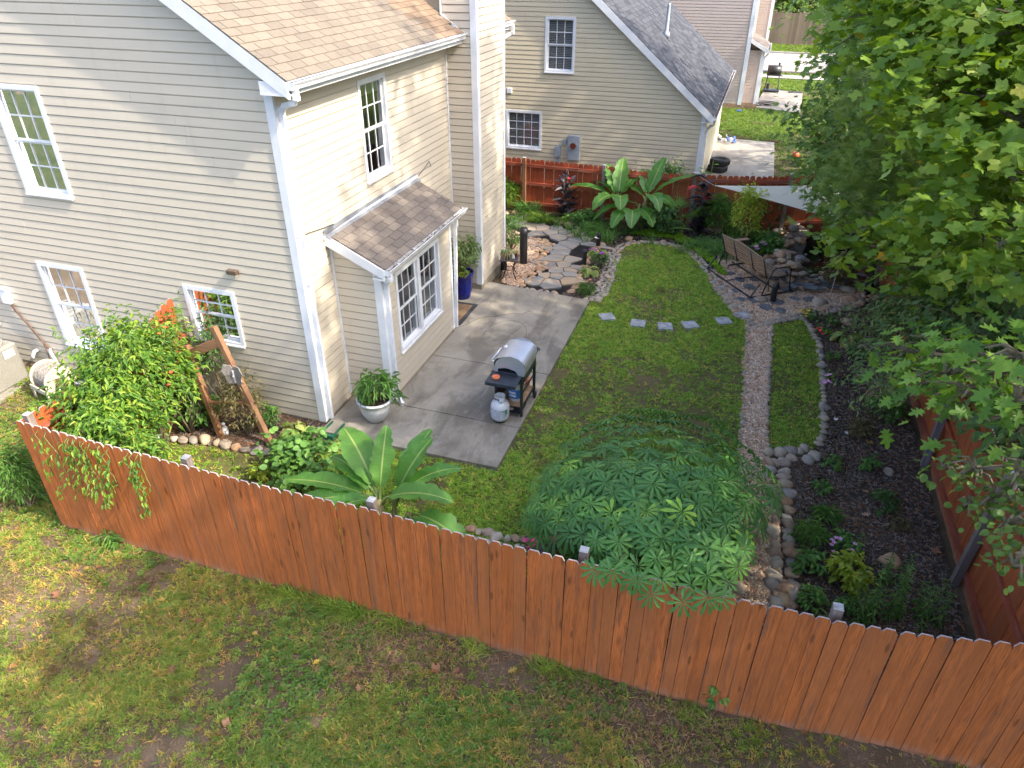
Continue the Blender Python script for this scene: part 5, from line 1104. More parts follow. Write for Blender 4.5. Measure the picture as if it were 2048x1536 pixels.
# bucket on the grill's bottom shelf
c = gl(-.13, -.05, .246); bk = thing('bucket', 'white plastic bucket with a blue label on the grill bottom shelf', 'bucket', c)
lathe_obj('body', 'bucket_white', [(.12, 0), (.125, .01), (.148, .33), (.158, .335), (.158, .36), (.145, .362), (.138, .34), (.12, .05), (0, .04)], bk, c)
m = MB(); N_ = 14; A0, A1 = -2.9, -.6
V = []; 
for k in range(N_+1): a = A0+(A1-A0)*k/N_; V += [(c.x+.1345*math.cos(a), c.y+.1345*math.sin(a), c.z+.07), (c.x+.1465*math.cos(a), c.y+.1465*math.sin(a), c.z+.25)]
m.add(V, [(2*k, 2*k+2, 2*k+3, 2*k+1) for k in range(N_)]); lb = m.build('label', 'label_blue', bk)
m = MB(); r7 = random.Random(2)
for row, zz in enumerate((.175, .115)):        # chunky unreadable lettering strokes, as in the photograph
    for k in range(5):
        a = -2.15+k*.17+row*.06; R = .1385+zz*.06+.002; p = Vector((c.x+R*math.cos(a), c.y+R*math.sin(a), c.z+zz)); q = Vector((c.x+R*math.cos(a+.08), c.y+R*math.sin(a+.08), c.z+zz+.042)); m.bar(p, q, .012, .003); m.bar(q, q+Vector((.016, -.004, -.04)), .009, .003)
m.build('lettering', 'label_white', bk)
# scraps on the low shelf
for k, (x_, y_) in enumerate(((-.28, .12), (-.24, .0))): c = gl(x_, y_, .10); o = stone(None, 'cobble_pale', c.x, c.y, .055, z=c.z-.01, name='rag'); o.data = o.data.copy(); o.data.materials[0] = MATS['bucket_white']; tag(o, ['crumpled pale rag below the grill shelf nearer the tank', 'crumpled pale rag below the grill shelf farther from the tank'][k], 'rag')
m = MB(); m.box(-.34, .0, -.2, .2, .085, .10); L_(m, 'drip_tray', 'grill_enamel')
# propane tank
c = GH(998, 848)+Vector((0, .06, .05)); c.z = .05; tk = thing('propane_tank', 'white steel propane tank standing beside the grill', 'propane tank', c)
lathe_obj('body', 'tank_white', [(.10, .03), (.135, .05), (.152, .09), (.155, .13), (.155, .27), (.152, .31), (.13, .355), (.09, .385), (.04, .40), (0, .402)], tk, c)
lathe_obj('foot_ring', 'black_metal', [(.105, 0), (.11, 0), (.11, .05), (.105, .05)], tk, c)
m = MB(); V = []; 
for k in range(19): a = -2.6+4.9*k/18+1.2; V += [(c.x+.095*math.cos(a), c.y+.095*math.sin(a), c.z+.375), (c.x+.085*math.cos(a), c.y+.085*math.sin(a), c.z+.475)]
m.add(V, [(2*k, 2*k+2, 2*k+3, 2*k+1) for k in range(18) if k not in (5, 6, 12, 13)]+[]); 
o = m.build('collar', 'tank_white', tk, smooth=True); sd_ = o.modifiers.new('s', 'SOLIDIFY'); sd_.thickness = .006
m = MB(); m.lathe([(.088, .462), (.092, .468), (.092, .48), (.084, .482), (.08, .47)], tuple(c), 24); m.build('collar_rim', 'tank_white', tk, smooth=True)
m = MB(); m.lathe([(.022, .39), (.022, .43), (.014, .44), (.014, .455), (.028, .456), (.028, .468), (0, .47)], tuple(c), 12); m.tube([c+Vector((0, 0, .42)), c+Vector((.0, -.055, .42))], .016, 10); m.build('valve', 'black_metal', tk, smooth=True)
def wraplabel(z0, z1, a0, a1, mat, R=.1562, parent=tk, name='label'):
    m = MB(); V = []
    for k in range(13): a = a0+(a1-a0)*k/12; V += [(c.x+R*math.cos(a), c.y+R*math.sin(a), c.z+z0), (c.x+R*math.cos(a), c.y+R*math.sin(a), c.z+z1)]
    m.add(V, [(2*k, 2*k+2, 2*k+3, 2*k+1) for k in range(12)]); return m.build(name, mat, parent)
wraplabel(.13, .28, -2.9, -.35, 'tank_label'); wraplabel(.245, .255, -1.35, -.6, 'label_dark', .1575, name='print_line'); wraplabel(.19, .28, -.72, -.42, 'label_green', .158, name='green_mark')
m = MB()
for row in range(7):
    for k in range(9):
        if r7.random() < .85: a = -2.8+k*.2; z_ = .145+row*.018; p = Vector((c.x+.1578*math.cos(a), c.y+.1578*math.sin(a), c.z+z_)); a2 = a+.13; m.bar(p, (c.x+.1578*math.cos(a2), c.y+.1578*math.sin(a2), c.z+z_), .002, .006)
m.build('print_block', 'label_white', tk)
# small potted plant behind the grill handled with the plants; pots
def pot(name, label, mat, c, prof, soil_z, soil_r, n=28):
    t = thing(name, label, 'plant pot', c); lathe_obj('bowl', mat, prof, t, c, n); lathe_obj('soil', 'potting_soil', [(soil_r, soil_z-.02), (soil_r*.7, soil_z), (0, soil_z+.01)], t, c); return t
c = Vector((-5.18, 8.52, .05)); wp = pot('planter', 'large white textured bowl planter by the downspout', 'white_pot', c, [(.13, 0), (.16, .02), (.235, .16), (.27, .30), (.28, .38), (.30, .385), (.30, .42), (.27, .425), (.26, .38), (.2, .3)], .37, .262)
WPc = c.copy()
c = Vector((-5.60, 13.45, .05)); bl = .60
prof = [(.17, 0), (.18, .02), (.225, .2), (.245, .45), (.25, .56), (.27, .57), (.27, .61), (.24, .612), (.235, .55)]
m = MB(); n = 36; V = []; F = []
for r_, z_ in prof:
    for k in range(n): a = 2*math.pi*k/n; q = r_*(1-(.035 if (k % 3 == 0 and .02 < z_ < .5) else 0)); V.append((c.x+q*math.cos(a), c.y+q*math.sin(a), c.z+z_))
for i in range(len(prof)-1):
    for k in range(n): a = i*n+k; b = i*n+(k+1) % n; F.append((a, b, b+n, a+n))
m.add(V, F); bp_ = thing('planter', 'tall glazed cobalt-blue planter against the chimney corner', 'plant pot', c); m.build('bowl', 'cobalt_glaze', bp_, smooth=True); lathe_obj('soil', 'potting_soil', [(.236, .54), (0, .56)], bp_, c)
BPc = c.copy()
c = Vector((-5.58, 12.42, .05)); b2_ = pot('planter', 'smaller blue glazed planter mostly hidden behind the bay corner', 'cobalt_glaze', c, [(.13, 0), (.16, .1), (.185, .34), (.20, .35), (.20, .38), (.17, .38)], .34, .17); B2c = c.copy()
# door mat
mt = thing('doormat', 'dark-bordered brown doormat on the patio beside the blue pots', 'doormat', (-5.42, 12.72, .05))
m = MB(); P = [(-5.80, 12.05), (-5.22, 12.05), (-5.22, 13.32), (-5.80, 13.32)]; P = [(-5.78, 12.15), (-5.14, 12.15), (-5.14, 13.1), (-5.78, 13.1)]
m.box(-5.78, -5.12, 12.12, 13.16, .051, .064); m.build('border', 'mat_border', mt); m = MB(); m.box(-5.69, -5.21, 12.21, 13.07, .064, .068); m.build('coir', 'mat_coir', mt)
# small metal table
tc = Vector((-4.98, 14.95, .004)); tb_ = thing('side_table', 'small square dark metal table with curved iron legs beside the chimney', 'table', tc, rz=R_(12))
m = MB(); P = []
for k in range(4):
    a0 = k*math.pi/2+math.pi/4
    for t in np.linspace(0, 1, 6)[:-1]:
        a1 = a0+math.pi/2; q0 = Vector((math.cos(a0), math.sin(a0)))*.33; q1 = Vector((math.cos(a1), math.sin(a1)))*.33; q = q0.lerp(q1, t); q *= (1-.10*math.sin(t*math.pi)); P.append((q.x, q.y))
m.prism(P, .47, .49); m.build('tabletop', 'table_top', tb_, local=True, bevel=.008)
for k in range(4):
    a = k*math.pi/2+math.pi/4; d_ = Vector((math.cos(a), math.sin(a), 0)); m = MB(); m.tube([d_*.28+Vector((0, 0, .47)), d_*.20+Vector((0, 0, .40)), d_*.12+Vector((0, 0, .28)), d_*.15+Vector((0, 0, .14)), d_*.24+Vector((0, 0, .0))], .014, 6); m.build('leg', 'dark_iron', tb_, local=True, smooth=True)
m = MB(); m.tube([(.13*math.cos(a), .13*math.sin(a), .22) for a in np.linspace(0, 6.283, 17)], .009, 6, cap=False); m.build('ring', 'dark_iron', tb_, local=True, smooth=True)
TOPZ = .496
def tpot(label, dx, dy, r, h): c = tc+Vector((dx, dy, TOPZ-.004)); t = pot('flower_pot', label, 'terracotta', c, [(r*.68, 0), (r*.9, h*.72), (r, h*.72), (r, h), (r*.88, h), (r*.82, h*.8)], h*.85, r*.84, 20); return c
P1 = tpot('terracotta pot of spider plant at the front of the metal table', -.06, -.05, .085, .14); P2 = tpot('smaller terracotta pot at the back of the metal table', .10, .11, .07, .12)
c = tc+Vector((.11, -.06, TOPZ)); o = lathe_obj('jar', 'bucket_white', [(.032, 0), (.034, .01), (.034, .07), (.024, .085), (.024, .1), (0, .1)], None, c, 14); tag(o, 'small white jar on the metal table beside the terracotta pots', 'jar')
# black standing log post / speaker cylinders and bollard lights
def bollard(label, px, py, r, h, name='garden_post', cat='post', dx=0): 
    g = G(px, py); m = MB(); n = 20; V = []; F = []; rr = random.Random(px); zs = np.linspace(0, h, 8)
    for z in zs:
        for k in range(n): a = 2*math.pi*k/n; q = r*(1+rr.uniform(-.03, .03)); V.append((q*math.cos(a), q*math.sin(a), z))
    for i in range(7):
        for k in range(n): a = i*n+k; b = i*n+(k+1) % n; F.append((a, b, b+n, a+n))
    F.append(tuple(7*n+k for k in range(n))); m.add(V, F); o = put(name, m.mesh(name, 'black_plastic', True), None, (g.x, g.y, 0)); tag(o, label, cat); return o
bollard('thick black cylindrical post standing by the flagstones', 1047, 527, .095, .92)
bollard('black bollard light beside the pale boulder at the bench', 1545, 603, .065, .42, 'bollard_light', 'bollard light')
bollard('black pole-shaped bollard near the right fence by the boulders', 1733, 583, .065, .62, 'bollard_light', 'bollard light')
bollard('black bollard light among the yellow-green leaves by the flagstones', 1168, 532, .055, .42, 'bollard_light', 'bollard light')
bollard('short black bollard at the chimney foot behind the metal table', 1008, 540, .07, .5, 'bollard_light', 'bollard light')
bollard('black bollard light behind the purple flowers at the lawn corner', 1196, 494, .06, .38, 'bollard_light', 'bollard light')
# glider bench
bc = Vector((.50, 16.56, .01)); bn = thing('glider_bench', 'slatted wooden glider bench on a dark steel frame facing the pond', 'bench', bc, rz=math.atan2(-.80, .60))
# local x along the bench (towards the camera end), local y towards the pond (front)
W2 = .84
def backtop(x): t = abs(x)/W2; return .90+.10*math.cos(min(1, t)*math.pi*.9)*.6+(.03 if t < .9 else 0)
for k in range(7):
    f0 = k/7; z_ = .47+f0*.47; y_ = -.20-.19*f0
    m = MB(); n = 12
    if k < 6: m.box(-W2, W2, -.010, .010, -.023, .023)
    else:
        V = []; 
        for i in range(n+1): x_ = -W2+2*W2*i/n; top = .03+.075*(math.cos((x_/W2)*math.pi*1.0)*.5+.5); V += [(x_, -.01, -.024), (x_, .01, -.024), (x_, .01, top), (x_, -.01, top)]
        F = []
        for i in range(n): a = 4*i; b = a+4; F += [(a, b, b+3, a+3), (a+1, a+2, b+2, b+1), (a+3, b+3, b+2, a+2), (a, a+1, b+1, b)]
        F += [(0, 3, 2, 1), (4*n, 4*n+1, 4*n+2, 4*n+3)]; m.add(V, F)
    put('back_slat', m.mesh('back_slat', 'bench_slat'), bn, (0, y_, z_), (R_(22), 0, 0), local=True)
for k in range(8): m = MB(); m.box(-W2, W2, -.024, .024, -.009, .009); put('seat_slat', m.mesh('seat_slat', 'bench_slat'), bn, (0, -.15+k*.063, .43+.012*math.sin(k)), (R_(-4), 0, 0), local=True)
for x_ in (-W2+.02, -.33, .33, W2-.02):
    m = MB(); m.tube([(x_, .34, .415), (x_, -.17, .40), (x_, -.225, .46), (x_, -.385, .90)], .013, 6); m.build('frame_rib', 'black_metal', bn, local=True, smooth=True)
for s in (-1, 1):
    x_ = s*(W2+.05)
    m = MB(); m.tube([(x_, -.30, .05), (x_, -.22, .32), (x_, -.12, .60), (x_, -.05, .655), (x_, .30, .655), (x_, .36, .60), (x_, .40, .30), (x_, .46, .03)], .017, 7); m.build('side_frame', 'black_metal', bn, local=True, smooth=True)
    m = MB(); m.box(x_-.10 if s > 0 else x_-.03, x_+.03 if s > 0 else x_+.10, -.05, .42, .672, .692); m.build('armrest', 'bench_slat', bn, local=True, bevel=.005)
    m = MB(); m.tube([(x_, -.62, .03), (x_, .52, .03)], .017, 7); m.tube([(x_, -.60, .03), (x_, -.40, .32)], .015, 7); m.build('ground_rail', 'black_metal', bn, local=True, smooth=True)
    m = MB(); m.tube([(x_-s*.05, .20, .10), (x_-s*.05, .10, .40)], .011, 6); m.tube([(x_-s*.05, -.10, .10), (x_-s*.05, -.16, .40)], .011, 6); m.build('swing_arm', 'black_metal', bn, local=True, smooth=True)
m = MB(); m.tube([(-W2-.05, -.60, .03), (W2+.05, -.60, .03)], .018, 7); m.build('rear_rail', 'black_metal', bn, local=True, smooth=True)
m = MB(); m.tube([(-W2-.05, .10, .10), (W2+.05, .10, .10)], .015, 7); m.tube([(-.1, -.58, .03), (0.05, .10, .10)], .012, 6); m.build('cross_rail', 'black_metal', bn, local=True, smooth=True)
# shade sail
A = onY(1428, 371, 19.0); B = Vector((5.2, 19.2, 2.35)); Cc = onY(1700, 452, 17.2)
A = Vector(A); n = 16; V = []; F = []; idx = {}; Cc = A+(Cc-A)*1.35
cen = (A+B+Cc)/3
for i in range(n+1):
    for j in range(n+1-i):
        u, v = i/n, j/n; w = 1-u-v; p = A*w+B*u+Cc*v
        e = 27*u*v*w; edge = 4*(u*v+v*w+u*w)*(1-e)
        pull = .11*(4*w*u*(1-v)**3+4*u*v*(1-w)**3+4*w*v*(1-u)**3)
        p = p+(cen-p)*pull*.6; p.z -= .22*e*.6+.12*4*u*w*(1-v)**2; idx[i, j] = len(V); V.append(tuple(p))
for i in range(n):
    for j in range(n-i):
        F.append((idx[i, j], idx[i+1, j], idx[i, j+1]))
        if (i+1, j+1) in idx: F.append((idx[i+1, j], idx[i+1, j+1], idx[i, j+1]))
m = MB(); m.add(V, F); sl_ = thing('shade_sail', 'cream triangular shade sail stretched above the back corner', 'shade sail', tuple(A))
o = m.build('cloth', 'sail_cloth', sl_, smooth=True); s_ = o.modifiers.new('s', 'SOLIDIFY'); s_.thickness = .006
m = MB(); m.tube([A, (-1.26, 19.83, 1.50)], .006, 5); m.tube([B, (6.3, 19.6, 2.6)], .006, 5); m.tube([Cc, Cc+Vector((.6, -.5, .15))], .006, 5); m.build('rope', 'rope', sl_)
for (x_, y_), zt in (((6.3, 19.6), 2.7), ((Cc.x+.6, Cc.y-.5), Cc.z+.25)):
    m = MB(); m.box(x_-.045, x_+.045, y_-.045, y_+.045, -.1, zt); m.build('sail_post', 'weathered_post', sl_)
# leaning cane
a = G(1657, 601); b = onY(1677, 535, a.y+.15); m = MB(); m.tube([a, b], .009, 5); o = m.build('garden_cane', 'rope'); tag(o, 'thin tan cane leaning over the boulders near the pond', 'cane')
# trellis frame with the butterfly
lr = thing('trellis', 'brown timber ladder-shaped trellis leaning beside the flowering vine', 'trellis', (-6.9, 7.4, -.1))
RB, RT = GH(545, 893), onY(432, 665, 7.55); LB, LT = GH(437, 883), onY(372, 690, 7.55); LB = LB+Vector((0, .1, 0))
m = MB(); m.bar(RB-Vector((0, 0, .05)), RT+(RT-RB).normalized()*.1, .09, .09, up=(0, 1, 0)); m.build('rail', 'arbor_wood', lr, bevel=.006)
m = MB(); m.bar(LB-Vector((0, 0, .05)), LT, .09, .09, up=(0, 1, 0)); m.build('rail', 'arbor_wood', lr, bevel=.006)
for t, th_ in ((.40, .045), (.92, .14)):
    p = LB.lerp(LT, t); q = RB.lerp(RT, t); m = MB(); m.bar(p+Vector((.04, -.01, 0)), q+Vector((-.04, -.01, 0)), .06, th_, up=(0, 0, 1)); m.build('rung', 'arbor_slat', lr, bevel=.004)
bt = RB.lerp(RT, .66)+Vector((.03, -.07, 0)); by = thing('butterfly_ornament', 'grey carved butterfly fixed to the trellis rail', 'ornament', bt)
for s in (-1, 1):
    for (dx, dz, w_, h_) in ((.085, .075, .10, .12), (.07, -.065, .075, .085)):
        P = [(dx*s+w_*math.cos(a)*(.85 if k % 2 else 1.05), dz+h_*math.sin(a)*(.9 if k % 2 else 1.05)) for k, a in enumerate(np.linspace(0, 6.283, 13)[:-1])]
        if s < 0: P = P[::-1]
        m = MB(); V = [(bt.x+x, bt.y-.012-.25*abs(x), bt.z+z) for x, z in P]+[(bt.x+x, bt.y+.002-.25*abs(x), bt.z+z) for x, z in P]; n = 12
        m.add(V, [tuple(range(n))[::-1], tuple(range(n, 2*n))]+[(i, (i+1) % n, (i+1) % n+n, i+n) for i in range(n)]); fixn(m.build('wing', 'grey_butterfly', by))
m = MB(); m.tube([bt+Vector((0, -.02, -.12)), bt+Vector((0, -.02, .10))], [.012, .018], 8); m.lathe([(.018, 0), (.012, .015), (0, .018)], (bt.x, bt.y-.035, bt.z), 8); m.build('body', 'silver_hat', by)
# splash block, spray bottle, mushroom lamp
m = MB(); g = Vector((-5.72, 8.02, -.03)); m.box(g.x-.12, g.x+.12, g.y-.22, g.y+.18, -.10, -.085); m.box(g.x-.12, g.x-.10, g.y-.22, g.y+.18, -.085, -.02); m.box(g.x+.10, g.x+.12, g.y-.22, g.y+.18, -.085, -.02); m.box(g.x-.10, g.x+.10, g.y-.22, g.y-.20, -.085, -.02)
for v in range(len(m.v)): m.v[v] = (m.v[v][0], m.v[v][1], m.v[v][2]+.10)
o = m.build('splash_block', 'green_plastic'); tag(o, 'dark green plastic splash block under the corner downspout', 'splash block')
c = GH(452, 868); o = lathe_obj('bottle', 'silver_hat', [(.045, 0), (.05, .02), (.05, .12), (.025, .16), (.02, .19), (.03, .2), (.03, .22), (0, .22)], None, c, 14); o.data.materials[0] = MATS['label_white']; tag(o, 'small clear-white bottle on the stones under the trellis', 'bottle')
c = GH(318, 905); o = lathe_obj('garden_ornament', 'silver_hat', [(.05, 0), (.035, .1), (.03, .28), (.09, .29), (.10, .31), (.05, .34), (0, .35)], None, c, 16); tag(o, 'pale stone mushroom-shaped ornament behind the front fence by the vine', 'ornament')
# birdhouse behind the front fence
c = Vector(onY(1094, 1092, 6.05)); c.z = .0; z0 = H(c.x, c.y); bh = thing('birdhouse', 'small yellow birdhouse with a dark pyramid roof behind the front fence', 'birdhouse', (c.x, c.y, z0))
m = MB(); m.box(c.x-.02, c.x+.02, c.y-.02, c.y+.02, z0, .36); m.build('pole', 'arbor_wood', bh)
m = MB(); m.box(c.x-.085, c.x+.085, c.y-.085, c.y+.085, .36, .54); m.build('box', 'yellow_paint', bh)
m = MB(); w = .115; m.add([(c.x-w, c.y-w, .54), (c.x+w, c.y-w, .54), (c.x+w, c.y+w, .54), (c.x-w, c.y+w, .54), (c.x, c.y, .67)], [(3, 2, 1, 0), (0, 1, 4), (1, 2, 4), (2, 3, 4), (3, 0, 4)]); m.build('roof', 'birdhouse_roof', bh)
m = MB()
for (dx, dz) in ((-.04, .47), (.035, .47), (0, .41)): m.box(c.x+dx-.014, c.x+dx+.014, c.y-.088, c.y-.085, dz-.012, dz+.012)
m.build('window', 'label_dark', bh); m = MB(); m.box(c.x-.05, c.x+.05, c.y-.105, c.y-.086, .375, .385); m.build('ledge', 'red_paint', bh)
# condenser, hose reel at far left
c = Vector((-12.38, 7.42, -.12)); ac = thing('air_conditioner', 'beige outdoor air-conditioning condenser beside the house wall', 'air conditioner', c)
m = MB(); m.box(c.x-.40, c.x+.40, c.y-.40, c.y+.40, c.z+.08, c.z+.83); m.build('housing', 'ac_beige', ac, bevel=.04)
m = MB()
for k in range(24): x_ = c.x-.37+k*.032; m.box(x_, x_+.01, c.y-.408, c.y-.40, c.z+.14, c.z+.78); y_ = c.y-.37+k*.032; m.box(c.x+.40, c.x+.408, y_, y_+.01, c.z+.14, c.z+.78)
m.build('louvre', 'ac_beige', ac, kind='stuff')
m = MB(); m.lathe([(.38, .83), (.38, .86), (.33, .87), (.31, .86)], tuple(c), 28); m.build('top_ring', 'ac_beige', ac); m = MB(); m.lathe([(.31, .852), (0, .852)], tuple(c), 24); m.build('fan_well', 'ac_dark', ac)
m = MB()
for q in (.08, .15, .22, .29): m.tube([(c.x+q*math.cos(a), c.y+q*math.sin(a), c.z+.868) for a in np.linspace(0, 6.283, 21)], .005, 5, cap=False)
for k in range(8): a = k*.785; m.tube([(c.x, c.y, c.z+.868), (c.x+.32*math.cos(a), c.y+.32*math.sin(a), c.z+.868)], .004, 4)
m.build('fan_guard', 'ac_dark', ac); m = MB(); m.box(c.x+.409, c.x+.412, c.y+.1, c.y+.3, c.z+.62, c.z+.76); m.build('sticker', 'label_white', ac)
m = MB(); m.box(c.x-2.5, c.x+.56, c.y-.55, c.y+.55, -.3, c.z+.08); o = m.build('equipment_pad', 'pale_concrete', bevel=.01); tag(o, kind='structure')
c = Vector((-11.0, 7.55, -.12)); hr = thing('hose_reel', 'brown hose reel cart wound with grey garden hose by the house wall', 'hose reel', c, rz=R_(-14))
def B_(m, n_, mat, **k): return m.build(n_, mat, hr, local=True, **k)
for s in (-1, 1): m = MB(); m.tube([(s*.22, 0, .42), (s*.245, 0, .42)], .27, 24); B_(m, 'drum_flange', 'reel_beige'); m = MB(); m.hexa([(s*.27-.02, -.25, 0), (s*.27+.02, -.25, 0), (s*.27+.02, .25, 0), (s*.27-.02, .25, 0), (s*.27-.02, -.07, .5), (s*.27+.02, -.07, .5), (s*.27+.02, .07, .5), (s*.27-.02, .07, .5)]); B_(m, 'side_frame', 'reel_brown', bevel=.01)
m = MB(); r8 = random.Random(5)
for L in range(3):
    for k in range(11):
        x_ = -.20+k*.04+r8.uniform(-.006, .006); R = .17+L*.026; m.tube([(x_+r8.uniform(-.012, .012), R*math.cos(a), .42+R*math.sin(a)) for a in np.linspace(0, 6.283, 19)], .0125, 6, cap=False)
B_(m, 'hose', 'hose_grey', smooth=True)
m = MB(); m.tube([(-.22, 0, .42), (.22, 0, .42)], .15, 16); B_(m, 'drum', 'reel_brown')
m = MB(); m.bar((-.27, -.25, .04), (.27, -.25, .04), .05, .05); m.bar((-.27, .25, .04), (.27, .25, .04), .05, .05); m.bar((-.27, -.28, .30), (.27, -.28, .30), .03, .08); m.bar((-.25, -.27, .05), (-.25, -.28, .3), .03, .03); m.bar((.25, -.27, .05), (.25, -.28, .3), .03, .03); B_(m, 'crate', 'reel_beige')
m = MB(); m.tube([(.29, 0, .42), (.35, 0, .42), (.36, -.12, .36), (.42, -.12, .36)], .014, 7); B_(m, 'crank', 'chrome', smooth=True)
m = MB(); m.tube([c+Vector((-.1, .1, .5)), c+Vector((-.35, .2, .35)), c+Vector((-.5, .3, .1)), c+Vector((-.3, .45, .03)), c+Vector((-.6, .5, .25))], .014, 7); o = m.build('garden_hose', 'hose_grey', smooth=True); tag(o, 'loose loop of grey hose between the condenser and the reel', 'hose')
# things in the neighbours' yards
def tyre(label, x, y, z): 
    m = MB(); prof = [(.20, .03), (.22, .0), (.30, -.0), (.325, .03), (.33, .06), (.33, .15), (.325, .18), (.30, .21), (.22, .21), (.20, .18)]; t = thing('tyre', label, 'tyre', (x, y, z), 'old tyres by the neighbour wall'); m.lathe(prof, (x, y, z), 30); m.build('tread', 'rubber', t, smooth=True)
    m = MB(); n_ = 30
    for k in range(n_): a = k*6.283/n_; m.box(x+.332*math.cos(a)-.012, x+.332*math.cos(a)+.012, y+.332*math.sin(a)-.012, y+.332*math.sin(a)+.012, z+.04, z+.17)
    m.build('tread_blocks', 'rubber', t, kind='stuff')
tyre('upper black tyre of the stack beside the pale yellow house', -.93, 25.95, .27); tyre('lower black tyre of the stack beside the pale yellow house', -.98, 25.9, .062)
g = G(1591, 310, .13); o = lathe_obj('ball', 'ball_orange', [(0, 0)]+[(.13*math.sin(t), .13-.13*math.cos(t)) for t in np.linspace(.15, 3.0, 12)]+[(0, .26)], None, (g.x, g.y, .0), 24); tag(o, 'orange ball lying on the neighbouring lawn', 'ball')
ty = thing('toy_heap', 'blue and white toys heaped against the neighbour house', 'toy heap', (-1.0, 30.6, .06)); r9 = random.Random(6)
for k in range(14): p = Vector((-1.05+r9.uniform(-.2, .42), 30.3+r9.uniform(-.25, .25), .08+r9.uniform(0, .22))); m = MB(); m.bar(p, p+Vector((r9.uniform(-.2, .2), r9.uniform(-.15, .15), r9.uniform(-.05, .12))), .09, .06); m.build('toy', r9.choice(['toy_blue', 'toy_blue', 'black_plastic', 'label_white']), ty, bevel=.015)
c = Vector((.52, 42.9, .06)); fg = thing('barrel_grill', 'black barrel grill on a stand on the far patio', 'grill', c)
m = MB(); m.tube([c+Vector((-.35, 0, 1.05)), c+Vector((.35, 0, 1.05))], .26, 18); m.build('barrel', 'black_metal', fg, smooth=True); m = MB(); m.box(c.x-.75, c.x-.37, c.y-.2, c.y+.15, 1.02, 1.06); m.box(c.x-.3, c.x+.45, c.y-.42, c.y-.25, .9, .93); m.build('shelf', 'black_metal', fg)
for s in (-1, 1):
    for q in (-1, 1): m = MB(); m.tube([c+Vector((s*.28, q*.05, .85)), c+Vector((s*.36, q*.25, .0))], .025, 6); m.build('leg', 'black_metal', fg)
m = MB(); m.box(c.x-.42, c.x+.42, c.y-.3, c.y+.3, .12, .16); m.tube([c+Vector((-.2, 0, .14)), c+Vector((-.2, 0, .40))], .08, 10); m.build('lower_shelf', 'black_metal', fg)
m = MB(); m.lathe([(.07, 1.3), (.05, 1.36), (.05, 1.5)], (c.x+.2, c.y, .0), 10); m.build('chimney', 'black_metal', fg)
g = G(1590, 187); m = MB(); m.box(g.x-.35, g.x+.35, g.y-.25, g.y+.25, .061, .075); o = m.build('mat', 'mat_border'); tag(o, 'small black mat on the far patio near the barrel grill', 'mat')
g = G(1535, 213); m = MB(); m.tube([(g.x+(.45+.02*math.sin(a*3))*math.cos(a), g.y+.5*math.sin(a), .085+.01*a) for a in np.linspace(0, 11.5, 40)]+[(g.x-.6, g.y-.5, .08), (g.x-1.6, g.y-.3, .05)], .022, 6); o = m.build('garden_hose', 'rubber', smooth=True); tag(o, 'coiled dark hose on the far patio corner', 'hose')
g = G(1478, 223); m = MB(); m.box(g.x-.12, g.x+.12, g.y-.1, g.y+.1, 0, .06); o = m.build('splash_block', 'toy_blue'); tag(o, 'small bluish splash block at the far house corner', 'splash block')
# ================================================================== PLANTS
def rot_from(nrm, yaw):      # euler turning +z to nrm after a spin of yaw about z
    q = Vector((0, 0, 1)).rotation_difference(Vector(nrm)); return (q @ Euler((0, 0, yaw)).to_quaternion()).to_euler()
def eul_np(dirs, tilt, r):   # leaves point outward along dirs and tip downward by tilt
    yaw = np.arctan2(dirs[:, 1], dirs[:, 0])-np.pi/2; return np.stack([tilt, r.normal(0, .35, len(yaw)), yaw], 1)
def foliage(name, parent, c, rad, n, tmpl, size, seed=0, surf=.6, twigs=26, tilt=(-.9, .5), jit=.35, kind='stuff', clump=None):
    """leaves in twiggy sprays through an ellipsoid"""
    r = np.random.default_rng(seed); c = np.array(c, float); rad = np.array(rad if hasattr(rad, '__len__') else (rad,)*3, float)
    k = clump or max(6, n//9); d = r.normal(size=(k, 3)); d /= np.linalg.norm(d, axis=1)[:, None]; d[:, 2] = np.where(d[:, 2] < -.55, -d[:, 2], d[:, 2])
    tips = d*(1-(1-surf)*r.random(k)[:, None]**.8)*(1+.16*r.normal(size=k)[:, None])
    i = r.integers(0, k, n); t = r.random(n)
    P = tips[i]*(.72+.34*t[:, None])+r.normal(size=(n, 3))*jit*.33
    out = d[i]+r.normal(size=(n, 3))*.7
    E_ = eul_np(out, r.uniform(tilt[0], tilt[1], n), r); S = size*r.uniform(.6, 1.25, n)
    Pw = c+P*rad
    if min(rad) < 3: Pw[:, 2] = np.maximum(Pw[:, 2], H(float(c[0]), float(c[1]))+.02)
    scatter(name, Pw, E_, S, TM[tmpl], parent, kind)
    return c+tips*rad, Pw, E_, S
def twigs_mesh(parent, base, tips, r0, mat='twig', name='stem', n=14, seed=0, bend=.15):
    r = random.Random(seed); m = MB(); tips = list(tips); r.shuffle(tips); b = Vector(base)
    for t in tips[:n]:
        t = Vector(t); mid = b.lerp(t, .5)+Vector((r.uniform(-1, 1), r.uniform(-1, 1), r.uniform(0, 1)))*bend*(t-b).length
        m.tube([b, mid, t], [r0, r0*.6, r0*.25], 5, cap=False)
    return m.build(name, mat, parent, smooth=True)
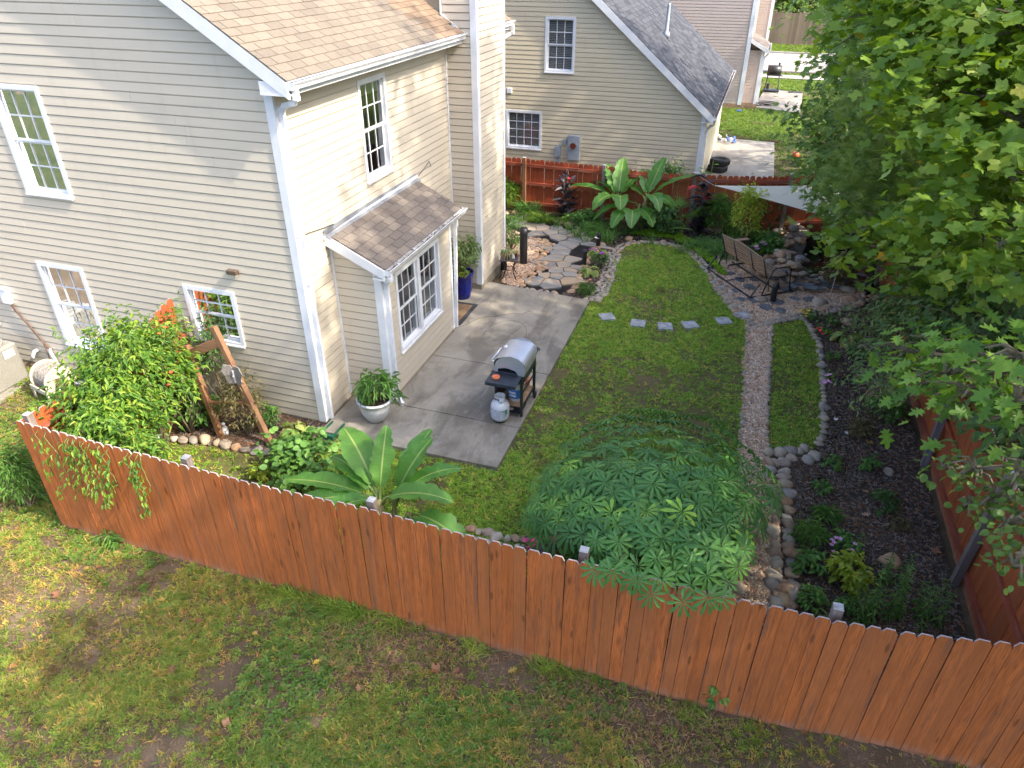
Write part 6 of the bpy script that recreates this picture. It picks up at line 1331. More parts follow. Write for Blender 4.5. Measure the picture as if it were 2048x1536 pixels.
def bush(label, px, py, rad, n, tmpl, size, cat='shrub', name='shrub', hgt=None, seed=0, stem='twig', sr=.012, z=None, leafs=0, group=None, tw=14, **k):
    g = GH(px, py) if px is not None else z; rad = rad if hasattr(rad, '__len__') else (rad,)*3
    c = (g.x, g.y, g.z+(hgt if hgt is not None else rad[2]*.85)); t = thing(name, label, cat, g, group)
    tips, P, E_, S = foliage('foliage', t, c, rad, n, tmpl, size, seed, **k)
    twigs_mesh(t, (g.x, g.y, g.z-.02), tips, sr, stem, n=tw, seed=seed); return t
def flowers(t, pts, mat, s, n=5, name='flower', seed=0):
    r = random.Random(seed)
    for p in pts:
        m = MB(); tilt = r.uniform(0, 1)
        for k in range(n):
            a = 6.283*k/n+tilt; d = Vector((math.cos(a), math.sin(a), .35)); q = Vector((-d.y, d.x, 0))
            m.add([(0, 0, 0), tuple(d*s*.6+q*s*.35), tuple(d*s), tuple(d*s*.6-q*s*.35)], [(0, 1, 2, 3)])
        m.lathe([(s*.2, 0), (s*.15, s*.15), (0, s*.2)], (0, 0, 0), 6); put(name, m.mesh(name, mat), t, p, (r.uniform(-.6, .2), r.uniform(-.3, .3), 0))
def hosta(label, g, n, L, mat='leaf_hosta', seed=0, rings=3, tmpl='hostalf', name='hosta', cat='plant', stem=True):
    r = random.Random(seed); t = thing(name, label, cat, g); m = MB()
    for i in range(n):
        ring = i/n; a = i*2.4+r.uniform(-.3, .3); up = .95-ring*.75; d = Vector((math.cos(a), math.sin(a), 0)); s = L*r.uniform(.75, 1.1)
        p = Vector(g)+d*s*(.25+ring*.75)+Vector((0, 0, s*(up*.9+.1)))
        m.tube([g, Vector(g).lerp(p, .5)+Vector((0, 0, .05*s)), p], [.006, .005, .004], 4, cap=False)
        put('leaf', TM[tmpl][i % 3].data, t, p, (-.15-ring*.6+r.uniform(-.2, .2), r.uniform(-.2, .2), a-math.pi/2), s)
    m.build('stem', 'stem_green', t); return t
def banana_leaf(L, W, bend, twist, cup, seed, tears=2):
    r = random.Random(seed); n = 18; V = []; F = []; UV = []
    for i in range(n+1):
        t = i/n; w = W*(math.sin(math.pi*min(1, t*.94+.045))**.55)*(1-.12*t); nt = (r.choice((1, 1, .93, .78)), r.choice((1, 1, .93, .78)))
        ang = bend*t; y = L*(math.sin(ang)/bend if abs(bend) > 1e-3 else t); z = -L*((1-math.cos(ang))/bend if abs(bend) > 1e-3 else 0)
        for j, s in enumerate((-1, -.5, 0, .5, 1)):
            ww = w*(nt[s > 0]*(1+r.uniform(-.04, .04)) if abs(s) == 1 else 1); up = cup*abs(s)*w*2; rip = .012*math.sin(t*23+s*2)*abs(s)
            V.append((s*ww, y, z+up+rip)); UV.append((.5+s*.5, t))
    for i in range(n):
        for j in range(4):
            a = i*5+j; F.append((a, a+1, a+6, a+5))
    me = bpy.data.meshes.new('leaf'); me.from_pydata(V, [], F); uv = me.uv_layers.new(name='UVMap')
    for l in me.loops: uv.data[l.index].uv = UV[l.vertex_index]
    me.materials.append(MATS['leaf_banana']); me.polygons.foreach_set('use_smooth', [True]*len(me.polygons)); return me
def banana(label, base, stems, leaves):
    """stems: (dx, dy, height, radius); leaves: (stem, azimuth deg, elevation deg, length, width, bend)"""
    t = thing('banana_plant', label, 'banana plant', base, 'banana plants in the yard'); tops = []
    for dx, dy, h, r_ in stems:
        b = Vector(base)+Vector((dx, dy, 0)); top = b+Vector((dx*.3, dy*.3, h)); tops.append(top)
        m = MB(); m.tube([b, b.lerp(top, .5), top], [r_, r_*.8, r_*.4], 10); m.build('stem', 'banana_stem', t, smooth=True)
    for i, (s, az, el, L, W, bd) in enumerate(leaves):
        az, el = R_(az), R_(el); top = tops[s]; d = Vector((math.cos(az)*math.cos(el), math.sin(az)*math.cos(el), math.sin(el))); pl = L*.22
        m = MB(); m.tube([top-Vector((0, 0, .12)), top+d*pl*.5, top+d*pl], [.028, .02, .013], 6, cap=False); m.build('petiole', 'stem_green', t, smooth=True)
        side = Vector((-math.sin(az), math.cos(az), 0)); up = side.cross(d)*-1; up = d.cross(side)*-1
        M_ = Matrix((-side, d, (-side).cross(d))).transposed()
        o = put('leaf', banana_leaf(L, W, bd, 0, .10 if i % 2 else .16, i), t, top+d*pl); o.rotation_euler = M_.to_euler()
    return t
ban1 = Vector((-3.85, 6.15, H(-3.85, 6.15)))
banana('large banana plant behind the front fence with upright paddle leaves', ban1, [(0, 0, .80, .085), (.28, .05, .62, .07), (.1, .12, .7, .06)],
       [(0, 140, 40, 1.05, .25, .8), (0, 98, 62, .8, .18, .2), (2, 62, 56, .8, .19, .5), (2, 38, 40, .85, .17, 1.0), (0, 10, 26, .85, .20, .9), (1, -12, 12, .9, .22, 1.2), (0, 182, 12, 1.15, .18, .5), (0, 205, 14, 1.1, .19, .8), (1, -50, 10, .9, .20, 1.2), (1, -80, 12, .75, .18, 1.0), (2, 78, 48, .9, .17, .6), (1, -32, -2, .95, .18, 1.3), (0, 225, 20, .8, .16, 1.2), (0, 155, 30, .9, .17, .9)])
banana('lush banana clump against the back fence with broad drooping leaves', G(1262, 455), [(-.35, .1, .72, .10), (.25, .1, .8, .10), (0, -.1, .5, .08), (.1, .25, .6, .08)],
       [(0, 175, 22, 1.35, .20, .7), (0, 130, 58, .95, .27, .6), (0, 95, 66, 1.0, .25, .5), (0, 60, 52, 1.0, .24, 1.0), (1, 105, 55, .95, .24, 1.0), (1, 60, 64, 1.0, .24, .25), (1, 12, 42, 1.35, .17, .7), (1, -25, 26, .9, .26, 1.5), (0, -120, 30, .95, .25, 1.5), (0, -75, 38, .9, .26, 1.6), (2, -150, 25, 1.05, .19, 1.5), (2, -110, 22, .95, .24, 1.4), (2, -80, 28, .95, .26, 1.5), (2, -45, 30, .95, .27, 1.6), (1, -60, 38, .95, .26, 1.7), (3, -10, 10, 1.1, .19, 1.5), (3, 200, 10, .95, .17, 1.2), (1, 150, 30, .9, .17, .9), (0, 150, 40, 1.0, .18, 1.2), (2, -20, 8, 1.0, .18, 1.2)])
# the big palmate-leaved plant
pg = Vector((-.42, 7.0, H(-.42, 7.0))); pp = thing('palmate_plant', 'huge spreading plant of fingered star-shaped leaves above the front fence', 'shrub', pg)
r10 = random.Random(12); pts = []; m = MB()
cands = []
for k in range(2600):
    u = r10.uniform(1055, 1565); v = r10.uniform(815, 1235)
    cx_, cy_ = 1312, 1015; q = ((u-cx_)/(252 if v > 930 else 240))**2+((v-cy_)/(200 if v < cy_ else 215))**2
    if q > 1+.06*math.sin(u*.05): continue
    if v > 1120 and (u < 1190 or u > 1500) or v > 990 and u > 1550-(v-990)*.5 or v > 1075 and u < 1185: continue
    h = 1.55*(1-.45*q)+r10.uniform(-.15, .1)+(.2 if v > 1080 else 0)
    if v > 1118: h = r10.uniform(1.84, 1.98)
    p = G(u, v, h+pg.z)
    if p.y < 5.38 and p.z < 1.66: continue
    if p.y < 4.6 or (p-pg).xy.length > 3.0: continue
    cands.append((p, q))
used = []
for p, q in cands:
    if all((p-w).length > .168 for w in used): used.append(p)
used = used[:298]
trunks = [pg+Vector((dx, dy, 0)) for dx, dy in ((0, 0), (.15, -.1), (-.2, .1), (.05, .2))]; hubs = []
for k in range(26):
    a = k*2.4; rr_ = .25+.75*math.sqrt(k/26); hb = pg+Vector((math.cos(a)*rr_*1.05, math.sin(a)*rr_*.85, .95-.4*(k/26))); hubs.append(hb)
    b = trunks[k % 4]; m.tube([b, b.lerp(hb, .5)+Vector((0, 0, .18)), hb], [.022, .016, .010], 6, cap=False)
m.build('stem', 'stem_green', pp, smooth=True)
m = MB()
for i, p in enumerate(used):
    hb = min(hubs, key=lambda h: (h-p).length); m.tube([hb, hb.lerp(p, .55)+Vector((0, 0, .05)), p], [.006, .005, .004], 4, cap=False)
    out = (p-pg-Vector((0, 0, .5))); nr = Vector((out.x*.55+r10.uniform(-.25, .25), out.y*.55+r10.uniform(-.25, .25)-.15, 1.15)).normalized()
    put('leaf', TM['palmate'][i % 3].data, pp, p, rot_from(nr, math.atan2(out.y, out.x)-math.pi/2+r10.uniform(-.5, .5)), r10.uniform(.18, .26) if p.y > 5.5 else r10.uniform(.14, .19))
m.build('petiole', 'stem_green', pp)
P_ = []; S_ = []
for k in range(420):
    a = r10.uniform(0, 6.283); q = math.sqrt(r10.random()); P_.append((pg.x+math.cos(a)*q*1.15, pg.y+math.sin(a)*q*.95, pg.z+r10.uniform(.3, 1.15)*(1.05-.4*q))); S_.append(r10.uniform(.15, .22))
scatter('under_leaves', P_, rng.normal(0, .35, (420, 3))*np.array([1, 1, 9]), S_, TM['palmate'], pp)
# hostas and potted plants
hosta('chartreuse hosta beside the foundation near the corner downspout', GH(590, 868), 34, .19, seed=1)
hosta('lime hosta on black mulch at the near end of the small bed', G(1178, 548), 30, .20, seed=2)
hosta('lime hosta with purple flowers at the far end of the small bed', G(1196, 515), 30, .22, seed=3)
hosta('yellow-green hosta in the mulch right of the narrow grass strip', G(1692, 682), 18, .24, seed=4)
def potted(label, c, z, rad, n, tmpl, size, seed, name='potted_plant', tw=10, stem='twig'):
    b = Vector(c)+Vector((0, 0, z)); t = thing(name, label, 'potted plant', b); tips, *_ = foliage('foliage', t, b+Vector((0, 0, rad[2]*.75)), rad, n, tmpl, size, seed); twigs_mesh(t, b, tips, .009, stem, n=tw, seed=seed); return t
t = potted('mixed leafy plants with red berries growing in the white planter', WPc+Vector((.08, 0, 0)), .38, (.32, .28, .30), 420, 'narrow', .16, 5); flowers(t, [WPc+Vector((.05, -.12, .55)), WPc+Vector((.16, -.15, .62)), WPc+Vector((.0, -.2, .5))], 'orange_plastic', .018, 5, 'berry')
sm_ = MB(); sm_.tube([WPc+Vector((-.14, 0, .36)), WPc+Vector((-.16, .02, .60))], [.045, .04], 9); o = sm_.build('stump', 'bark'); tag(o, 'cut stump in the white planter', 'stump')
potted('airy green tree-like plant in the tall cobalt planter', BPc, .56, (.50, .42, .48), 620, 'bluegreen', .10, 6, tw=16); potted('bright yellow-green foliage at the rim of the cobalt planter', BPc+Vector((.05, -.12, 0)), .56, (.26, .2, .14), 200, 'lime', .07, 7)
potted('green leaves in the smaller blue planter', B2c, .34, (.17, .17, .2), 80, 'garden', .11, 8)
def spider(label, b, L, n, seed):
    r = random.Random(seed); t = thing('spider_plant', label, 'potted plant', b)
    for k in range(n):
        a = k*2.4; d = Vector((math.cos(a), math.sin(a), 0)); q = Vector((-d.y, d.x, 0))*.009; l = L*r.uniform(.7, 1.1); h = r.uniform(.5, 1)
        P = [Vector(b)+d*l*x+Vector((0, 0, l*(1.6*x*h-1.5*x*x))) for x in (0, .3, .6, .9)]; m = MB(); m.add([P[0]-q*.6, P[0]+q*.6, P[1]+q, P[1]-q, P[2]+q*.8, P[2]-q*.8, P[3]], [(0, 1, 2, 3), (3, 2, 4, 5), (5, 4, 6)]); m.build('leaf', 'leaf_spider', t)
spider('pale striped spider plant arching from the terracotta pot', P1+Vector((0, 0, .12)), .26, 34, 3); spider('small grassy plant in the rear terracotta pot', P2+Vector((0, 0, .10)), .15, 18, 4)
g = Vector((-3.12, 10.28, .05)); pot('flower_pot', 'small pot behind the far end of the grill', 'terracotta', g, [(.06, 0), (.085, .13), (.09, .16), (.075, .16)], .14, .075, 16); potted('small leafy seedling in a pot behind the grill', g+Vector((-.02, .05, 0)), .14, (.16, .14, .24), 60, 'garden', .10, 9)
# left bed and vine
vt = thing('flowering_vine', 'sprawling yellow-green vine with orange trumpet flowers smothering the fence return', 'vine', (-8.1, 6.6, 0))
for i, (c, rad, n) in enumerate([((-8.15, 6.85, 1.35), (.75, .95, .75), 4200), ((-7.95, 6.05, 1.15), (.75, .70, .65), 2800), ((-8.0, 7.35, .9), (.4, .4, .6), 500), ((-7.6, 5.6, 1.2), (.62, .42, .40), 1300), ((-6.9, 5.35, 1.25), (.5, .26, .30), 520)]):
    tips, *_ = foliage('foliage', vt, c, rad, n, 'vine', .105, 40+i, surf=.75, clump=n//14, jit=.35); twigs_mesh(vt, (c[0], c[1], -.1), tips, .014, 'twig', n=26, seed=i)
r11 = random.Random(77); m = MB(); P_ = []; E2 = []
for k in range(17):          # runners hanging over the front of the fence, and whips on top
    x_ = r11.uniform(-8.15, -6.2); p = Vector((x_, FY+.05, 1.55)); q = [p]
    for j in range(r11.randint(4, 11)): p = p+Vector((r11.uniform(-.07, .09), -.012 if j else -.10, -.085)); q.append(p.copy())
    m.tube(q, .004, 4, cap=False)
    for s in q[1:]:
        for _ in range(2 if r11.random() < .6 else 4): P_.append(s+Vector((r11.uniform(-.05, .05), r11.uniform(-.05, 0), r11.uniform(-.03, .03)))); E2.append((r11.uniform(-1.4, -.3), r11.uniform(-.4, .4), r11.uniform(2, 4.3)))
for k in range(34):
    p = Vector((r11.uniform(-8.8, -7.5), r11.uniform(6.2, 7.7), 1.75)); d = Vector((r11.uniform(-.4, .5), r11.uniform(-.3, .3), 1)).normalized(); q = [p]
    for j in range(r11.randint(3, 6)): d = (d+Vector((r11.uniform(-.35, .35), r11.uniform(-.3, .3), -.12))).normalized(); p = p+d*.10; q.append(p.copy()); P_ += [p+Vector((.02, 0, 0)), p-Vector((.02, 0, 0))]; E2 += [(r11.uniform(-.6, .6), 0, r11.uniform(0, 6))]*2
    m.tube(q, .0035, 4, cap=False)
m.build('runner', 'stem_green', vt); scatter('runner_leaves', P_, E2, rng.uniform(.06, .10, len(P_)), TM['vine'], vt)
fl = [Vector(onY(u, v, y_)) for u, v, y_ in ((322, 640, 6.9), (330, 655, 6.9), (318, 668, 6.8), (340, 632, 7.0), (348, 648, 7.1), (330, 735, 6.2), (342, 745, 6.2), (338, 770, 6.2))]
flowers(vt, fl, 'ball_orange', .032, 5, 'trumpet_flower', 5)
bush('dark glossy azalea-like shrub under the timber trellis', 398, 842, (.42, .35, .36), 620, 'garden', .11, seed=50)
bush('tall dense leafy shrub behind the leaning trellis rails', 497, 868, (.36, .34, .62), 1100, 'brownish', .07, seed=51, hgt=.62)
bush('climbing small-leaved plant reaching the trellis top', 455, 815, (.26, .25, .85), 620, 'dark', .07, seed=52, hgt=1.1)
bush('low green shrub between the trellis foot and the hosta', 535, 855, (.28, .25, .24), 380, 'garden', .07, seed=53)
bush('broad-leaved hydrangea-like shrub between the banana plant and the stones', 610, 950, (.72, .50, .36), 900, 'roundgreen', .10, seed=54)
bush('small lime shrub left of the broad-leaved shrub behind the fence', 522, 958, (.22, .18, .16), 220, 'lime', .06, seed=55)
bush('low plant behind the front fence left of the big palmate plant', 1150, 1085, (.25, .22, .22), 240, 'garden', .09, seed=56)
t = bush('pink begonias at the birdhouse foot behind the front fence', 1068, 1098, (.2, .15, .12), 120, 'garden', .06, seed=57)
flowers(t, [onY(1060+r11.uniform(-14, 18), 1088+r11.uniform(-8, 10), 6.1) for _ in range(9)], 'petal_hotpink', .045, 5, 'flower', 2)
bush('dark upright conifer shrub outside the front fence corner', 62, 1012, (.30, .28, .52), 1100, 'spiky', .11, seed=58, hgt=.5, stem='twig')
bush('sunlit yellowish wing of the conifer shrub at the frame edge', 30, 985, (.22, .22, .30), 420, 'lime', .06, seed=59)
# bed by the flagstones
t = bush('dark mound with purple blooms in the small bed by the lawn', 1199, 535, (.26, .26, .22), 320, 'dark', .06, seed=60)
flowers(t, [onY(u, v, 16.1) for u, v in ((1180, 500), (1186, 498), (1191, 501), (1204, 506), (1208, 509), (1201, 508))], 'petal_purple', .05, 8, 'flower', 3); flowers(t, [onY(u, v, 16) for u, v in ((1190, 530), (1196, 478), (1192, 476))], 'petal_white', .045, 6, 'flower', 4)
t = bush('feathery green marigold clump in black mulch near the patio corner', 1172, 590, (.22, .20, .18), 380, 'spiky', .09, seed=61); flowers(t, [onY(u, v, 14.9) for u, v in ((1176, 562), (1184, 566), (1180, 560))], 'orange_plastic', .035, 8, 'flower', 3)
bush('climbing ivy-like shrub at the chimney corner by the black post', 1022, 500, (.35, .35, .50), 900, 'garden', .07, seed=62)
bush('yellowish liriope clump beside the chimney at the back fence', 1018, 412, (.30, .3, .45), 380, 'liriope', .8, seed=63)
def lirio(label, px, py, n, s, tm='liriope', seed=0, cat='grass clump', spread=.4):
    g = G(px, py); t = thing('grass_clump', label, cat, g); r = np.random.default_rng(seed); P = np.stack([g.x+r.normal(0, spread, n), g.y+r.normal(0, spread*.6, n), np.zeros(n)+.0], 1)
    scatter('blades', P, np.stack([np.zeros(n), np.zeros(n), r.uniform(0, 6.28, n)], 1), s*r.uniform(.7, 1.2, n), TM[tm], t)
lirio('variegated liriope clump overhanging the flagstones by the dark canna', 1078, 442, 34, 1.1, seed=1, spread=.35)
lirio('liriope clump farther left along the back fence flagstones', 1052, 422, 22, 1.1, 'reedy', seed=2, spread=.3)
lirio('low grassy sedge mound left of the banana clump', 1195, 470, 46, 1.0, 'reedy', seed=3, spread=.45); lirio('spiky sedge behind the bench end beside the lime groundcover', 1440, 505, 60, .9, 'reedy', seed=4, spread=.5)
lirio('daylily foliage below the slender lime tree', 1500, 478, 30, 1.1, 'reedy', seed=5, spread=.4)
def canna(label, px, py, hgt, n, seed, fl=(), tm='canna', L=.45):
    g = G(px, py); t = thing('canna', label, 'canna plant', g); r = random.Random(seed); m = MB()
    for s in range(4):
        b = g+Vector((r.uniform(-.14, .14), r.uniform(-.12, .12), 0)); top = b+Vector((r.uniform(-.06, .06), 0, hgt*r.uniform(.8, 1.1))); m.tube([b, top], [.02, .01], 6)
        for k in range(n//4):
            f = (k+.5)/(n//4); p = b.lerp(top, f); a = k*2.3+s; put('leaf', TM[tm][k % 3].data, t, p, (r.uniform(.3, 1.0), r.uniform(-.2, .2), a), L*r.uniform(.7, 1.1)*(1.1-.3*f))
    m.build('stem', 'leaf_canna_dark' if tm == 'canna' else 'stem_green', t, smooth=True)
    if fl: flowers(t, fl, 'petal_red', .09, 5, 'flower', seed)
canna('tall black-leaved canna with one red bloom against the red fence', 1130, 440, 1.35, 44, 1, [onY(1140, 359, 19.5), onY(1139, 363, 19.5)])
canna('black-leaved canna with red blooms behind the lawn right of the banana', 1392, 470, 1.45, 48, 2, [onY(1383, 376, 19.2), onY(1388, 374, 19.2), onY(1411, 396, 19.2), onY(1380, 380, 19.2), onY(1412, 399, 19.2)])
canna('green-leaved canna in front of the red blooms at the fence post', 1400, 445, 1.7, 28, 4, tm='garden', L=.3)
# fan palm
g = G(1362, 470); t = thing('fan_palm', 'small fan palm with stiff radiating leaves right of the banana clump', 'palm', g); r12 = random.Random(2); m = MB()
for k in range(11):
    a = k*2.4; el = r12.uniform(.2, 1.2); d = Vector((math.cos(a)*math.cos(el), math.sin(a)*math.cos(el), math.sin(el))); p = g+Vector((0, 0, .25))+d*.5; m.tube([g+Vector((0, 0, .15)), p], .01, 5)
    f = MB(); side = d.orthogonal().normalized(); side = Vector((-math.sin(a), math.cos(a), 0))
    for q in range(13): an = (q-6)*.2; dd = (d*math.cos(an)+side*math.sin(an)).normalized(); tip = p+dd*.42-Vector((0, 0, .06*abs(an))); w = dd.cross(d.cross(side)).normalized()*.014; f.add([p, p+dd*.2+w, tip, p+dd*.2-w], [(0, 1, 2, 3)])
    f.build('leaf', 'leaf_garden', t)
m.lathe([(.06, 0), (.05, .2), (.02, .28)], tuple(g), 8); m.build('trunk', 'banana_stem', t)
t = bush('slender lime-green ornamental tree behind the bench', 1484, 500, (.40, .36, .68), 1500, 'lime', .085, cat='tree', name='ornamental_tree', seed=70, hgt=1.0, sr=.02, surf=.7, tw=6)
bush('dark leafy shrub behind the slender lime tree', 1545, 462, (.75, .5, .75), 1300, 'dark', .12, seed=71); bush('rambling rose-like shrub climbing the back fence behind the bananas', 1325, 440, (.7, .25, .75), 800, 'garden', .11, seed=72, hgt=1.0)
bush('bluish upright rosemary-like shrub beside the dark canna', 1432, 470, (.45, .3, .65), 1300, 'spiky', .14, seed=73); bush('dark groundcover shrub under the banana clump at right', 1320, 468, (.6, .35, .45), 800, 'dark', .12, seed=74)
t = bush('sedum clump with pale pink flower heads behind the bench', 1537, 515, (.42, .36, .36), 900, 'roundgreen', .08, seed=75); flowers(t, [onY(u, v, 17.8) for u, v in ((1524, 487), (1530, 490), (1512, 494), (1514, 498), (1527, 485))], 'petal_pink', .07, 9, 'flower_head', 3)
bush('leafy plants behind the flagstone walk left of the sedge', 1172, 455, (.45, .3, .28), 500, 'garden', .10, seed=76); bush('low green plants between the dark canna and the banana', 1150, 448, (.4, .25, .18), 300, 'garden', .08, seed=77)
t = bush('leafy plant with a red bloom near the pond at the back fence', 1588, 460, (.4, .3, .35), 360, 'garden', .12, seed=78); flowers(t, [onY(1579, 446, 18.6)], 'orange_plastic', .10, 6, 'flower', 1)
bush('yellow-green seedling bush near the pond rim', 1578, 470, (.18, .18, .2), 120, 'lime', .07, seed=79)
bush('wispy brown-green sedge bush beside the leaning cane', 1672, 572, (.42, .35, .35), 700, 'brownish', .10, seed=80); bush('feathery bush behind the cane at the pond end', 1690, 545, (.35, .3, .3), 500, 'brownish', .10, seed=81)
# lime groundcover strip
gl_ = [(1262, 470), (1300, 474), (1345, 478), (1380, 497), (1412, 520), (1440, 548), (1452, 552), (1425, 518), (1390, 488), (1350, 466), (1300, 462)]
pl = xy(gl_); r_ = np.random.default_rng(5); xs_ = np.array([p[0] for p in pl]); ys_ = np.array([p[1] for p in pl]); X = r_.uniform(xs_.min(), xs_.max(), 26000); Y = r_.uniform(ys_.min(), ys_.max(), 26000); k_ = inpoly(X, Y, pl); X, Y = X[k_], Y[k_]
o = scatter('ground_cover', np.stack([X, Y, .05*fbm(X, Y, 3.)+.01], 1), np.stack([r_.normal(0, .2, len(X)), r_.normal(0, .2, len(X)), r_.uniform(0, 6.28, len(X))], 1), r_.uniform(1.1, 1.9, len(X)), TM['sedum']); tag(o, 'bright lime creeping groundcover along the far lawn edge', 'groundcover')
# mulch bed plants on the right
rb = [('small green seedling bush in the mulch, farthest of the middle row', 1665, 935, .13, 'garden', .07, 150), ('small upright seedling in the mulch near the lone round stone', 1738, 935, .13, 'garden', .07, 160), ('bright green clump in the middle of the mulch bed', 1645, 985, .12, 'garden', .07, 150), ('dark green clump right of centre in the mulch bed', 1767, 1018, .17, 'dark', .08, 240),
      ('grassy tuft in the mulch near the cobbles', 1644, 1045, .15, 'spiky', .14, 220), ('fine-leaved green mound beside the cobble edging', 1622, 1090, .22, 'spiky', .09, 520), ('broad-leaved plant left of the yellow-green bush', 1610, 1140, .19, 'garden', .10, 200), ('yellow-green rounded bush in the near mulch bed', 1690, 1165, .28, 'lime', .09, 420),
      ('low bushy seedling near the front fence and squared block', 1620, 1215, .18, 'garden', .07, 260), ('creeping weed behind the fence post in the mulch', 1690, 1225, .14, 'garden', .06, 140), ('brownish shrub in the mulch below the overhanging branches', 1718, 870, .20, 'brownish', .08, 330),
      ('sparse weed right of the dark clump in the mulch', 1800, 1060, .13, 'brownish', .06, 120), ('green bush at the fence foot under the oak branch', 1765, 830, .32, 'garden', .10, 520), ('tiny seedling in the mulch by the far boulder', 1660, 650, .14, 'garden', .07, 120), ('low green plant near the pink flowers and boulder', 1665, 720, .12, 'garden', .07, 100), ('dark small plant in the mulch under the grey shrub', 1712, 715, .16, 'dark', .08, 200), ('light green sprig in the mulch left of the boulder', 1660, 675, .12, 'lime', .06, 70)]
for i, (l, u, v, s, tm, sz, n) in enumerate(rb): bush(l, u, v, (s, s, s*.9), n, tm, sz, cat='plant', name='bed_plant', seed=100+i, sr=.006, tw=7)
t = bush('pink-flowered plant near the cobbles in the mulch bed', 1687, 1100, (.18, .16, .14), 220, 'garden', .08, name='bed_plant', cat='plant', seed=130, sr=.006); flowers(t, [onY(u, v, 7.55) for u, v in ((1664, 1080), (1672, 1076), (1668, 1085), (1680, 1078), (1704, 1100), (1709, 1088), (1663, 1090), (1667, 1104))], 'petal_pink', .035, 5, 'flower', 3)
t = bush('plant with two pink blooms on the outer stone edging', 1655, 765, (.12, .12, .12), 90, 'garden', .06, name='bed_plant', cat='plant', seed=131, sr=.005); flowers(t, [onY(u, v, 10.9) for u, v in ((1652, 752), (1658, 750), (1655, 763), (1648, 765), (1660, 766))], 'petal_pink', .05, 5, 'flower', 3)
t = bush('small plant with dark red blooms on the stone edging', 1645, 668, (.14, .12, .12), 110, 'garden', .06, name='bed_plant', cat='plant', seed=132, sr=.005); flowers(t, [onY(u, v, 13.2) for u, v in ((1632, 658), (1640, 656), (1645, 668), (1640, 662))], 'petal_red', .045, 5, 'flower', 3)
t = bush('plant with orange-yellow blooms at the head of the grass strip', 1618, 640, (.2, .18, .15), 200, 'garden', .07, name='bed_plant', cat='plant', seed=133, sr=.005); flowers(t, [onY(u, v, 14.2) for u, v in ((1606, 625), (1612, 628), (1616, 622), (1601, 621), (1610, 633))], 'petal_yellow', .05, 7, 'flower', 3)
for i, (u, v, l) in enumerate([(1671, 840, 'tiny white bloom beside the stone edging in the mulch'), (1692, 867, 'tiny white bloom at the foot of the brownish shrub'), (1732, 842, 'tiny pale mauve bloom behind the brownish shrub'), (1660, 665, 'tiny white bloom near the far boulder')]):
    g = G(u, v, .05); t = thing('flower', l, 'flower', (g.x, g.y, 0)); m = MB(); m.tube([(g.x, g.y, 0), (g.x, g.y, .06)], .004, 4); m.build('stem', 'stem_green', t); flowers(t, [(g.x, g.y, .06)], 'petal_white' if i != 2 else 'petal_pink', .04, 5, 'petals', i)
def stalks(label, px, py, n, h, spread, seed):
    g = GH(px, py); t = thing('tall_plant', label, 'plant', g); r = random.Random(seed); m = MB(); P = []; E3 = []; S = []
    for k in range(n):
        b = g+Vector((r.uniform(-spread, spread), r.uniform(-spread*.6, spread*.6), 0)); hh = h*r.uniform(.65, 1.1); top = b+Vector((r.uniform(-.08, .08), r.uniform(-.05, .05), hh)); m.tube([b, top], [.007, .004], 5, cap=False)
        for j in range(int(hh/.022)):
            f = j*.022/hh; p = b.lerp(top, f); P.append(p); a = j*2.4; E3.append((-.3+.9*f*f, 0, a)); S.append(.11*(1-.45*f)*r.uniform(.8, 1.15))
    m.build('stem', 'stem_green', t); scatter('leaves', P, E3, S, TM['narrow'], t)
stalks('tall whorled green stems left of the pair by the fence post', 1735, 1245, 8, .72, .22, 1); stalks('tallest whorled green stems in the near mulch bed', 1800, 1240, 8, .85, .20, 2); stalks('shorter whorled stems nearest the right fence', 1862, 1240, 5, .6, .14, 3); stalks('whorled green stems rising behind the squared boulder', 1778, 1165, 5, .55, .10, 4)
# tall grass against the front fence (outside)
def tallgrass(label, px, py, n, s, sx, seed):
    g = G(px, py, -.22); t = thing('grass_clump', label, 'grass clump', g); r = np.random.default_rng(seed); P = np.stack([g.x+r.normal(0, sx, n), np.minimum(g.y+r.normal(0, .07, n), FY-.06), np.full(n, H(g.x, FY-.2)-.02)], 1)
    scatter('blades', P, np.stack([r.normal(0, .2, n), r.normal(0, .2, n), r.uniform(0, 6.28, n)], 1), s*r.uniform(.6, 1.1, n), TM['tall'], t)
tallgrass('largest tuft of long grass against the outside of the fence', 690, 1215, 26, 1.0, .26, 1); tallgrass('long grass tuft left of the largest, by the fence foot', 575, 1180, 10, .8, .14, 2); tallgrass('long grass tuft right of the largest by the fence foot', 805, 1245, 9, .8, .12, 3); tallgrass('grass tuft below the middle of the fence', 955, 1290, 7, .7, .10, 4); tallgrass('grass tuft at the fence foot under the tall palmate leaves', 1100, 1330, 10, .75, .12, 5); tallgrass('small grass tuft at the fence foot right of centre', 1180, 1360, 5, .6, .06, 6); tallgrass('dark grass patch at the fence foot near the climbing weed', 1390, 1425, 10, .55, .14, 7)
bush('weedy vine sprouting at the fence foot below the gravel path', 1425, 1415, (.12, .08, .22), 80, 'garden', .07, cat='plant', name='weed', seed=140, sr=.005, hgt=.2); bush('low dandelion-like weed at the left foot of the fence', 225, 1085, (.2, .1, .1), 110, 'spiky', .12, cat='plant', name='weed', seed=141, sr=.005)

